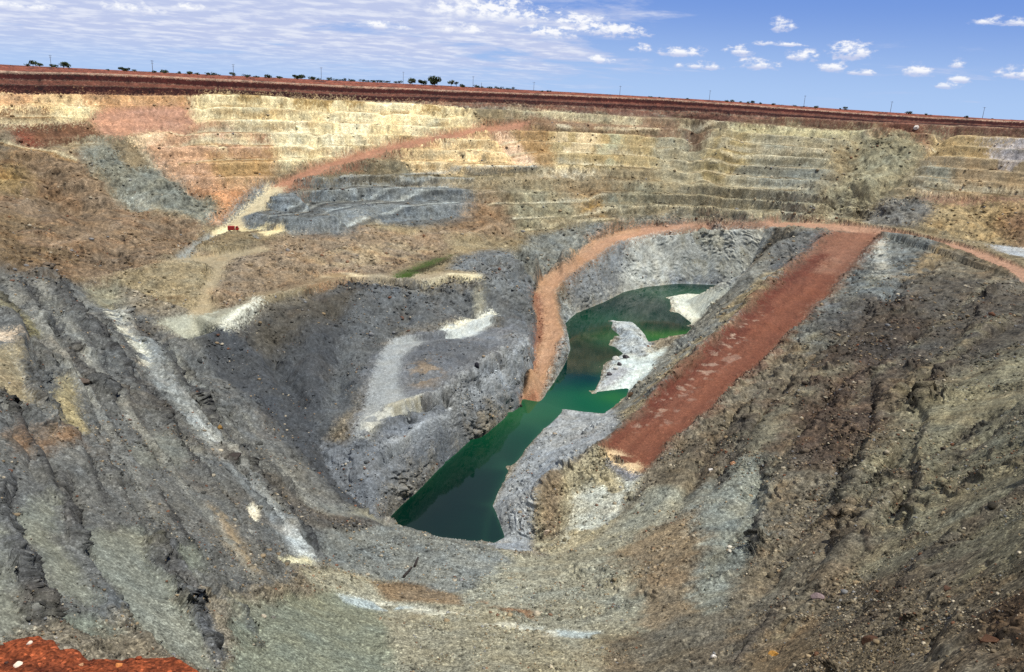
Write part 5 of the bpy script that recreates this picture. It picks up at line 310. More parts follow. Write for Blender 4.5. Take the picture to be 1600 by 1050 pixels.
('rib_l',[(-92.1,196.7),(-85.0,186.9),(-80.1,183.2),(-62.0,161.5),(-45.8,141.3),(-34.1,131.1),(-34.2,134.1),(-50.8,148.9),(-63.5,165.5),(-80.2,186.0),(-85.1,189.5),(-92.2,199.3)],(140,140,132),{'r':0.25,'w':1.0,'b':0.8,'a':0.65,'p':0.8,'ps':16}),
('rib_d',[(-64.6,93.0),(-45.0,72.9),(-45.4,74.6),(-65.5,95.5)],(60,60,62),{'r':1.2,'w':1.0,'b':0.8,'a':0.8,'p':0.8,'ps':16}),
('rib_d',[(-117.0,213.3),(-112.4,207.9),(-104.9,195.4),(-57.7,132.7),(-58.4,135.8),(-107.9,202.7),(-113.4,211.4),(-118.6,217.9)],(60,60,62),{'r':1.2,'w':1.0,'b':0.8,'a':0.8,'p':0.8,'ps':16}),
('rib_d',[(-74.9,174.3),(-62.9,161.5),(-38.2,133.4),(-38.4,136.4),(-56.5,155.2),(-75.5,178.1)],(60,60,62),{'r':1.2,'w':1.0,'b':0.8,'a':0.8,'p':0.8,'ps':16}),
('spill',[(131.7,188.9),(73.6,140.3),(51.5,115.2),(51.1,112.4),(128.5,182.7)],(142,134,104),{'r':0.5,'w':2.2,'b':2.0,'a':0.5,'p':0.32,'ps':14}),
('spill',[(111.8,157.8),(102.3,147.7),(66.8,121.3),(66.0,118.8),(100.2,142.5),(108.3,151.7)],(76,66,56),{'r':1.2,'w':2.2,'b':2.0,'a':0.5,'p':0.32,'ps':14}),
('spill',[(78.1,107.3),(54.8,94.1),(41.8,82.7),(41.5,81.0),(76.2,103.7)],(142,134,104),{'r':0.5,'w':2.2,'b':2.0,'a':0.5,'p':0.32,'ps':14}),
('spill',[(158.4,271.7),(86.1,194.3),(62.6,162.4),(62.3,158.8),(87.4,192.5),(117.8,222.0),(154.9,263.0)],(76,66,56),{'r':1.2,'w':2.2,'b':2.0,'a':0.5,'p':0.32,'ps':14}),
('spill',[(170.1,327.6),(114.3,258.2),(95.6,232.4),(65.2,192.5),(60.9,185.2),(60.8,181.8),(90.2,222.4),(102.0,236.2),(116.0,256.1),(167.6,319.7)],(76,66,56),{'r':1.2,'w':2.2,'b':2.0,'a':0.5,'p':0.32,'ps':14}),
('spill',[(152.7,239.3),(82.0,164.1),(81.0,160.4),(132.6,212.6),(149.9,233.1)],(142,134,104),{'r':0.5,'w':2.2,'b':2.0,'a':0.5,'p':0.32,'ps':14}),
('spill',[(61.8,82.6),(48.6,77.2),(47.7,75.2),(60.9,80.9)],(76,66,56),{'r':1.2,'w':2.2,'b':2.0,'a':0.5,'p':0.32,'ps':14}),
('spill',[(88.9,129.5),(65.9,113.9),(48.9,95.9),(48.4,94.2),(87.0,125.9)],(76,66,56),{'r':1.2,'w':2.2,'b':2.0,'a':0.5,'p':0.32,'ps':14}),
('spill',[(116.8,183.6),(86.2,156.3),(85.3,153.7),(115.0,179.7)],(142,134,104),{'r':0.5,'w':2.2,'b':2.0,'a':0.5,'p':0.32,'ps':14}),
('spill',[(48.6,63.5),(42.3,64.2),(41.5,62.4),(47.4,61.5)],(142,134,104),{'r':0.5,'w':2.2,'b':2.0,'a':0.5,'p':0.32,'ps':14}),
('spill',[(148.3,318.9),(109.7,264.0),(83.0,224.9),(82.4,220.0),(101.1,245.4),(111.8,262.8),(146.0,310.4)],(142,134,104),{'r':0.5,'w':2.2,'b':2.0,'a':0.5,'p':0.32,'ps':14}),
('spill',[(78.0,182.2),(47.0,137.4),(33.0,107.5),(33.3,105.9),(49.5,139.3),(77.8,179.3)],(76,66,56),{'r':1.2,'w':2.2,'b':2.0,'a':0.5,'p':0.32,'ps':14}),
('spill',[(66.2,169.0),(28.4,99.6),(28.7,98.3),(66.3,166.6)],(142,134,104),{'r':0.5,'w':2.2,'b':2.0,'a':0.5,'p':0.32,'ps':14}),
('spill',[(66.9,143.5),(28.6,82.1),(28.8,81.0),(66.6,141.0)],(76,66,56),{'r':1.2,'w':2.2,'b':2.0,'a':0.5,'p':0.32,'ps':14}),
('spill',[(61.4,114.1),(31.2,74.7),(31.2,73.6),(60.7,111.5)],(142,134,104),{'r':0.5,'w':2.2,'b':2.0,'a':0.5,'p':0.32,'ps':14}),
('spill',[(69.1,208.0),(59.8,191.1),(29.9,130.8),(30.2,128.4),(44.3,160.8),(59.1,185.2),(69.0,204.1)],(76,66,56),{'r':1.2,'w':2.2,'b':2.0,'a':0.5,'p':0.32,'ps':14}),
('ramptrack',[(164.1,409.3),(22.5,172.7),(23.3,170.5),(161.7,397.2)],(98,46,34),{'r':0.08,'w':0.8,'b':0.8,'a':0.5,'p':0.45,'ps':16}),
('ramptrack',[(166.8,405.2),(24.3,170.3),(24.7,169.3),(165.6,399.2)],(136,84,62),{'r':0.08,'w':0.8,'b':0.8,'a':0.5,'p':0.45,'ps':16}),
('ramptrack',[(168.9,404.7),(25.3,169.3),(25.7,168.2),(167.7,398.8)],(140,88,66),{'r':0.08,'w':0.8,'b':0.8,'a':0.5,'p':0.45,'ps':16}),
('ramptrack',[(171.5,404.6),(26.4,168.1),(26.9,166.9),(170.2,397.9)],(98,50,36),{'r':0.08,'w':0.8,'b':0.8,'a':0.5,'p':0.45,'ps':16}),
('ramptrack',[(173.4,403.4),(27.4,166.9),(27.8,165.9),(172.4,398.0)],(138,84,62),{'r':0.08,'w':0.8,'b':0.8,'a':0.5,'p':0.45,'ps':16}),
('ramptrack',[(175.5,402.4),(28.4,165.7),(28.8,164.7),(174.7,397.6)],(136,80,58),{'r':0.08,'w':0.8,'b':0.8,'a':0.5,'p':0.45,'ps':16}),
('ramptrack',[(178.4,401.8),(29.8,164.5),(30.6,162.4),(176.8,391.9)],(104,56,40),{'r':0.08,'w':0.8,'b':0.8,'a':0.5,'p':0.45,'ps':16}),
('haultrack',[(63.3,427.3),(59.9,425.3),(42.7,407.4),(30.7,382.6),(26.9,363.8),(21.6,353.1),(19.4,352.9),(14.7,348.0),(10.0,325.1),(12.4,278.4),(8.5,253.7),(7.5,239.0),(5.5,234.0),(6.3,233.7),(8.4,240.4),(13.4,278.2),(11.1,324.8),(15.5,345.6),(17.9,349.1),(22.5,353.0),(27.8,363.8),(31.2,378.9),(43.0,403.3),(63.3,423.6)],(204,160,128),{'r':0.05,'w':0.4,'b':0.5,'a':0.5,'p':0.5,'ps':12}),
('haultrack',[(67.0,426.1),(46.1,405.6),(33.9,380.4),(30.6,368.1),(22.5,351.4),(17.8,346.5),(12.9,323.6),(14.9,277.4),(10.1,248.5),(8.4,235.2),(7.7,233.3),(8.5,233.0),(16.0,277.2),(14.1,323.3),(18.6,343.8),(23.4,351.6),(31.4,368.1),(34.5,376.8),(46.3,400.8),(66.7,421.2)],(202,156,124),{'r':0.05,'w':0.4,'b':0.5,'a':0.5,'p':0.5,'ps':12}),
('haultrack',[(65.3,426.8),(44.6,406.6),(32.5,381.2),(28.9,366.1),(21.1,350.8),(18.8,349.8),(16.4,347.1),(11.6,324.3),(13.8,277.9),(9.8,253.2),(8.2,237.4),(6.7,233.6),(7.5,233.3),(9.0,238.7),(14.8,277.7),(12.7,324.0),(17.1,344.7),(19.5,348.4),(21.8,350.0),(29.7,366.1),(33.0,377.9),(44.8,402.1),(65.2,422.6)],(168,118,90),{'r':0.05,'w':0.4,'b':0.5,'a':0.5,'p':0.5,'ps':12}),
('haultrack',[(68.9,425.3),(48.0,404.5),(32.8,373.7),(29.7,364.6),(21.8,348.5),(19.4,345.8),(14.4,322.8),(16.3,276.9),(8.8,233.1),(9.8,233.1),(17.4,276.7),(15.7,322.8),(20.3,343.3),(48.2,400.0),(68.6,419.7)],(168,118,92),{'r':0.05,'w':0.4,'b':0.5,'a':0.5,'p':0.5,'ps':12}),
('cliffdark',[(-32.7,165.7),(-27.8,180.9),(-16.7,194.0),(-2.6,222.3),(0.5,233.0),(-1.4,231.1),(-16.6,197.7),(-29.6,184.2),(-35.0,168.3)],(76,80,86),{'r':1.5,'w':1.2,'a':0.6,'p':0.4,'ps':8}),  # cliffdark strokes: shade painted below the plateau, ledge and crest edges
('cliffdark',[(-27.3,164.7),(-22.4,171.9),(-10.7,203.6),(-9.4,206.0),(-6.6,208.5),(-0.1,223.3),(1.3,230.1),(0.2,229.1),(-1.1,222.0),(-7.5,208.3),(-10.3,205.3),(-14.1,196.9),(-21.8,174.1),(-28.1,166.8)],(76,80,86),{'r':1.5,'w':1.2,'a':0.6,'p':0.4,'ps':8}),
('cliffdark',[(-75.5,237.3),(-57.2,267.4),(-45.6,270.1),(-41.1,270.1),(-34.6,272.0),(-26.9,277.0),(-14.5,280.2),(-12.5,281.3),(-12.7,283.6),(-27.2,279.9),(-34.9,274.6),(-39.3,273.4),(-46.2,274.4),(-58.2,271.3),(-69.7,254.9),(-75.5,241.9),(-76.8,240.0)],(76,80,86),{'r':1.5,'w':1.2,'a':0.6,'p':0.4,'ps':8}),
('cliffdark',[(-78.4,207.9),(-77.0,222.3),(-75.5,226.7),(-74.9,234.0),(-77.3,236.6),(-77.6,228.5),(-79.2,210.9),(-80.3,209.3)],(76,80,86),{'r':1.5,'w':1.2,'a':0.6,'p':0.4,'ps':8}),
('ledgepale',[(-27.0,170.1),(-22.2,176.4),(-16.9,190.2),(-10.3,206.6),(-2.6,223.0),(5.5,252.1),(7.2,267.2),(5.7,264.8),(4.1,250.4),(-2.3,226.9),(-23.2,178.2),(-27.9,171.9)],(156,161,166),{'r':0.3,'w':0.8,'a':0.8,'p':0.6,'ps':10}),
('shelfpale',[(-24.9,188.4),(-16.2,198.6),(-1.2,232.8),(-2.0,233.2),(-16.7,199.4),(-25.4,189.8)],(160,164,166),{'r':0.3,'w':0.8,'a':0.7,'p':0.4,'ps':8}),
('rampedge',[(157.3,402.4),(108.0,325.6),(93.2,299.9),(77.2,281.0),(71.5,270.1),(66.7,257.2),(24.5,183.1),(21.7,176.9),(22.2,172.1),(156.7,394.8)],(112,82,64),{'r':0.9,'w':2.2,'b':2,'a':0.8,'p':0.22,'ps':5}),
('rampedge',[(179.8,400.1),(106.6,277.0),(31.1,164.2),(32.0,161.3),(40.5,175.2),(50.3,186.1),(105.1,267.6),(160.7,360.3),(174.1,380.3)],(112,82,64),{'r':0.9,'w':2.2,'b':2,'a':0.8,'p':0.22,'ps':5}),
('hauledge',[(48.6,399.9),(21.9,346.4),(16.8,325.9),(17.8,297.5),(19.7,285.5),(11.4,244.6),(12.6,245.3),(20.1,281.9),(22.2,300.3),(20.4,325.5),(18.7,330.1),(23.2,346.9),(49.9,399.9)],(126,108,90),{'r':0.9,'w':1.2,'b':1,'a':0.75,'p':0.2,'ps':4}),
('hauledge',[(49.4,416.1),(39.7,405.9),(36.5,401.5),(29.9,388.7),(25.5,363.7),(22.6,357.8),(20.2,356.0),(18.4,363.9),(13.5,354.0),(7.7,329.3),(6.1,318.4),(7.1,286.0),(8.7,293.6),(7.8,324.2),(12.2,345.7),(14.5,350.2),(19.1,354.2),(21.2,353.6),(26.6,363.6),(30.7,383.8),(37.2,397.0),(50.5,416.4)],(126,108,90),{'r':0.9,'w':1.2,'b':1,'a':0.75,'p':0.2,'ps':4}),
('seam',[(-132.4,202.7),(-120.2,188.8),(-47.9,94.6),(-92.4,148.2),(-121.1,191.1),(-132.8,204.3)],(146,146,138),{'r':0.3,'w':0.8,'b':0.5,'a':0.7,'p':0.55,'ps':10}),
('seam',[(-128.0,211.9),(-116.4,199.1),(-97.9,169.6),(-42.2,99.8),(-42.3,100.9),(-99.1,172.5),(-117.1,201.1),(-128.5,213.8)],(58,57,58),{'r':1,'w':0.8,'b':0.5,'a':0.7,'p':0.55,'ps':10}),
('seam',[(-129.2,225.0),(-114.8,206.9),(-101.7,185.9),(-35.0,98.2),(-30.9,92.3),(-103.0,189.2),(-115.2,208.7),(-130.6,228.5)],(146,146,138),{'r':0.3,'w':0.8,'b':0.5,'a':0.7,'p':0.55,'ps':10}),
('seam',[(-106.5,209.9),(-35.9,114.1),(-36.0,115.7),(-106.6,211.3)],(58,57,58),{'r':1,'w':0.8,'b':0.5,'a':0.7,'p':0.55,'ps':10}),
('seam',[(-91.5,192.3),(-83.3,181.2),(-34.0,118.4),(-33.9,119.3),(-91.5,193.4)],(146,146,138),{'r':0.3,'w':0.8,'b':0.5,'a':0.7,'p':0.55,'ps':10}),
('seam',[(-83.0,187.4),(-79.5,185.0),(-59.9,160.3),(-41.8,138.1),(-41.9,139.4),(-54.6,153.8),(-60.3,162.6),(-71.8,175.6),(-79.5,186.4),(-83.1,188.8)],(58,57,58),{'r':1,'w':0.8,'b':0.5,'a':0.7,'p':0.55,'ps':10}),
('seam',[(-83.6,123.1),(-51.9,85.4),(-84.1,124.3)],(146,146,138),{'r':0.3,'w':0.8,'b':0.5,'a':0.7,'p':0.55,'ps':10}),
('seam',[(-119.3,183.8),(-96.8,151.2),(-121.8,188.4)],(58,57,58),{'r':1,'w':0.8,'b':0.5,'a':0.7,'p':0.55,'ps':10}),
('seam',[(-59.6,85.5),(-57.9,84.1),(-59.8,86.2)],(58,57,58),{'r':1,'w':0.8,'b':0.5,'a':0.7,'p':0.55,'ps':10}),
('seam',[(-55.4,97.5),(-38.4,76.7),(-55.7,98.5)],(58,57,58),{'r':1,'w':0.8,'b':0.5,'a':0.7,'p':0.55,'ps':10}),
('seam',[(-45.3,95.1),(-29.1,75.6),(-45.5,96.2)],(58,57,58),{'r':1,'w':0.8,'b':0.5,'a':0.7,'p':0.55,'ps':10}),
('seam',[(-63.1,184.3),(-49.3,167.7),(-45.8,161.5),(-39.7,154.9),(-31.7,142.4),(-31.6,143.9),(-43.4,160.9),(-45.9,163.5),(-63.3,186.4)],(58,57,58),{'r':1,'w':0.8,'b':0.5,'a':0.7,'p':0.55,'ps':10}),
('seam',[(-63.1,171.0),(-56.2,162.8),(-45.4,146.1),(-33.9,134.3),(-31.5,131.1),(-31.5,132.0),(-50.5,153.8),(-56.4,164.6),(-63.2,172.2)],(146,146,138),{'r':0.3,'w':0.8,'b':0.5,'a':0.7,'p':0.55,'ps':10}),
('seam',[(171.6,251.0),(79.7,158.7),(79.2,156.6),(145.4,221.9),(169.8,247.2)],(62,53,46),{'r':1,'w':1,'b':0.7,'a':0.65,'p':0.5,'ps':10}),
('seam',[(184.7,341.0),(117.5,254.6),(86.4,208.9),(86.0,206.3),(105.1,232.6),(119.7,255.4),(182.9,335.7)],(62,53,46),{'r':1,'w':1,'b':0.7,'a':0.65,'p':0.5,'ps':10}),
('seam',[(181.9,297.4),(71.4,163.8),(71.1,162.0),(180.3,293.7)],(150,143,116),{'r':0.4,'w':1,'b':0.7,'a':0.65,'p':0.5,'ps':10}),
('seam',[(93.1,130.0),(54.8,103.5),(54.5,102.3),(91.6,127.4)],(62,53,46),{'r':1,'w':1,'b':0.7,'a':0.65,'p':0.5,'ps':10}),
('seam',[(68.5,92.6),(46.7,82.9),(46.0,81.3),(67.7,91.2)],(150,143,116),{'r':0.4,'w':1,'b':0.7,'a':0.65,'p':0.5,'ps':10}),
('seam',[(74.4,136.8),(40.5,90.3),(40.5,89.5),(73.9,135.1)],(62,53,46),{'r':1,'w':1,'b':0.7,'a':0.65,'p':0.5,'ps':10}),
('seam',[(72.6,148.0),(34.8,89.5),(34.9,88.7),(72.3,146.5)],(150,143,116),{'r':0.4,'w':1,'b':0.7,'a':0.65,'p':0.5,'ps':10}),
('seam',[(83.2,204.5),(46.3,145.3),(46.4,144.2),(83.0,202.6)],(150,143,116),{'r':0.4,'w':1,'b':0.7,'a':0.65,'p':0.5,'ps':10}),
('seam',[(76.8,205.1),(39.2,140.9),(39.4,139.9),(76.7,203.1)],(62,53,46),{'r':1,'w':1,'b':0.7,'a':0.65,'p':0.5,'ps':10}),
('seam',[(56.4,74.3),(47.9,70.0),(47.4,68.9),(52.4,69.3),(53.3,70.0)],(62,53,46),{'r':1,'w':1,'b':0.7,'a':0.65,'p':0.5,'ps':10}),
('l_line',[(-114.0,217.1),(-30.3,109.0),(-28.4,104.4),(-27.6,103.7),(-28.5,110.0),(-115.2,222.4)],(146,149,146),{'r':0.3,'w':0.9,'a':0.6,'p':0.8,'ps':10}),
('rw_patch',[(117.2,286.7),(128.8,284.7),(145.3,288.6),(127.6,237.7),(119.9,218.8),(82.2,160.9),(66.2,149.7),(65.0,165.1),(64.0,169.5),(113.6,279.4)],(66,55,47),{'r':1,'w':5,'b':5,'a':0.6,'p':0.35,'ps':14}),
('rimdark',[(-7.7,497.0),(53.9,509.0),(90.6,511.9),(200.4,484.4),(286.9,441.8),(283.1,434.7),(198.5,478.1),(89.5,503.1),(13.8,494.7),(-7.4,490.0)],(98,56,42),{'r':0.5,'w':0.8,'a':0.75,'p':0.4,'ps':12,'sat':0.72})]
GULLIES = [([(104.0,498.7),(92.6,443.2)],3.5,6),([(241.8,466.8),(236.2,461.0),(222.5,449.4),(198.0,431.9),(185.1,424.3),(176.0,425.1)],4.5,4),([(193.5,473.1),(181.9,450.5),(169.8,435.8),(167.1,434.1),(164.8,433.4)],3,4),([(212.6,472.7),(199.4,446.9),(184.5,430.6),(181.4,427.9),(179.1,427.0)],-5,12),([(118.7,490.4),(97.5,443.4),(95.9,442.1)],-3,8),([(-156.3,411.5),(-157.6,389.1),(-161.9,358.1)],2.5,4),([(-179.1,369.2),(-160.5,358.1),(-134.7,348.1)],2.5,3),([(-43.5,471.9),(-56.0,455.8)],2,4),([(-17.0,461.1),(-1.6,443.5)],2.5,3),([(74.9,487.8),(85.4,461.5)],2.5,5),([(-104.2,449.0),(-105.8,399.8)],2,3),([(-75.3,464.1),(-79.7,439.0)],2,3),([(30.4,448.2),(40.2,420.2)],2.5,4),([(-27.4,417.2),(-9.8,404.4),(-6.3,400.9),(-2.6,379.2)],2.5,4),([(-192.3,349.4),(-164.3,335.0),(-157.5,330.4),(-146.3,325.1),(-126.8,306.1)],2.5,5),([(-207.6,337.9),(-181.0,321.7),(-177.4,318.6),(-126.1,252.1)],2.5,6),([(156.7,267.3),(128.8,237.7),(114.9,221.1),(87.8,194.8),(62.5,160.8)],2.2,2.5),([(110.1,154.8),(100.9,144.8),(66.4,120.0)],2.2,2.5),([(168.8,323.6),(113.8,255.1),(100.1,235.6),(66.4,192.3),(60.9,183.5)],2,2.5),([(61.3,81.7),(48.2,76.2)],1.8,2),([(77.9,180.7),(48.3,138.7),(33.1,106.7)],2,1.8),([(66.8,142.2),(28.7,81.6)],1.6,1.6),([(87.9,127.7),(65.5,112.8),(48.6,95.0)],1.8,2),([(69.0,206.0),(61.7,192.8),(42.5,158.3),(30.1,129.6)],1.8,1.8),([(151.6,236.6),(128.9,210.0),(81.4,162.2)],-1.6,3),([(61.0,112.8),(31.2,74.1)],-1.4,2),([(130.0,185.7),(73.0,138.3),(51.4,113.8)],-1.5,3),([(-70.7,226.7),(-63.6,208.5),(-53.1,189.1)],3,3),([(-60.3,256.5),(-50.4,221.4),(-45.0,189.8)],3,4),([(-37.1,273.6),(-36.2,252.6)],2.5,3),([(-19.7,282.7),(-14.7,265.5)],2.5,3),([(-76.5,215.7),(-69.0,203.0),(-55.2,185.2)],-2.5,4),([(-66.1,246.0),(-48.3,189.7)],-2.5,4),([(-24.8,186.6),(-23.7,168.7)],2.5,2),([(-16.1,198.1),(-16.5,186.3)],2.5,2),([(-8.4,213.0),(-8.5,204.8)],2.5,2),([(-1.5,230.7),(-0.8,220.5)],2.5,2),([(155.0,396.5),(110.7,327.7),(31.3,189.1)],-1.5,1.6),([(173.3,380.4),(147.7,341.2),(102.2,265.3),(52.9,192.4),(32.1,162.6)],-1.2,1.6),([(65.9,416.4),(50.0,400.8),(22.6,346.9),(17.4,327.1),(18.1,324.2),(18.2,300.2),(20.1,287.9),(13.4,251.7),(11.5,244.2)],-0.9,1.1),([(175.2,381.9),(183.3,367.6),(184.8,363.5),(187.5,337.9),(186.7,307.7),(181.1,279.8)],-1.0,1.4),([(-25.6,455.6),(-59.9,428.3),(-76.9,409.9),(-80.4,407.7),(-92.5,390.3),(-100.4,377.5),(-106.6,364.1)],-1.0,1.4),([(170.7,249.0),(132.3,208.7),(109.5,188.3),(79.5,157.7)],1.3,1.3),([(183.9,338.5),(117.7,253.7),(86.2,207.6)],1.3,1.3),([(92.4,128.7),(68.0,114.2),(54.6,102.9)],1.3,1.3),([(74.2,136.0),(40.5,89.9)],1.3,1.3),([(76.7,204.1),(39.3,140.4)],1.3,1.3),([(54.2,71.2),(47.6,69.5)],1.3,1.3)]
STEPS = [([(-34.1,50.3),(-51.2,73.9)],3.0,1.6),([(-31.7,56.7),(-51.0,82.2)],3.0,1.6),([(-25.4,61.5),(-39.3,78.8)],2.2,1.5),([(-24.0,70.1),(-26.8,74.4),(-29.1,76.0)],1.6,1.2),([(-26.9,89.1),(-33.5,97.3),(-80.5,159.6),(-89.7,164.7),(-101.5,178.3),(-116.0,201.6),(-131.7,218.2),(-136.4,224.0)],3.4,2.2),([(-26.2,103.0),(-27.4,104.7),(-29.6,110.3),(-49.5,137.3),(-82.7,179.7),(-117.3,227.0)],3.6,2.6),([(-61.7,97.1),(-117.6,176.9),(-125.1,186.1),(-130.7,190.4)],3,2),([(-55.6,101.3),(-95.2,154.6),(-121.8,195.3),(-132.2,208.1)],3,2),([(-50.1,106.3),(-88.7,151.6)],2.0,1.6),([(53.3,149.1),(38.0,106.0)],2.4,1.2),([(100.3,206.2),(80.9,163.2),(44.9,95.4)],3,2),([(99.2,179.6),(50.0,86.0)],2.2,2),([(42.4,60.6),(29.2,58.2)],2.2,1.0),([(64.4,86.4),(52.0,80.9),(39.9,70.6)],2,1.6),([(43.5,55.9),(37.3,55.4),(30.5,47.1)],2.2,1.2),([(81.5,224.3),(42.7,144.8)],1.6,1.6),([(174.9,284.6),(85.7,155.0)],2.4,2),([(41.9,93.7),(25.5,70.5)],1.6,1.0),([(-30.5,94.0),(-103.3,185.1),(-115.5,204.8),(-133.4,226.6)],3.4,1.8),([(-38.0,85.8),(-92.6,150.5),(-118.2,189.6),(-132.3,206.9)],3.4,1.8),([(-45.6,81.1),(-89.7,135.6),(-125.1,186.1)],3.4,1.8),([(-29.6,114.5),(-60.3,155.0),(-82.0,182.5),(-83.8,183.8),(-105.3,213.5)],3.4,1.8),([(-45.2,73.7),(-65.1,94.2)],3.4,1.8),([(-42.3,100.3),(-100.2,173.5),(-116.1,199.2),(-128.2,212.8)],1.6,1.0),([(-36.0,114.9),(-82.7,177.9),(-106.6,210.6)],1.6,1.0),([(-41.9,138.8),(-57.0,156.5),(-61.6,163.2),(-71.7,174.8),(-79.8,185.9),(-83.1,188.1)],1.6,1.0),([(-42.1,81.9),(-91.6,143.2),(-121.2,187.1)],1.6,1.0),([(-49.2,74.1),(-59.7,85.9)],1.6,1.0),([(-38.5,77.1),(-55.5,98.0)],1.6,1.0),([(-29.1,76.0),(-45.4,95.6)],1.6,1.0),([(-31.6,143.1),(-40.8,157.3),(-45.9,162.5),(-60.7,181.5),(-63.2,185.4)],1.6,1.0),([(-30.6,182.8),(-16.2,198.9),(-2.0,229.4),(-0.0,235.3)],5.5,1.6),([(-30.7,158.2),(-16.7,188.7),(-13.7,198.5),(-10.3,206.1),(-6.6,211.2),(-2.8,219.6),(4.7,247.1),(7.0,261.9)],5.0,1.4),([(-80.5,209.7),(-79.7,213.2),(-79.4,224.7),(-78.2,240.2),(-67.9,260.2),(-58.5,273.3),(-46.7,277.0),(-37.9,275.6),(-35.2,276.2),(-24.5,284.0),(-14.4,285.2),(-11.0,286.6)],4.0,1.8),([(-0.2,263.6),(-8.1,268.0),(-17.7,253.3),(-19.8,248.1),(-26.9,244.0),(-31.6,242.9),(-36.8,236.8),(-39.5,235.0)],-3.0,2.0)]
POLES = [(-398.8, 699.2, 13.93, 2.0), (-266.5, 594.6, 12.76, 2.0), (-238.5, 679.6, 14.48, 2.0), (-181.2, 738.3, 16.74, 1.0), (-130.9, 890.4, 19.4, 1.0), (-54.0, 853.5, 18.14, 1.0), (8.8, 900.0, 16.44, 1.0), (96.1, 849.8, 16.6, 1.0), (184.3, 835.2, 16.81, 1.0), (271.3, 811.1, 16.53, 1.0), (323.4, 737.1, 14.55, 1.0), (387.8, 705.4, 13.54, 1.0), (-40.4, 758.9, 11.44, 0.0)]
TREES = [(-464.5, 775.6, 4.78, 5.09, 3.2), (-479.0, 808.8, 2.73, 8.31, 9.97), (-450.0, 770.2, 4.8, 6.45, 4.73), (-440.1, 775.9, 4.92, 7.89, 3.94), (-398.3, 716.8, 5.29, 9.23, 6.53), (-394.8, 786.5, 4.17, 2.83, 2.33), (-387.7, 803.3, 4.4, 12.19, 5.52), (-369.4, 785.5, 4.9, 4.19, 3.84), (-333.8, 749.0, 4.72, 4.61, 3.63), (-331.8, 763.0, 5.17, 8.03, 3.68), (-356.7, 856.7, 4.89, 4.48, 4.1), (-338.7, 838.2, 4.79, 7.27, 4.8), (-318.3, 807.5, 4.6, 4.19, 3.84), (-272.6, 773.4, 5.12, 5.93, 5.8), (-260.9, 777.4, 5.25, 9.23, 3.63), (-285.4, 883.0, 5.34, 9.7, 3.28), (-256.5, 829.2, 5.86, 9.07, 4.61), (-253.4, 855.3, 5.88, 9.32, 3.94), (-219.8, 802.4, 6.7, 16.05, 5.89), (-208.3, 817.9, 6.98, 11.53, 3.73), (-114.0, 836.3, 8.56, 10.18, 8.96), (-111.9, 897.0, 9.44, 10.9, 4.8), (-92.4, 851.0, 9.25, 16.51, 10.6), (-77.3, 864.6, 9.57, 7.68, 7.68), (-71.0, 853.0, 9.15, 4.82, 6.06), (-63.8, 853.6, 8.28, 7.57, 3.03), (-55.0, 938.4, 8.13, 6.8, 4.16), (15.7, 855.9, 6.83, 7.57, 2.27), (23.2, 819.7, 7.14, 5.27, 2.18), (130.5, 870.3, 7.14, 4.95, 2.33), (141.5, 880.7, 7.03, 2.87, 2.37), (160.6, 828.6, 6.46, 3.39, 2.99), (195.9, 808.6, 6.68, 4.68, 2.94), (197.7, 795.8, 6.89, 4.61, 3.63), (229.2, 886.9, 7.04, 2.95, 2.43), (215.1, 803.7, 6.55, 3.34, 2.94), (238.1, 872.1, 7.02, 5.09, 4.8), (222.8, 789.2, 6.54, 3.3, 2.9), (244.3, 820.4, 6.09, 4.13, 3.03), (298.1, 853.4, 5.98, 6.54, 3.2), (311.6, 823.0, 5.97, 2.83, 2.33), (293.9, 765.5, 6.05, 4.61, 4.35), (363.5, 788.2, 4.66, 6.28, 3.84), (366.5, 760.3, 4.35, 3.39, 2.99), (390.0, 734.9, 4.05, 5.35, 2.94), (442.7, 788.2, 3.6, 3.63, 2.4), (475.0, 811.2, 3.41, 4.53, 2.49)]
WOODS = [(-561.1, 887.5, 3.3, -377.8, 979.7, 4.4, 1.2), (-144.9, 1040.0, 8.7, -49.3, 1048.8, 8.5, 1.1), (23.4, 1049.7, 6.9, 242.7, 1021.6, 7.9, 0.9), (293.9, 1008.0, 7.0, 540.3, 900.3, 3.4, 1.1), (-381.7, 978.2, 4.9, -357.9, 987.1, 4.9, 3.2), (-251.8, 1019.4, 7.4, -151.2, 1039.1, 9.2, 3.4), (-57.4, 1048.4, 8.8, -7.4, 1050.0, 8.4, 3.2), (325.6, 998.2, 6.6, 342.8, 992.5, 6.8, 2.1)]
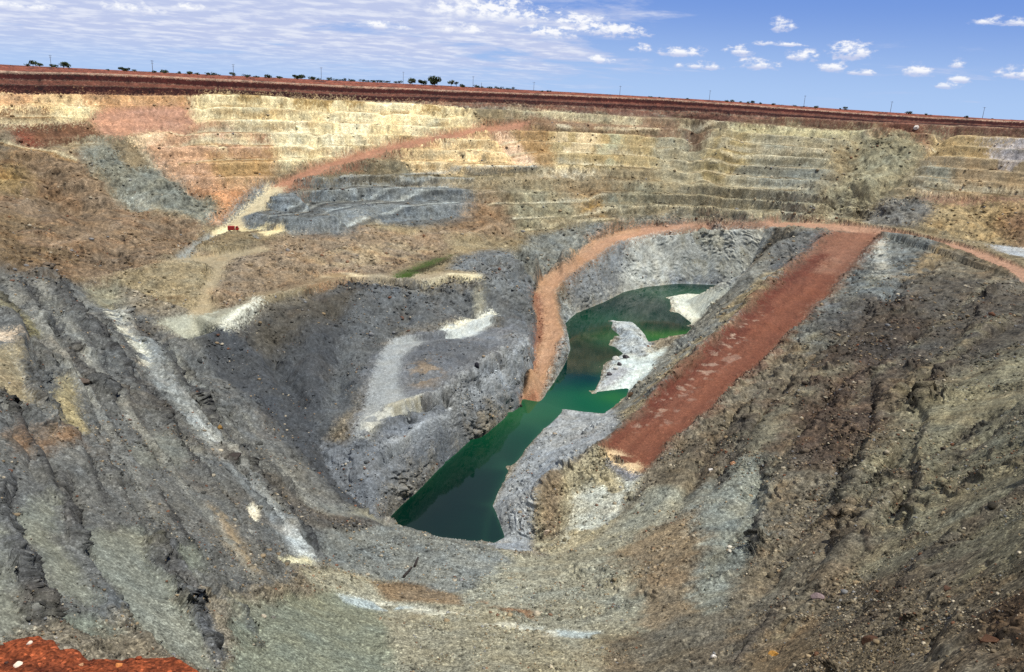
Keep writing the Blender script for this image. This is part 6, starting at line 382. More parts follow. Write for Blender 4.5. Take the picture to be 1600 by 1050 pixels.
ROCKS = [(38.92, 277.46, 3.32, 1.66, (190, 188, 178), 'pale grey boulder, largest of the boulders on the white bank'), (42.2, 277.79, 2.85, 2.14, (78, 74, 76), 'dark boulder touching the pale one on the white bank'), (38.84, 268.96, 1.84, 1.84, (88, 84, 86), 'small dark boulder in the middle of the white bank cluster'), (37.03, 264.67, 1.82, 1.82, (190, 188, 178), 'small white boulder between two dark ones on the white bank'), (34.35, 260.12, 2.01, 1.56, (78, 74, 76), 'dark boulder nearest the water on the white bank'), (222.01, 469.54, 2.92, 2.51, (225, 215, 200), 'white boulder perched on the red spoil heap below the far rim'), (-31.56, 73.32, 0.93, 0.85, (112, 80, 62), 'round brown boulder on the grey gravel between dark ribs'), (-26.81, 77.91, 0.73, 0.57, (175, 165, 145), 'pale boulder resting on grey gravel at the bowl bottom'), (-25.93, 78.6, 0.57, 0.41, (110, 108, 100), 'small grey boulder beside the pale one on bowl gravel'), (-72.22, 124.81, 2.7, 2.09, (92, 82, 72), 'large brown rock jutting from the dark left bench'), (38.06, 82.21, 1.54, 0.77, (128, 112, 110), 'flat mauve block on the rusty slope at lower right'), (29.11, 70.34, 1.06, 0.75, (170, 125, 60), 'ochre boulder on the slope near the bottom edge'), (24.06, 73.84, 0.7, 0.55, (215, 208, 196), 'white boulder at the foot of the rusty slope'), (47.7, 152.77, 1.27, 1.41, (185, 140, 105), 'pinkish boulder just below the end of the red ramp slope'), (43.96, 154.75, 1.14, 0.86, (215, 210, 200), 'white boulder on the grey slope beside a pinkish boulder'), (36.74, 112.76, 0.99, 0.66, (220, 214, 196), 'white boulder on the pale grey chute'), (35.42, 108.28, 0.74, 0.53, (205, 198, 180), 'smaller white boulder lower down the pale grey chute'), (9.51, 148.56, 1.26, 1.96, (195, 175, 150), 'pale slab at the foot of the brown rock pillar'), (-51.15, 136.83, 2.87, 1.3, (66, 60, 56), 'dark overhanging rock at the break in the white bench'), (-59.82, 152.39, 1.43, 1.29, (140, 110, 62), 'ochre boulder on the dark face right of the white bench'), (32.55, 58.72, 1.94, 1.55, (80, 58, 44), 'biggest dark brown block in the lower right corner'), (33.07, 45.68, 1.26, 1.05, (86, 62, 46), 'dark brown block among shadows at the right edge'), (40.35, 62.41, 0.95, 0.61, (92, 70, 56), 'dark block with a pointed top on the olive lower slope'), (73.38, 123.41, 1.23, 0.98, (70, 62, 54), 'dark rock standing on the olive right slope'), (37.97, 232.68, 2.03, 2.63, (84, 66, 48), 'dark rock at the lip above the green inlet'), (3.73, 227.79, 1.58, 0.79, (44, 44, 42), 'dark rock lying in the shallow water at the haul road toe'), (-9.48, 214.8, 1.65, 2.02, (48, 48, 54), 'dark lump in place of the shaded hole in the plateau mound'), (-41.93, 133.72, 1.53, 0.89, (120, 112, 100), 'grey boulder on the dark slope right of the white bench')]  # the dark one on the plateau mound stands in for a shaded hole
LOGS = [((-15.41, 112.16), (-14.76, 116.73), 'dark pole lying on the grey crest, the one nearer the viewer'), ((-14.34, 117.71), (-14.26, 121.36), 'short dark pole on the grey crest nearer the water')]
TRUCK = (-119.07, 330.48)
BUND = [(-46.18, 4.985), (-38.83, 4.543), (-36.71, 4.453), (-35.65, 4.451), (-34.42, 4.432), (-33.53, 4.364), (-33.21, 4.273), (-32.49, 4.262), (-32.03, 4.215), (-31.54, 4.117), (-30.63, 4.096), (-29.38, 4.043), (-28.68, 4.042), (-27.19, 4.003), (-25.76, 3.963), (-24.98, 3.894), (-24.02, 3.788), (-22.8, 3.598), (-14.78, 3.315), (2.06, 3.034), (28.18, 3.473), (48.32, 4.802)]
CLOUDS = [(-0.051, 0.0957, 0.0723, 0.0161), (-0.0619, 0.0896, 0.0603, 0.0145), (-0.0169, 0.0879, 0.0563, 0.0145), (-0.0991, 0.0902, 0.0281, 0.0105), (0.0582, 0.0846, 0.0482, 0.0121), (0.0998, 0.0768, 0.0482, 0.008), (0.0254, 0.0705, 0.0482, 0.0072), (-0.0798, 0.0677, 0.0362, 0.0072), (0.2867, 0.0889, 0.0161, 0.0072), (0.2439, 0.0604, 0.0193, 0.0056), (0.3139, 0.0576, 0.0209, 0.0064), (0.363, 0.0646, 0.0289, 0.0096), (0.4314, 0.0465, 0.0185, 0.0064), (0.4673, 0.0541, 0.0105, 0.0048), (0.1802, 0.0565, 0.0338, 0.0056), (0.1314, 0.0579, 0.0145, 0.0048), (0.1994, 0.0419, 0.0322, 0.004), (0.267, 0.0462, 0.0322, 0.0056), (0.3459, 0.0473, 0.0177, 0.0064), (0.3765, 0.0424, 0.0201, 0.0032), (0.5279, 0.0472, 0.0241, 0.0064), (0.4742, 0.0396, 0.0121, 0.0048), (0.0878, 0.0438, 0.0201, 0.0048), (0.5095, 0.0957, 0.0402, 0.004), (0.2882, 0.0688, 0.0402, 0.0024), (-0.1688, 0.0666, 0.0402, 0.0048), (-0.4377, 0.0651, 0.0402, 0.008), (-0.3772, 0.0703, 0.0241, 0.0048), (-0.5406, 0.0583, 0.0482, 0.0064), (0.4636, 0.0321, 0.0161, 0.0032)]
TREE_LABELS = ['pale wispy bush at the far left of the rim', 'dark upright bush, largest left of the leftmost pole', 'low bush just left of the leftmost pole', 'flat dark bush at the foot of the leftmost pole', 'round dark bush right of the leftmost pole', 'tiny bush alone between the two leftmost poles', 'wide double dark bush left of the second pole', 'small round bush right of the wide double bush', 'small bush at the foot of the second pole', 'flat bush just right of the second pole', 'little round bush between second and third poles', 'wider round bush left of the third pole', 'small round bush nearest the left of the far bush line', 'round green bush at the foot of the third pole', 'broad low bush right of the third pole', 'flat bush, second right of the third pole', 'domed bush midway between third and fourth poles', 'flat-topped bush left of the broad tree clump', 'broad green tree left of the fourth pole', 'wide low bush touching the fourth pole', 'grey-green tree, left one of the tall clump', 'low scrub between the two tallest trees', 'biggest tree of the tall clump in the middle', 'ragged tree right of the biggest tree', 'small leaning tree at the right end of the tall clump', 'flat bush right of the tall clump', 'small bush between the bare pole and the short post', 'flat bush right of the pole past the short post', 'tiny low bush on the bare stretch of rim', 'flat tiny bush right of the leaning pole', 'very small dark bush right of the leaning pole', 'small dark bush left of the ninth pole', 'first small tree of the row right of the ninth pole', 'second small tree of the row, slightly taller', 'thin third bush of the row of small trees', 'rounded bush late in the row of small trees', 'tallest dark tree of the row of small trees', 'small bush ending the row of small trees', 'bush standing apart after the row of small trees', 'low bush right of the tenth pole', 'tiny bush touching the small pointed tree', 'small pointed tree between tenth and eleventh poles', 'dark round bush right of the second to last pole', 'small round bush past the dark round one', 'low wide bush left of the rightmost pole', 'tiny bush right of the rightmost pole', 'low bush nearest the right end of the rim']
NSTONE = 80000
SHALLOWS = [(8.0, 223.5, 14, 8, 0.6, 2, 0.7), (7.0, 220.9, 22, 14, 0.6, 0, 0.8), (30.5, 235.7, 26, 14, 0.3, 0, 0.9), (34.2, 241.9, 10, 7, 0.3, 1, 0.5), (65.2, 311.3, 20, 9, 0.2, 1, 0.85), (58.8, 304.0, 20, 14, 0.2, 0, 0.6), (-21.4, 163.6, 9, 40, -0.5, 1, 0.14), (-1.9, 201.4, 30, 40, -0.5, 0, 0.45), (16.6, 269.5, 16, 20, 0, 3, 0.1), (88.8, 390.2, 40, 16, 0, 0, 0.5), (35.6, 332.2, 26, 20, 0.5, 0, 0.35), (-14.1, 164.4, 16, 40, -0.4, 4, 0.8), (-8.2, 188.6, 14, 26, -0.4, 4, 0.25), (17.2, 232.6, 20, 10, 0.5, 0, 0.5)]
# ---------------------------------------------------------------- survey of the pit -> height field
def cdt_points(lines):
    verts, edges, idx = [], [], {}
    def add(p):
        k = (round(p[0], 1), round(p[1], 1))
        if k not in idx:
            idx[k] = len(verts); verts.append((k[0], k[1], float(p[2])))
        return idx[k]
    for ln in lines:
        prev = None
        for p in ln:
            i = add(p)
            if prev is not None and prev != i:
                edges.append((prev, i))
            prev = i
    return verts, edges

def build_tin(lines):
    from mathutils import Vector
    from mathutils.geometry import delaunay_2d_cdt
    verts, edges = cdt_points(lines)
    v2, e2, f2, ov, oe, of = delaunay_2d_cdt([Vector((v[0], v[1])) for v in verts], edges, [], 0, 1e-3)
    V = np.array([(v.x, v.y) for v in v2]); Z = np.zeros(len(V)); known = np.zeros(len(V), bool)
    for i, o in enumerate(ov):
        if o:
            Z[i] = np.mean([verts[k][2] for k in o]); known[i] = True
    for i in np.where(~known)[0]:                       # crossings of two survey lines
        best = None
        for a, b in edges:
            A = np.array(verts[a]); B = np.array(verts[b]); d = B[:2]-A[:2]; L = d@d
            if L < 1e-9: continue
            t = np.clip(((V[i]-A[:2])@d)/L, 0, 1); q = A+(B-A)*t
            dist = np.hypot(*(q[:2]-V[i]))
            if best is None or dist < best[0]: best = (dist, q[2])
        Z[i] = best[1]
    return V, Z, [tuple(f) for f in f2]

def raster_tin(V, Z, F, x0, y0, res, nx, ny, fill=0.0):
    G = np.full((ny, nx), np.nan, np.float64)
    for f in F:
        P = V[list(f)]; z = Z[list(f)]
        i0 = max(0, int(math.floor((P[:,0].min()-x0)/res))); i1 = min(nx-1, int(math.ceil((P[:,0].max()-x0)/res)))
        j0 = max(0, int(math.floor((P[:,1].min()-y0)/res))); j1 = min(ny-1, int(math.ceil((P[:,1].max()-y0)/res)))
        if i1 < i0 or j1 < j0: continue
        xs = x0+np.arange(i0, i1+1)*res; ys = y0+np.arange(j0, j1+1)*res
        X, Y = np.meshgrid(xs, ys)
        (ax, ay), (bx, by), (cx, cy) = P
        den = (by-cy)*(ax-cx)+(cx-bx)*(ay-cy)
        if abs(den) < 1e-9: continue
        l0 = ((by-cy)*(X-cx)+(cx-bx)*(Y-cy))/den; l1 = ((cy-ay)*(X-cx)+(ax-cx)*(Y-cy))/den; l2 = 1-l0-l1
        m = (l0 >= -1e-6) & (l1 >= -1e-6) & (l2 >= -1e-6)
        s = G[j0:j1+1, i0:i1+1]; s[m] = (l0*z[0]+l1*z[1]+l2*z[2])[m]
    G[np.isnan(G)] = fill
    return G

def blur(G, n):
    for _ in range(n):
        P = np.pad(G, 1, mode='edge')
        G = (P[:-2,1:-1]+P[2:,1:-1]+P[1:-1,:-2]+P[1:-1,2:]+4*P[1:-1,1:-1])/8
    return G

class Field:
    def __init__(self, lines):
        V, Z, F = build_tin(lines)
        self.fine = (-330.0, -40.0, 0.5); nx, ny = 1400, 1260
        self.G = blur(raster_tin(V, Z, F, -330.0, -40.0, 0.5, nx, ny), 5)
        self.coarse = (-2000.0, -1000.0, 8.0)
        self.C = raster_tin(V, Z, F, -2000.0, -1000.0, 8.0, 501, 501)
        # ease the fine sheet into the coarse one along its border
    def samp(self, G, o, x, y):
        u = np.clip((x-o[0])/o[2], 0, G.shape[1]-1.001); v = np.clip((y-o[1])/o[2], 0, G.shape[0]-1.001)
        i = u.astype(int); j = v.astype(int); fx = u-i; fy = v-j
        return (G[j,i]*(1-fx)+G[j,i+1]*fx)*(1-fy)+(G[j+1,i]*(1-fx)+G[j+1,i+1]*fx)*fy
    def z(self, x, y):
        x = np.asarray(x, float); y = np.asarray(y, float)
        zc = self.samp(self.C, self.coarse, x, y); zf = self.samp(self.G, self.fine, x, y)
        e = np.minimum(np.minimum(x+330, 369.5-x), np.minimum(y+40, 589.5-y))
        w = np.clip(e/20, 0, 1)
        return zc*(1-w)+zf*w
# ---------------------------------------------------------------- noise
def hash3(i, j, k, s):
    h = (i*374761393 + j*668265263 + k*2147483647*3 + s*974634533).astype(np.int64) & 0xffffffff
    h = ((h ^ (h >> 13))*1274126177) & 0xffffffff
    h = ((h ^ (h >> 16))*2246822519) & 0xffffffff
    return ((h ^ (h >> 15)) & 0xffffff).astype(np.float32)/16777215.0
def vnoise(x, y, z, s=0):                                  # value noise in [-1, 1]
    out = np.empty(len(x), np.float32)
    for a in range(0, len(x), 400000):
        X, Y, Zz = x[a:a+400000], y[a:a+400000], z[a:a+400000]
        i = np.floor(X).astype(np.int64); j = np.floor(Y).astype(np.int64); k = np.floor(Zz).astype(np.int64)
        f = [(X-i), (Y-j), (Zz-k)]; f = [(t*t*t*(t*(t*6-15)+10)).astype(np.float32) for t in f]
        r = 0
        for dx in (0, 1):
            for dy in (0, 1):
                for dz in (0, 1):
                    w = (f[0] if dx else 1-f[0])*(f[1] if dy else 1-f[1])*(f[2] if dz else 1-f[2])
                    r = r + w*hash3(i+dx, j+dy, k+dz, s)
        out[a:a+400000] = r*2-1
    return out
def fbm(P, wl, octs, s=0, gain=.5, ridged=False, zs=1.0):
    tot = 0; amp = 1.0; nrm = 0
    for o in range(octs):
        f = (2.03**o)/wl
        c, d = math.cos(.7*o+s), math.sin(.7*o+s)
        n = vnoise((P[:,0]*c-P[:,1]*d)*f+o*17.3, (P[:,0]*d+P[:,1]*c)*f+o*5.1, P[:,2]*f*zs+o*9.7, s*31+o)
        if ridged: n = 1-2*np.abs(n)
        tot = tot+amp*n; nrm += amp; amp *= gain
    return tot/nrm
def inside(px, py, poly):
    m = np.zeros(len(px), bool); n = len(poly); j = n-1
    for i in range(n):
        xi, yi = poly[i]; xj, yj = poly[j]
        if yi != yj:
            c = ((yi > py) != (yj > py)) & (px < (xj-xi)*(py-yi)/(yj-yi)+xi)
            m ^= c
        j = i
    return m
def lin(c):
    c = np.asarray(c, float)/255.0
    return np.where(c <= .04045, c/12.92, ((c+.055)/1.055)**2.4)
def smooth(a, b, x):
    t = np.clip((x-a)/(b-a), 0, 1); return t*t*(3-2*t)

# ---------------------------------------------------------------- the ground as one sheet, finer where the pit is
NAZ, NR = 1500, 1700
FLD = Field(LINES)
def polar_sheet():
    az = [np.linspace(-180, -60, 25)[:-1], np.linspace(-60, -38, 60)[:-1], np.linspace(-38, 41, NAZ)[:-1], np.linspace(41, 62, 60)[:-1], np.linspace(62, 180, 25)]
    az = np.radians(np.concatenate(az)); nc = len(az)
    rs = np.concatenate([np.linspace(26, 150, 500)[:-1], np.linspace(150, 620, 1900)])
    rows_in = np.array([.05]+list(np.linspace(1.2, 26, 40)[:-1]))
    rows_out = 620*(9000/620)**(np.linspace(0, 1, 60)[1:])
    dens = np.zeros((nc, NR))
    sub = np.arange(0, nc, 4); prof = []
    for c in sub:
        x = rs*math.sin(az[c]); y = rs*math.cos(az[c]); z = FLD.z(x, y)
        dz = np.diff(z); dr = np.diff(rs); d = np.sqrt(rs[1:]**2+(z[1:]-4)**2)
        t = np.maximum((4-z)/rs, -1); grow = np.diff(t)                     # which bits climb towards the eye level
        w = np.sqrt(dr*dr*.25+dz*dz)/d
        w = (w+np.maximum(-grow, 0)*2.5)*np.where(rs[1:] < 43, .12, 1.0)
        k = np.concatenate([[0], np.cumsum(w)]); prof.append(k/k[-1])
    prof = np.array(prof)
    for _ in range(3):
        p = np.pad(prof, ((2, 2), (0, 0)), mode='edge'); prof = (p[:-4]+2*p[1:-3]+3*p[2:-2]+2*p[3:-1]+p[4:])/9
    tgt = np.linspace(0, 1, NR)
    inv = np.array([np.interp(tgt, q, rs) for q in prof])
    R = np.empty((NR, nc))
    for r in range(NR): R[r] = np.interp(np.arange(nc), sub, inv[:, r])
    R = np.vstack([np.repeat(rows_in[:, None], nc, 1), R, np.repeat(rows_out[:, None], nc, 1)])
    return R, np.repeat(az[None, :], R.shape[0], 0)
R_, A_ = polar_sheet()
NRW, NCL = R_.shape
bx = (R_*np.sin(A_)).ravel(); by = (R_*np.cos(A_)).ravel(); bz = FLD.z(bx, by)
near = np.clip((90-np.hypot(bx, by))/60, 0, 1)
B3 = np.stack([bx, by, bz], 1).astype(np.float32)
# ---------------------------------------------------------------- rock types, tracks, stains and painted bench and cliff shading mapped on the ground (plan outlines, metres)
N = len(bx)
pitm = (bz < 1.5) & (np.hypot(bx, by) < 640)
w1 = fbm(B3, 16, 4, 1); w2 = fbm(B3, 16, 4, 2); q1 = fbm(B3, 2.2, 3, 3); q2 = fbm(B3, 2.2, 3, 4)
jx = rng.normal(size=N).astype(np.float32); jy = rng.normal(size=N).astype(np.float32)
col = np.tile(lin((124, 70, 52)), (N, 1)); col[pitm] = lin((120, 112, 98)); rough = np.ones(N); terr = np.zeros(N); owner = np.zeros(N, np.int16); rust = np.zeros(N); speck = np.ones(N)
NAMES = ['terrain']; SAT = .82; GAIN = .84
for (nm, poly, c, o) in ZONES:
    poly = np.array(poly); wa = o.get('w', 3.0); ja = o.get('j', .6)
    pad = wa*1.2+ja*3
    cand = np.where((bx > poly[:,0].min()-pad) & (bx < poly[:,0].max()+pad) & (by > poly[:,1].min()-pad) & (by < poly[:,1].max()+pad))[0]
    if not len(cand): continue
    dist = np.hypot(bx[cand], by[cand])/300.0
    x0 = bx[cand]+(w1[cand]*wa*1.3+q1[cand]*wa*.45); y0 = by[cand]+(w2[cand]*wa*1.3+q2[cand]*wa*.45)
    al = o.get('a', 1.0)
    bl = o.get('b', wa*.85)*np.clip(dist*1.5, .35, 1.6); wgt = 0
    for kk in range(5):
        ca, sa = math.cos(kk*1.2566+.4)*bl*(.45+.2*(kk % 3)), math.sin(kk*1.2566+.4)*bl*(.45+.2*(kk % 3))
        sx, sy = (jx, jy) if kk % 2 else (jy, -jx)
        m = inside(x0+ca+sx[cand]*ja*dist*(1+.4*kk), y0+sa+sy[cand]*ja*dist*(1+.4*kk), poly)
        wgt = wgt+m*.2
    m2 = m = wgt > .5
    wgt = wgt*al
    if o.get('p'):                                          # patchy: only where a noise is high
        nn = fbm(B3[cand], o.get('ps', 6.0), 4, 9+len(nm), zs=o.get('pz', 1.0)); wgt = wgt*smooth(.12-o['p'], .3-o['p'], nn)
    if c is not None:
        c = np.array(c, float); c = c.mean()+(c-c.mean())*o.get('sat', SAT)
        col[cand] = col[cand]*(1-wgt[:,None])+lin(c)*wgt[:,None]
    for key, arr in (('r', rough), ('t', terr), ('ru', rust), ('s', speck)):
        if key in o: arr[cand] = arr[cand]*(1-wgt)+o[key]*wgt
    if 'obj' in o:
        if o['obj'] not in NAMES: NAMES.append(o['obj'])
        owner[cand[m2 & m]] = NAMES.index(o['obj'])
# ---------------------------------------------------------------- benches, gullies, broken rock
terr_on = terr.copy(); z = bz.copy()
ph = fbm(B3, 110, 2, 6)*.6+fbm(B3, 7, 3, 7)*.15
h = 5.6
u = z/h+ph*.55; fl = np.floor(u); fr = u-fl
g = np.where(fr < .45, smooth(0, .45, fr)*.97, .97+.03*(fr-.45)/.55)
z = z+terr_on*h*(fl+g-u)*1.0
h2 = 2.6; u2 = z/h2+ph*.8+.3; f2 = u2-np.floor(u2); g2 = smooth(.0, .6, f2)
z = z+terr_on*.45*h2*(g2-f2)
for (poly, dzz, wd) in STEPS:                               # bench lips: (line, drop, run-out) high side left of the line
    P = np.array(poly)
    pad = 30
    cand = np.where((bx > P[:,0].min()-pad) & (bx < P[:,0].max()+pad) & (by > P[:,1].min()-pad) & (by < P[:,1].max()+pad))[0]
    best = np.full(len(cand), 1e9); sgn = np.zeros(len(cand)); tt = np.zeros(len(cand))
    L = np.concatenate([[0], np.cumsum(np.hypot(*np.diff(P, axis=0).T))])
    X = bx[cand]+w1[cand]*1.5+q1[cand]*.8; Y = by[cand]+w2[cand]*1.5+q2[cand]*.8
    for i in range(len(P)-1):
        d = P[i+1]-P[i]; l2 = d@d+1e-9
        t = np.clip(((X-P[i,0])*d[0]+(Y-P[i,1])*d[1])/l2, 0, 1)
        ex = X-(P[i,0]+d[0]*t); ey = Y-(P[i,1]+d[1]*t); dd = np.hypot(ex, ey)
        c = dd < best; best[c] = dd[c]; sgn[c] = np.sign(d[0]*ey-d[1]*ex)[c]; tt[c] = ((L[i]+t*math.sqrt(l2))/L[-1])[c]
    s = best*sgn
    env = smooth(0, .08, tt)*smooth(1, .92, tt)*(tt > .001)*(tt < .999)
    sc = np.clip(np.hypot(X, Y)/110, .5, 3)
    prof = np.where(s > 0, np.exp(-s/(wd*sc)), -np.exp(s/(wd*sc)))*.5*dzz
    ease = np.clip(np.abs(s)/(.35*sc), 0, 1)
    z[cand] += prof*ease*env*(.7+.6*fbm(B3[cand], 7, 2, 21))
for (poly, dep_, wd) in GULLIES:                            # washouts (positive) and heaped windrows (negative)
    P = np.array(poly)
    cand = np.where((bx > P[:,0].min()-30) & (bx < P[:,0].max()+30) & (by > P[:,1].min()-30) & (by < P[:,1].max()+30))[0]
    X = bx[cand]+(w1[cand]*1.2+q1[cand]*.6)*min(wd, 2.5)*.6; Y = by[cand]+(w2[cand]*1.2+q2[cand]*.6)*min(wd, 2.5)*.6
    best = np.full(len(cand), 1e9); tt = np.zeros(len(cand)); L = np.concatenate([[0], np.cumsum(np.hypot(*np.diff(P, axis=0).T))])
    for i in range(len(P)-1):
        d = P[i+1]-P[i]; l2 = d@d+1e-9; t = np.clip(((X-P[i,0])*d[0]+(Y-P[i,1])*d[1])/l2, 0, 1)
        dd = np.hypot(X-(P[i,0]+d[0]*t), Y-(P[i,1]+d[1]*t)); k_ = dd < best; best[k_] = dd[k_]; tt[k_] = ((L[i]+t*math.sqrt(l2))/L[-1])[k_]
    env = smooth(0, .1, tt)*smooth(1, .9, tt)
    z[cand] -= dep_*np.exp(-(best/wd)**2)*env*(.75+.9*fbm(B3[cand], 9, 2, 23))
P3 = np.stack([bx, by, z], 1)
G = P3.reshape(NRW, NCL, 3)
def gridnormal(G):
    du = np.empty_like(G); dv = np.empty_like(G)
    du[:, 1:-1] = G[:, 2:]-G[:, :-2]; du[:, 0] = G[:, 1]-G[:, 0]; du[:, -1] = G[:, -1]-G[:, -2]
    dv[1:-1] = G[2:]-G[:-2]; dv[0] = G[1]-G[0]; dv[-1] = G[-1]-G[-2]
    n = np.cross(du, dv); n /= np.maximum(np.linalg.norm(n, axis=2, keepdims=True), 1e-9)
    return n
nrm = gridnormal(G).reshape(-1, 3); nrm[nrm[:, 2] < 0] *= -1
dist = np.linalg.norm(P3-EYE, axis=1)
steep = 1-nrm[:, 2]
inpit = smooth(1.0, -3.0, bz)*(np.hypot(bx, by) < 640)
Pf = P3.astype(np.float32)
big = fbm(Pf, 26, 3, 41, ridged=True)                       # buttresses
mid = fbm(Pf, 9, 4, 42, ridged=True, gain=.5, zs=.55)
sml = fbm(Pf, 2.6, 3, 43, gain=.55)
far = smooth(60, 200, dist); near1 = 1-far
msk = smooth(-.25, .35, fbm(Pf, 13, 3, 45)+.12*(rough-.8)); msk2 = smooth(-.2, .3, fbm(Pf, 5, 3, 46))
s1 = vnoise(Pf[:,0]/1.5, Pf[:,1]/1.5, Pf[:,2]/1.5, 47); s2 = vnoise(Pf[:,0]/.55+9, Pf[:,1]/.55, Pf[:,2]/.55, 48); s3 = vnoise(Pf[:,0]/3.6+4, Pf[:,1]/3.6, Pf[:,2]/2.6, 49)
stones = smooth(.28, .5, s1)*.5*msk+smooth(.25, .5, s2)*.2*msk2+smooth(.42, .6, s3)*1.1*msk*msk2
crk = fbm(Pf, 5.5, 3, 51, ridged=True); crk = smooth(.55, .85, crk)*.7
amp = rough*inpit*(1-.75*terr_on)
oc = smooth(.0, .30, fbm(Pf, 17, 4, 55, gain=.55)+.28*(rough-1.0)); q_ = z/2.6+fbm(Pf, 11, 4, 56, gain=.6)*3.2+(bx*.3+by*.1)/2.6; ledge = (smooth(0, .35, q_-np.floor(q_))-(q_-np.floor(q_)))*1.5
disp = amp*oc*ledge*.6*(.5+msk2)+amp*(big*.9*(.35+.65*far)+mid*.55*(.25+.9*oc)*(.45+.55*far)*(1+1.8*np.clip(steep, 0, 1))-crk*msk*(.5+steep))+(rough*inpit*(1-.55*terr_on)*.95+.05*inpit)*(sml*(.10+.42*oc)+stones*(.25+.75*oc)*(.6+.4*far))
def gridblur(a, n):
    a = a.reshape(NRW, NCL).astype(np.float32)
    for _ in range(max(1, n//6)):
        p = np.pad(a, ((1, 1), (0, 0)), mode='wrap'); a = (p[:-2]+p[1:-1]+p[2:])/3
    for _ in range(n):
        p = np.pad(a, 1, mode='wrap'); a = (p[:-2, 1:-1]+p[2:, 1:-1]+p[1:-1, :-2]+p[1:-1, 2:]+2*p[1:-1, 1:-1])/6
    return (a/a.std()).ravel()
g2 = gridblur(jx, 2); g5 = gridblur(jy, 7); g9 = gridblur(jx*.6+jy*.8, 26)     # grit, gravel and cobbles at the sheet's own fineness
disp = disp+inpit*np.clip(rough, .12, 1.4)*(1-.5*terr_on)*(.12+.7*far)*dist*.00042*(.16*jx+.3*g2+.4*g5*msk2+.5*g9*msk*msk2)
under = smooth(WATER_Z-.2, WATER_Z+2.5, bz)
P3 = P3+nrm*(disp*(.15+.85*under))[:, None]
pl = (1-inpit)
P3[:, 2] += pl*(fbm(Pf, 30, 4, 50)*.25)*np.clip(np.hypot(bx, by)/60, 0, 1)
# cavities read darker through real shadow; bench crests and riser feet also get painted light and shade
dn = nrm.copy(); dn[:, 2] = 0; dl = np.linalg.norm(dn, axis=1, keepdims=True); dn = dn/np.maximum(dl, 1e-4); slope3 = np.stack([dn[:, 0], dn[:, 1], -dl[:, 0]/np.maximum(nrm[:, 2], .2)], 1); slope3 /= np.linalg.norm(slope3, axis=1, keepdims=True)+1e-6
lic = 0; lic2 = 0                                             # spill streaks running down the fall line
for kk in range(-3, 4):
    q = (Pf+slope3*kk*2.6).astype(np.float32); lic = lic+vnoise(q[:, 0]/1.3, q[:, 1]/1.3, q[:, 2]/1.3, 64)
    q = (Pf+slope3*kk*8.0).astype(np.float32); lic2 = lic2+vnoise(q[:, 0]/4.2, q[:, 1]/4.2, q[:, 2]/4.2, 65)
lic /= lic.std(); lic2 /= lic2.std()
var = fbm(Pf, 5.0, 4, 61, gain=.6); var2 = fbm(Pf, 38, 3, 62)
sk = lambda g: np.sign(g)*np.abs(g)**1.35
grit = .10*jy+.16*sk(g2)+.08*sk(g5)*(.4+msk)+.04*g9
col = col*np.clip(1+speck*((.09+.16*far)*var+.20*var2+(.03*far*lic+(.05+.05*far)*lic2)*np.clip(rough*1.6, .2, 1)+grit*(.55+.5*np.clip(rough, 0, 1.2))*(1-.45*terr_on)), .16, 2.3)[:, None]
st = smooth(.05, .5, fbm(Pf, 9, 5, 63, gain=.62)+rust*.45-.1)*np.clip(.25+rust, 0, 1)*(speck > .3)*inpit*.75
col = col*(1-st[:, None])+(col*np.array([1.08, .87, .70]))*st[:, None]
berm = smooth(.5, .62, fr)*terr_on*smooth(-.25, .2, fbm(Pf, 24, 3, 81)); foot_shade = smooth(.12, .0, fr)*terr_on*smooth(-.1, .3, fbm(Pf, 15, 3, 82))  # browner berm debris, plus painted shade along the foot of each riser
col = col*(1-(.30*berm+.66*foot_shade)[:, None]*np.array([.85, 1, 1.15]))
crest_lit = smooth(.38, .45, fr)*smooth(.53, .47, fr)*terr_on*.85*smooth(-.3, .2, fbm(Pf, 30, 2, 83))  # bright line painted on bench crests as if lit, so steps stand out
col = col*(1-crest_lit[:, None])+np.minimum(col*1.45+.03, .8)*crest_lit[:, None]
tint = (fbm(Pf, 21, 4, 71, gain=.6)*.55+fbm(Pf, 3.5, 3, 72)*.45)*np.clip(speck, 0, 1)*inpit
col = col*(1+tint[:, None]*np.array([.17, .02, -.2]))
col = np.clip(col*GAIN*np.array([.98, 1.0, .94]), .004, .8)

def mesh_from_grid(name, faces_mask, mat):
    ii = np.arange(NRW*NCL).reshape(NRW, NCL)
    q = np.stack([ii[:-1, :-1], ii[:-1, 1:], ii[1:, 1:], ii[1:, :-1]], -1).reshape(-1, 4)[faces_mask]
    used, invi = np.unique(q, return_inverse=True); q = invi.reshape(-1, 4)
    me = bpy.data.meshes.new(name)
    me.vertices.add(len(used)); me.vertices.foreach_set('co', P3[used].astype(np.float32).ravel())
    me.loops.add(q.size); me.loops.foreach_set('vertex_index', q.astype(np.int32).ravel())
    me.polygons.add(len(q)); me.polygons.foreach_set('loop_start', np.arange(0, q.size, 4, dtype=np.int32))
    me.polygons.foreach_set('use_smooth', np.ones(len(q), bool))
    at = me.attributes.new('rock', 'FLOAT_COLOR', 'POINT')
    at.data.foreach_set('color', np.concatenate([col[used], speck[used][:, None]], 1).astype(np.float32).ravel())
    me.update(calc_edges=True); me.validate()
    o = bpy.data.objects.new(name, me); COL.objects.link(o); me.materials.append(mat)
    o['kind'] = 'structure'
    return o
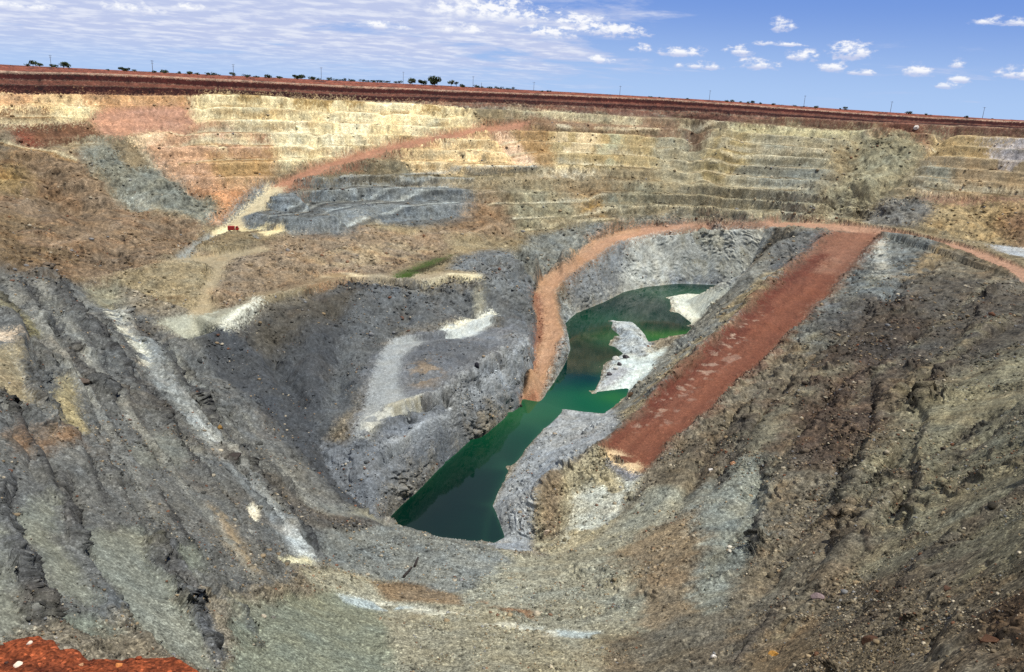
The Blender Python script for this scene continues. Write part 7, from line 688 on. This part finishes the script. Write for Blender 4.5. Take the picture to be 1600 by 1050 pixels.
# ---------------------------------------------------------------- materials
def nt(name):
    m = bpy.data.materials.new(name); m.use_nodes = True; t = m.node_tree; t.nodes.clear()
    out = t.nodes.new('ShaderNodeOutputMaterial'); b = t.nodes.new('ShaderNodeBsdfPrincipled'); t.links.new(b.outputs[0], out.inputs[0])
    return m, t, b
def add(t, kind, **kw):
    n = t.nodes.new(kind)
    for k, v in kw.items():
        if k.startswith('i_'):
            key = k[2:]; key = int(key) if key.isdigit() else key
            n.inputs[key].default_value = v
        else: setattr(n, k, v)
    return n
def ramp(t, src, pts):
    r = t.nodes.new('ShaderNodeValToRGB'); e = r.color_ramp.elements
    while len(e) < len(pts): e.new(.5)
    for k, (p, c) in zip(e, pts): k.position = p; k.color = (c, c, c, 1) if not hasattr(c, '__len__') else (*c, 1)
    t.links.new(src, r.inputs[0]); return r.outputs[0]
def mixc(t, mode, fac, a, b):
    m = t.nodes.new('ShaderNodeMix'); m.data_type = 'RGBA'; m.blend_type = mode
    for s, v in ((m.inputs[0], fac), (m.inputs[6], a), (m.inputs[7], b)):
        if isinstance(v, (int, float)): s.default_value = v
        elif isinstance(v, tuple): s.default_value = (*v, 1) if len(v) == 3 else v
        else: t.links.new(v, s)
    return m.outputs[2]
def rock_material(name):
    m, t, b = nt(name); L = t.links
    at = add(t, 'ShaderNodeAttribute', attribute_name='rock'); geo = add(t, 'ShaderNodeNewGeometry'); pos = geo.outputs['Position']
    def noise(sc, det=4, rough=.6):
        n = add(t, 'ShaderNodeTexNoise', i_Scale=sc, i_Detail=det, i_Roughness=rough); L.new(pos, n.inputs['Vector']); return n.outputs['Fac']
    c = at.outputs['Color']
    n1 = noise(.9, 5, .7); n2 = noise(4.5, 3, .65)
    c1 = mixc(t, 'MULTIPLY', 1.0, c, ramp(t, n1, [(.30, .72), (.5, 1.0), (.70, 1.28)]))
    c1 = mixc(t, 'MULTIPLY', .8, c1, ramp(t, n2, [(.30, .45), (.5, 1.0), (.70, 1.55)]))
    # loose stones: cells with a shade of their own
    for sc, am in ((2.2, .4), (5.5, .6)):
        v = add(t, 'ShaderNodeTexVoronoi', i_Scale=sc); L.new(pos, v.inputs['Vector'])
        bw = add(t, 'ShaderNodeSeparateColor'); L.new(v.outputs['Color'], bw.inputs[0])
        c1 = mixc(t, 'MULTIPLY', am, c1, ramp(t, bw.outputs[0], [(0, .55), (.5, .95), (.85, 1.15), (.95, 1.9)]))
    c1 = mixc(t, 'MIX', at.outputs['Alpha'], c, c1)
    L.new(c1, b.inputs['Base Color']); b.inputs['Roughness'].default_value = .92; b.inputs['Specular IOR Level'].default_value = .15
    nb = noise(2.6, 6, .7); bp = add(t, 'ShaderNodeBump', i_Strength=.55, i_Distance=.35); L.new(nb, bp.inputs['Height']); L.new(bp.outputs[0], b.inputs['Normal'])
    return m
ROCK = rock_material('rock_and_soil')
fm = owner.reshape(NRW, NCL)[:-1, :-1].ravel()
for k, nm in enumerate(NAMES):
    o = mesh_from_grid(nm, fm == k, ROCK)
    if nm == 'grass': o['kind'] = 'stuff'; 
# ---------------------------------------------------------------- water
m, t, b = nt('mine_water'); at = add(t, 'ShaderNodeAttribute', attribute_name='silt'); t.links.new(at.outputs['Color'], b.inputs['Base Color']); b.inputs['Roughness'].default_value = .05; b.inputs['Specular IOR Level'].default_value = .11
geo = add(t, 'ShaderNodeNewGeometry'); nz = add(t, 'ShaderNodeTexNoise', i_Scale=.7, i_Detail=3); t.links.new(geo.outputs['Position'], nz.inputs['Vector']); bp = add(t, 'ShaderNodeBump', i_Strength=.12, i_Distance=.05); t.links.new(nz.outputs['Fac'], bp.inputs['Height']); t.links.new(bp.outputs[0], b.inputs['Normal'])
xs = np.arange(-80, 190.1, .75); ys = np.arange(120, 470.1, .75); gx, gy = np.meshgrid(xs, ys); gx, gy = gx.ravel(), gy.ravel()
dep = np.maximum(WATER_Z-FLD.z(gx, gy), 0); wp = np.stack([gx, gy, gx*0], 1).astype(np.float32)
gx2, gy2 = gx+fbm(wp, 14, 3, 201)*5, gy+fbm(wp, 14, 3, 202)*5
deep = np.array(lin((1, 30, 27))); green = np.array(lin((9, 72, 42))); yel = np.array(lin((50, 104, 28))); cw = np.tile(deep, (len(gx), 1))
for (x, y, rx, ry, an, kind, amt) in SHALLOWS:
    ca, sa = math.cos(an), math.sin(an); u = ((gx2-x)*ca+(gy2-y)*sa)/rx; v = (-(gx2-x)*sa+(gy2-y)*ca)/ry; wgt = (np.exp(-(u*u+v*v))*amt)[:, None]
    cw = cw*(1-wgt)+(green, yel, np.array(lin((120, 130, 84))), np.array(lin((3, 34, 48))), np.array(lin((0, 15, 17))))[kind]*wgt
wgt = (np.exp(-dep/.3)*.35)[:, None]; cw = cw*(1-wgt)+np.array(lin((40, 84, 58)))*wgt
me = bpy.data.meshes.new('water'); nx_, ny_ = len(xs), len(ys); ii = np.arange(nx_*ny_).reshape(ny_, nx_)
me.from_pydata(np.stack([gx, gy, np.full(len(gx), WATER_Z)], 1).tolist(), [], np.stack([ii[:-1, :-1], ii[:-1, 1:], ii[1:, 1:], ii[1:, :-1]], -1).reshape(-1, 4).tolist()); me.materials.append(m)
a_ = me.attributes.new('silt', 'FLOAT_COLOR', 'POINT'); a_.data.foreach_set('color', np.concatenate([cw, np.ones((len(cw), 1))], 1).astype(np.float32).ravel())
o = bpy.data.objects.new('water', me); COL.objects.link(o); o['kind'] = 'structure'
# ---------------------------------------------------------------- light, sky, camera
EL, AZS = math.radians(67), math.radians(112)          # azimuth from +Y towards +X
sd = Vector((math.sin(AZS)*math.cos(EL), math.cos(AZS)*math.cos(EL), math.sin(EL)))
sl = bpy.data.lights.new('sun', 'SUN'); sl.energy = 5.0; sl.angle = math.radians(.5); sl.color = (1, .955, .88)
so = bpy.data.objects.new('sun', sl); COL.objects.link(so); so.rotation_euler = sd.to_track_quat('Z', 'Y').to_euler()
w = bpy.data.worlds.new('World'); SC.world = w; w.use_nodes = True; t = w.node_tree; t.nodes.clear()
out = t.nodes.new('ShaderNodeOutputWorld'); bg = t.nodes.new('ShaderNodeBackground'); t.links.new(bg.outputs[0], out.inputs[0])
sky = t.nodes.new('ShaderNodeTexSky'); sky.sky_type = 'NISHITA'; sky.sun_disc = False; sky.sun_elevation = EL; sky.sun_rotation = AZS
sky.air_density = 1.0; sky.dust_density = .35; sky.ozone_density = 2.0
def M(op, a, b_=None, c=None):
    n = t.nodes.new('ShaderNodeMath'); n.operation = op
    for i_, v in enumerate((a, b_, c)):
        if v is None: continue
        if isinstance(v, (int, float)): n.inputs[i_].default_value = v
        else: t.links.new(v, n.inputs[i_])
    return n.outputs[0]
def MR(v, a, b_):
    n = t.nodes.new('ShaderNodeMapRange'); n.interpolation_type = 'SMOOTHSTEP'; t.links.new(v, n.inputs[0]); n.inputs[1].default_value = a; n.inputs[2].default_value = b_; return n.outputs[0]
tc = t.nodes.new('ShaderNodeTexCoord'); sp = t.nodes.new('ShaderNodeSeparateXYZ'); t.links.new(tc.outputs['Generated'], sp.inputs[0])
dx, dy, dz = sp.outputs
azn = M('ARCTAN2', dx, dy); eln = M('ARCSINE', dz)
den = M('ADD', M('MAXIMUM', dz, 0.0), .07)
cv = t.nodes.new('ShaderNodeCombineXYZ'); t.links.new(M('DIVIDE', dx, den), cv.inputs[0]); t.links.new(M('DIVIDE', dy, den), cv.inputs[1])
def noise(vec, sc, det, ro=.55, dist=0.0):
    n = t.nodes.new('ShaderNodeTexNoise'); n.inputs['Scale'].default_value = sc; n.inputs['Detail'].default_value = det; n.inputs['Roughness'].default_value = ro; n.inputs['Distortion'].default_value = dist
    t.links.new(vec, n.inputs['Vector']); return n.outputs['Fac']
n1 = noise(cv.outputs[0], .95, 7, .62, .4); n2 = noise(cv.outputs[0], .3, 3); n3 = noise(cv.outputs[0], 3.4, 4, .6)
# the sheet of flat cloud is thick to the left and thins out to the right
cover = M('SUBTRACT', .31, M('MULTIPLY', MR(azn, -.15, .26), .36))
cover = M('ADD', cover, M('MULTIPLY', MR(eln, .06, .015), -.02))
dsh = M('ADD', M('ADD', n1, M('MULTIPLY', M('SUBTRACT', n2, .5), .5)), cover)
sheet = M('MULTIPLY', MR(dsh, .52, .76), .92)
# separate heaped clouds
av = t.nodes.new('ShaderNodeCombineXYZ'); t.links.new(M('MULTIPLY', azn, 60), av.inputs[0]); t.links.new(M('MULTIPLY', eln, 110), av.inputs[1])
nw = M('SUBTRACT', noise(av.outputs[0], 1.1, 6, .62), .5)
heap = None; base = None
for a0, e0, ra, rb in CLOUDS:
    u = M('DIVIDE', M('SUBTRACT', azn, a0), ra); v = M('SUBTRACT', M('ADD', eln, M('MULTIPLY', u, 0.0)), e0-rb*.55)
    vv = M('ADD', M('DIVIDE', M('MAXIMUM', v, 0.0), rb*1.9), M('DIVIDE', M('MAXIMUM', M('MULTIPLY', v, -1.0), 0.0), rb*.75))
    q = M('SUBTRACT', 1.0, M('ADD', M('MULTIPLY', u, u), M('MULTIPLY', vv, vv)))
    heap = q if heap is None else M('MAXIMUM', heap, q)
    s_ = M('MULTIPLY', MR(q, -.1, .4), MR(M('DIVIDE', v, rb), -.35, .5)); base = s_ if base is None else M('MAXIMUM', base, s_)
hm = MR(M('ADD', heap, M('MULTIPLY', nw, 4.6)), .05, 1.2)
dens = M('MAXIMUM', sheet, hm)
lit = M('MAXIMUM', M('MULTIPLY', hm, base), M('MULTIPLY', MR(n3, .42, .66), M('MULTIPLY', sheet, .65)))
def MX(fac, a, b_, mode='MIX'):
    n = t.nodes.new('ShaderNodeMix'); n.data_type = 'RGBA'; n.blend_type = mode
    for s_, v in ((n.inputs[0], fac), (n.inputs[6], a), (n.inputs[7], b_)):
        if isinstance(v, (int, float)): s_.default_value = v
        elif isinstance(v, tuple): s_.default_value = (*v, 1)
        else: t.links.new(v, s_)
    return n.outputs[2]
clear = MX(1.0, sky.outputs[0], (.68, .93, 1.42), 'MULTIPLY')
clear = MX(MR(eln, .32, .12), clear, (2.7, 5.0, 11.6))
clear = MX(MR(eln, .13, -.005), clear, (6.6, 9.4, 14.2))
cc = MX(lit, (8.6, 9.6, 13.2), (15.2, 15.4, 16.0))
full = MX(M('MULTIPLY', dens, MR(eln, -.01, .05)), clear, cc)
t.links.new(full, bg.inputs[0]); bg.inputs[1].default_value = .055
cam = bpy.data.cameras.new('camera'); cam.sensor_width = 36; cam.lens = 1244/1600*36; cam.clip_start = .2; cam.clip_end = 20000
co = bpy.data.objects.new('camera', cam); COL.objects.link(co)
p, r = math.atan(379.4/1244), math.radians(3.15)
fw = Vector((0, math.cos(p), -math.sin(p))); u0 = Vector((0, math.sin(p), math.cos(p))); xx = Vector((1, 0, 0))
rt = xx*math.cos(r)+u0*math.sin(r); up = -xx*math.sin(r)+u0*math.cos(r)
co.matrix_world = Matrix((rt, up, -fw)).transposed().to_4x4(); co.location = Vector(EYE)
SC.camera = co
SC.cycles.use_denoising = False
SC.view_settings.view_transform = 'Standard'; SC.view_settings.look = 'None'; SC.view_settings.exposure = .2; SC.view_settings.gamma = 1
# ---------------------------------------------------------------- things
def simple(name, c, rough_=.8, spec=.2, var=.25, sc=3.0):
    m, t, b = nt(name)
    geo = t.nodes.new('ShaderNodeNewGeometry'); n = add(t, 'ShaderNodeTexNoise', i_Scale=sc, i_Detail=4); t.links.new(geo.outputs['Position'], n.inputs['Vector'])
    cl = tuple(lin(c)*.85); r = ramp(t, n.outputs['Fac'], [(.3, 1-var), (.7, 1+var)])
    t.links.new(mixc(t, 'MULTIPLY', 1.0, cl, r), b.inputs['Base Color']); b.inputs['Roughness'].default_value = rough_; b.inputs['Specular IOR Level'].default_value = spec
    return m
def mk(name, V, F, mat, parent=None, smooth_=False):
    me = bpy.data.meshes.new(name); me.from_pydata([tuple(map(float, v)) for v in V], [], F); me.materials.append(mat)
    if smooth_: me.polygons.foreach_set('use_smooth', [True]*len(me.polygons))
    me.update(); o = bpy.data.objects.new(name, me); COL.objects.link(o)
    if parent: o.parent = parent
    return o
def tag(o, label, cat, group=None):
    o['label'] = label; o['category'] = cat
    if group: o['group'] = group
def empty(name, loc, rz=0):
    o = bpy.data.objects.new(name, None); COL.objects.link(o); o.location = loc; o.rotation_euler = (0, 0, rz); return o
def cyl(p0, p1, r0, r1, n=10):
    p0 = Vector(p0); p1 = Vector(p1); d = (p1-p0).normalized(); a = d.orthogonal().normalized(); b_ = d.cross(a); V = []; F = []
    for p_, r_ in ((p0, r0), (p1, r1)):
        for k in range(n): V.append(p_+(a*math.cos(2*math.pi*k/n)+b_*math.sin(2*math.pi*k/n))*r_)
    for k in range(n): F.append((k, (k+1) % n, n+(k+1) % n, n+k))
    F += [tuple(range(n))[::-1], tuple(range(n, 2*n))]
    return V, F
def box(c, s, taper=(1, 1), bev=.0):
    x, y, z_ = c; a, b_, h_ = s[0]/2, s[1]/2, s[2]/2; V = []
    for k, (tx, ty) in ((-1, (1, 1)), (1, taper)):
        for sx, sy in ((-1, -1), (1, -1), (1, 1), (-1, 1)): V.append((x+sx*a*tx, y+sy*b_*ty, z_+k*h_))
    return V, [(3, 2, 1, 0), (4, 5, 6, 7), (0, 1, 5, 4), (1, 2, 6, 5), (2, 3, 7, 6), (3, 0, 4, 7)]
def join(*vf):
    V = []; F = []
    for v, f in vf:
        k = len(V); V += list(v); F += [tuple(i+k for i in q) for q in f]
    return V, F
def ground(x, y):
    k = np.argmin((P3[:, 0]-x)**2+(P3[:, 1]-y)**2); return float(P3[k, 2]), k
# power poles along the far rim
M_pole = simple('weathered_wood', (92, 80, 72))
plab = ['leftmost power pole, above the left edge of the rim', 'power pole with two crossarms, second from the left', 'crossarm power pole with a round bush at its foot', 'crossarm power pole above the long line of far trees', 'bare pole left of the clump of tall trees', 'bare pole right of the clump of tall trees', 'bare pole on the rim right of the short post', 'slightly leaning bare pole left of the middle of the right rim', 'bare pole left of the row of small dark trees', 'bare pole standing alone right of the row of small dark trees', 'second pole from the right end of the rim', 'rightmost power pole on the rim', 'short thin post beside a bare pole on the rim']
for (x, y, zt, k), lb in zip(POLES, plab):
    zb, _ = ground(x, y); zt = max(zt, zb+4); o = empty('power_pole' if k else 'post', (x, y, zb-.3)); hh = zt-zb+.3
    mk('pole', *cyl((0, 0, 0), (0, 0, hh), .2, .13), M_pole, o)
    if k:
        for a in range(int(k)): mk('crossarm', *box((0, .22, hh-.6-1.5*a), (2.6 if a == 0 else 1.8, .12, .17)), M_pole, o)
    tag(o, lb, 'power pole' if k else 'post', 'poles along the far rim')
# trees and bushes on the plain
M_leaf = []
for nm, c in (('leaf_dark', (46, 58, 30)), ('leaf_mid', (62, 76, 40)), ('leaf_grey', (82, 92, 62))):
    M_leaf.append(simple(nm, c, .7, .2, .45, 1.2))
M_bark = simple('bark', (96, 82, 70))
def crown(w, h, lift, n, seed):
    r = np.random.default_rng(seed); V = []; F = []
    cl = [(r.uniform(-.5, .5)*w*.75, r.uniform(-.5, .5)*w*.75, lift+(h-lift)*r.uniform(.3, .82), r.uniform(.16, .34)*min(w, 1.6*h)) for _ in range(9)]
    s = max(.22, .085*min(w, 2*h))
    for k in range(n):
        cx, cy, cz, cr = cl[r.integers(9)]
        d = r.normal(size=3); d /= np.linalg.norm(d); q = np.array([cx, cy, cz])+d*cr*r.uniform(.55, 1.05)*np.array([1.15, 1.15, .75]); q[2] = max(q[2], lift*.6)
        a = r.normal(size=3); a /= np.linalg.norm(a); b_ = np.cross(a, r.normal(size=3)); b_ /= np.linalg.norm(b_); ss = s*r.uniform(.6, 1.3); i = len(V)
        V += [q-a*ss, q-b_*ss*.6, q+a*ss, q+b_*ss*.6]; F.append((i, i+1, i+2, i+3))
    return V, F
tl_ = {'bush': [], 'tree': []}
def where(x, y):
    q = Vector((x, y, 2))-Vector(EYE); u = q.dot(rt)/q.dot(fw); return u
for k, (x, y, zb, w_, h_) in enumerate(TREES):
    zg, _ = ground(x, y); h_ *= .62; w_ *= .85; tall = h_ > 2.9
    o = empty('tree' if tall else 'bush', (x, y, zg-.2)); hh = h_+max(zb-zg, 0)*.8
    lift = hh*(.25 if tall else .06)
    V, F = join(*[cyl((0, 0, 0), (0, 0, hh*.45), .28 if tall else .12, .12, 7), cyl((0, 0, hh*.25), (w_*.22, .1, hh*.62), .12, .05, 6), cyl((0, 0, hh*.3), (-w_*.2, -.2, hh*.66), .12, .05, 6), cyl((0, 0, hh*.4), (.1, w_*.2, hh*.75), .1, .04, 6)])
    mk('trunk', V, F, M_bark, o)
    mk('crown', *crown(w_, hh, lift, 420 if tall else 260, k), M_leaf[k*7 % 3 if tall else k % 2], o)
    o['group'] = 'trees and bushes on the plain beyond the pit'; o['category'] = 'tree' if tall else 'bush'; o['label'] = TREE_LABELS[k]
V = []; F = []
for (x0, y0, z0, x1, y1, z1, h_) in WOODS:
    L_ = math.hypot(x1-x0, y1-y0)
    sp_ = 3.0 if h_ > 2.4 else 9.0
    for k in range(int(L_/sp_)):
        f = (k+random.random())/(L_/sp_); x = x0+(x1-x0)*f; y = y0+(y1-y0)*f+random.uniform(-25, 25); zg, _ = ground(x, y); zz = max(zg, z0+(z1-z0)*f-1)
        v, ff = crown(random.uniform(4, 9), h_*random.uniform(.35, 1.25), .2, 110, 1000+len(V)); i = len(V); V += [(a+x, b_+y, c+zz-.4) for a, b_, c in v]; F += [tuple(q+i for q in g) for g in ff]
o = mk('woods', V, F, M_leaf[0]); o['kind'] = 'stuff'
# boulders with a face of their own
def ico(sub=2):
    import bmesh
    bm = bmesh.new(); bmesh.ops.create_icosphere(bm, subdivisions=sub, radius=1); V = np.array([v.co[:] for v in bm.verts]); F = [tuple(v.index for v in f.verts) for f in bm.faces]; bm.free(); return V, F
IV, IF = ico(3); IV1, IF1 = ico(1)
def chop(V, r, n=9, lo=.55, hi=.95):
    V = V.copy()
    for _ in range(n):
        d = r.normal(size=3); d /= np.linalg.norm(d); k = r.uniform(lo, hi); s = V@d; V -= np.outer(np.maximum(s-k, 0), d)
    return V
def rock_colour(o, c):
    at = o.data.attributes.new('rock', 'FLOAT_COLOR', 'POINT'); n = len(o.data.vertices)
    at.data.foreach_set('color', np.tile(np.append(lin(c)*.85, .45).astype(np.float32), n))
for k, (x, y, w_, h_, c, lb) in enumerate(ROCKS):
    r = np.random.default_rng(500+k); zg, i = ground(x, y)
    if lb.startswith('dark rock lying in the shallow'): zg = WATER_Z+.1
    V = chop(IV, r, 14, .5, .92); V += .035*np.stack([fbm((V*1.0+k).astype(np.float32), .5, 3, 80+a) for a in range(3)], 1)
    V = V*np.array([w_*.56, w_*.46, h_*.62])
    o = mk('boulder', V, IF, ROCK); o.location = (x, y, zg+h_*.1); o.rotation_euler = (r.uniform(-.2, .2), r.uniform(-.2, .2), r.uniform(-.4, .4)); rock_colour(o, c)
    tag(o, lb, 'boulder', 'boulders lying about the pit')
M_log = simple('old_pole', (52, 46, 42))
for a, b_, lb in LOGS:
    za, _ = ground(*a); zb, _ = ground(*b_); o = mk('timber_pole', *cyl((a[0], a[1], za+.35), (b_[0], b_[1], zb+.4), .22, .17), M_log); tag(o, lb, 'pole', 'poles dropped on the crest')
# loose broken rock, too much of it to count
r = np.random.default_rng(77)
ok = np.where((inpit > .99) & (rough > .32) & (bz > WATER_Z+1.0) & (A_.ravel() > math.radians(-37)) & (A_.ravel() < math.radians(39)) & (R_.ravel() > 30) & (R_.ravel() < 560) & (bz < -9))[0]
cl = fbm(Pf[ok], 11, 3, 91)+.7*fbm(Pf[ok], 3, 2, 92); wt = np.clip(cl+.12, .02, 1)*rough[ok]*np.where(R_.ravel()[ok] > 330, .45, 1)*(1-.5*terr_on[ok])*np.clip(speck[ok]*1.6-.6, .08, 1); wt /= wt.sum()
pick = r.choice(ok, NSTONE, p=wt); VV = []; FF = []; CC = []; STONE = [lin(q)*.8 for q in ((158, 138, 106), (204, 192, 165), (124, 82, 58), (140, 142, 142))]
protos = [chop(IV1, r, 7, .45, .9) for _ in range(24)]; F0 = np.array(IF1)
for n_, i in enumerate(pick):
    s = float(np.clip(dist[i]/796*r.lognormal(.0, .55)*.74, .05, 1.3)); V = protos[r.integers(24)]
    a = r.uniform(0, 6.28); ca, sa = math.cos(a), math.sin(a)
    V = (V*np.array([1, r.uniform(.6, 1), r.uniform(.45, .85)]))@np.array([[ca, sa, 0], [-sa, ca, 0], [0, 0, 1]])*s
    VV.append(V+P3[i]+np.array([0, 0, s*.12])); FF.append(F0+n_*len(IV1))
    t_ = r.random(); k_ = .35+.65*min(rough[i], 1)
    if t_ < .40: c = col[i]*r.uniform(.42, .9)
    elif t_ < .74: c = col[i]*r.uniform(.95, 1.7)
    else:
        c = STONE[0 if t_ < .86 else 1 if t_ < .91 else 2 if t_ < .955 else 3]*r.uniform(.6, 1.15); c = c*.75+col[i]*.25
    CC.append(np.tile(np.append(np.clip(c, .01, .8), .4), (len(IV1), 1)))
VV = np.concatenate(VV); FF = np.concatenate(FF); CC = np.concatenate(CC)
me = bpy.data.meshes.new('rubble'); me.vertices.add(len(VV)); me.vertices.foreach_set('co', VV.astype(np.float32).ravel())
me.loops.add(FF.size); me.loops.foreach_set('vertex_index', FF.astype(np.int32).ravel()); me.polygons.add(len(FF)); me.polygons.foreach_set('loop_start', np.arange(0, FF.size, 3, dtype=np.int32))
at = me.attributes.new('rock', 'FLOAT_COLOR', 'POINT'); at.data.foreach_set('color', CC.astype(np.float32).ravel()); me.update(calc_edges=True); me.materials.append(ROCK)
o = bpy.data.objects.new('rubble', me); COL.objects.link(o); o['kind'] = 'stuff'
# red earth bank at the photographer's feet
azs = np.radians(np.concatenate([np.linspace(-175, -62, 60)[:-1], np.linspace(-62, -20, 620)[:-1], np.linspace(-20, 175, 140)]))
bo = np.array(BUND); ro = np.interp(np.degrees(azs), bo[:, 0], bo[:, 1]); ro = np.where(azs > math.radians(38), ro[-1], ro)
tt = np.concatenate([np.linspace(.06, .55, 40)[:-1], np.linspace(.55, 1.0, 330), 1+np.linspace(.004, .5, 60)])
RR = ro[None, :]*tt[:, None]; AA = np.repeat(azs[None], len(tt), 0)
ex = np.maximum(tt-1, 0)[:, None]*ro[None]; ins = np.maximum(1-tt, 0)[:, None]*ro[None]
ZZ = 1.0-ex*2.2-np.minimum(ex, .15)*1.0+ins*.10
bxx, byy = (RR*np.sin(AA)).ravel(), (RR*np.cos(AA)).ravel(); Q = np.stack([bxx, byy, ZZ.ravel()], 1).astype(np.float32)
clod = fbm(Q, .5, 4, 101, gain=.6)*.06+fbm(Q, .13, 3, 102, ridged=True)*.02+smooth(.3, .55, vnoise(Q[:, 0]/.09, Q[:, 1]/.09, Q[:, 2]/.09, 103))*.028*smooth(-.2, .3, fbm(Q, .35, 2, 104))+smooth(.3, .6, vnoise(Q[:, 0]/.03, Q[:, 1]/.03, Q[:, 2]/.03, 105))*.010
fade = np.repeat(np.clip((1.0-tt)*6, .35, 1)[:, None], len(azs), 1).ravel()
Q[:, 2] += clod*fade
nb_, na = RR.shape; ii = np.arange(nb_*na).reshape(nb_, na); q = np.stack([ii[:-1, :-1], ii[:-1, 1:], ii[1:, 1:], ii[1:, :-1]], -1).reshape(-1, 4)
mB, t, b = nt('red_earth'); geo = t.nodes.new('ShaderNodeNewGeometry')
na_ = add(t, 'ShaderNodeTexNoise', i_Scale=9, i_Detail=6, i_Roughness=.65); nb2 = add(t, 'ShaderNodeTexNoise', i_Scale=60, i_Detail=3); vo = add(t, 'ShaderNodeTexVoronoi', i_Scale=55)
for n in (na_, nb2, vo): t.links.new(geo.outputs['Position'], n.inputs['Vector'])
c = mixc(t, 'MIX', ramp(t, na_.outputs['Fac'], [(.35, 0), (.65, 1)]), tuple(lin((96, 50, 32))*.72), tuple(lin((150, 78, 46))*.72))
sc_ = add(t, 'ShaderNodeSeparateColor'); t.links.new(vo.outputs['Color'], sc_.inputs[0])
c = mixc(t, 'MULTIPLY', .8, c, ramp(t, sc_.outputs[0], [(0, .35), (.5, .9), (.9, 1.15), (.97, 2.2)])); c = mixc(t, 'MULTIPLY', .7, c, ramp(t, nb2.outputs['Fac'], [(.35, .4), (.65, 1.6)]))
t.links.new(c, b.inputs['Base Color']); b.inputs['Roughness'].default_value = .95; b.inputs['Specular IOR Level'].default_value = .1
o = mk('ground', Q, [tuple(map(int, g)) for g in q], mB, None, True); o['kind'] = 'structure'
PEBBLES = [(-35.9, .945, .034, 0, 'larger white stone on the red earth bank'), (-35.0, .985, .022, 0, 'small white stone near the crest of the red bank'), (-36.6, .90, .026, 1, 'ochre stone low on the red earth bank'), (-29.6, .985, .025, 1, 'pale ochre stone at the right end of the red bank'), (-32.2, .94, .018, 1, 'small ochre stone in the middle of the red bank')]
vv = []; ff = []; cc = []; rg = np.random.default_rng(5)
cand = np.where((Q[:, 1] > .5) & (np.repeat(tt[:, None], len(azs), 1).ravel() < 1.0) & (np.repeat(azs[None], len(tt), 0).ravel() < math.radians(-18)) & (np.repeat(azs[None], len(tt), 0).ravel() > math.radians(-58)))[0]
for n_, i in enumerate(rg.choice(cand, 900)):
    s = .006*rg.lognormal(.2, .55); vv.append(protos[rg.integers(24)]*np.array([1, .8, .6])*s+Q[i]+np.array([0, 0, s*.2])); ff.append(F0+n_*len(IV1))
    cc.append(np.tile(np.append((lin((150, 76, 46)), lin((104, 52, 36)), lin((196, 150, 110)), lin((84, 62, 54)))[rg.choice(4, p=[.5, .3, .08, .12])]*.7, .2), (len(IV1), 1)))
o = mk('gravel', np.concatenate(vv), [tuple(map(int, q_)) for q_ in np.concatenate(ff)], ROCK); o['kind'] = 'stuff'
a_ = o.data.attributes.new('rock', 'FLOAT_COLOR', 'POINT'); a_.data.foreach_set('color', np.concatenate(cc).astype(np.float32).ravel())
M_st = simple('pale_stone', (225, 205, 180), .8, .2, .15, 30); M_so = simple('ochre_stone', (205, 130, 70), .8, .2, .15, 30)
for k, (azp, f, s, mt, lb) in enumerate(PEBBLES):
    rr_ = np.random.default_rng(900+k); rad = float(np.interp(azp, bo[:, 0], bo[:, 1]))*f; x, y = rad*math.sin(math.radians(azp)), rad*math.cos(math.radians(azp))
    j = np.argmin((Q[:, 0]-x)**2+(Q[:, 1]-y)**2); V = chop(ico(2)[0], rr_, 14, .4, .85)*np.array([1, .8, .55])*s
    o = mk('stone', V, ico(2)[1], M_so if mt else M_st, None); o.location = (x, y, float(Q[j, 2])+s*.2); o.rotation_euler = (0, 0, rr_.uniform(0, 6)); tag(o, lb, 'stone', 'stones on the red earth bank')
# the red truck parked at the foot of the far road
zg, _ = ground(*TRUCK); T = empty('truck', (TRUCK[0], TRUCK[1], zg+.06), math.radians(18)); T.scale = (.92, .92, .92)
M_red = simple('faded_red_paint', (150, 34, 34), .5, .4, .15, 2); M_blk = simple('tyre_rubber', (28, 27, 27)); M_gl = simple('dark_glass', (24, 28, 34), .12, .5, .1); M_dk = simple('dark_steel', (60, 52, 50)); M_gr = simple('wheel_steel', (120, 116, 112)); M_lp = simple('lamp_glass', (225, 225, 215), .2, .5, .05)
mk('chassis', *box((0, 0, .72), (5.0, 1.0, .22)), M_dk, T)
bd = mk('cargo_body', *join(box((-.95, 0, 1.62), (3.1, 2.1, 1.5), (1, .97)), box((-.95, 0, 2.42), (3.0, 1.95, .1))), M_red, T)
[mk('rib', *box((-2.3+.67*a, sy*1.06, 1.6), (.09, .06, 1.4)), M_dk, bd) for a in range(5) for sy in (-1, 1)]
cb = mk('cab', *join(box((1.55, 0, 1.3), (1.5, 2.0, .9)), box((1.45, 0, 2.05), (1.2, 1.9, .6), (.8, .92)), box((2.4, 0, 1.1), (.35, 1.9, .5), (.8, .96))), M_red, T)
for sy in (-1, 1):
    mk('side_window', *box((1.42, sy*.935, 2.02), (.8, .06, .42), (.8, 1)), M_gl, cb)
    mk('headlight', *box((2.59, sy*.68, 1.12), (.06, .3, .2)), M_lp, T)
mk('windscreen', *box((2.03, 0, 2.03), (.12, 1.6, .44), (1, .9)), M_gl, cb)
mk('bumper', *box((2.66, 0, .72), (.14, 2.05, .26)), M_dk, T)
for sx in (-1.7, 1.75):
    for sy in (-1, 1):
        wv = mk('wheel', *cyl((sx, sy*.72, .48), (sx, sy*1.02, .48), .48, .48, 20), M_blk, T); mk('rim', *cyl((sx, sy*1.0, .48), (sx, sy*1.04, .48), .26, .24, 14), M_gr, wv)
tag(T, 'small red truck parked on the pale pad where the far road bends', 'truck')
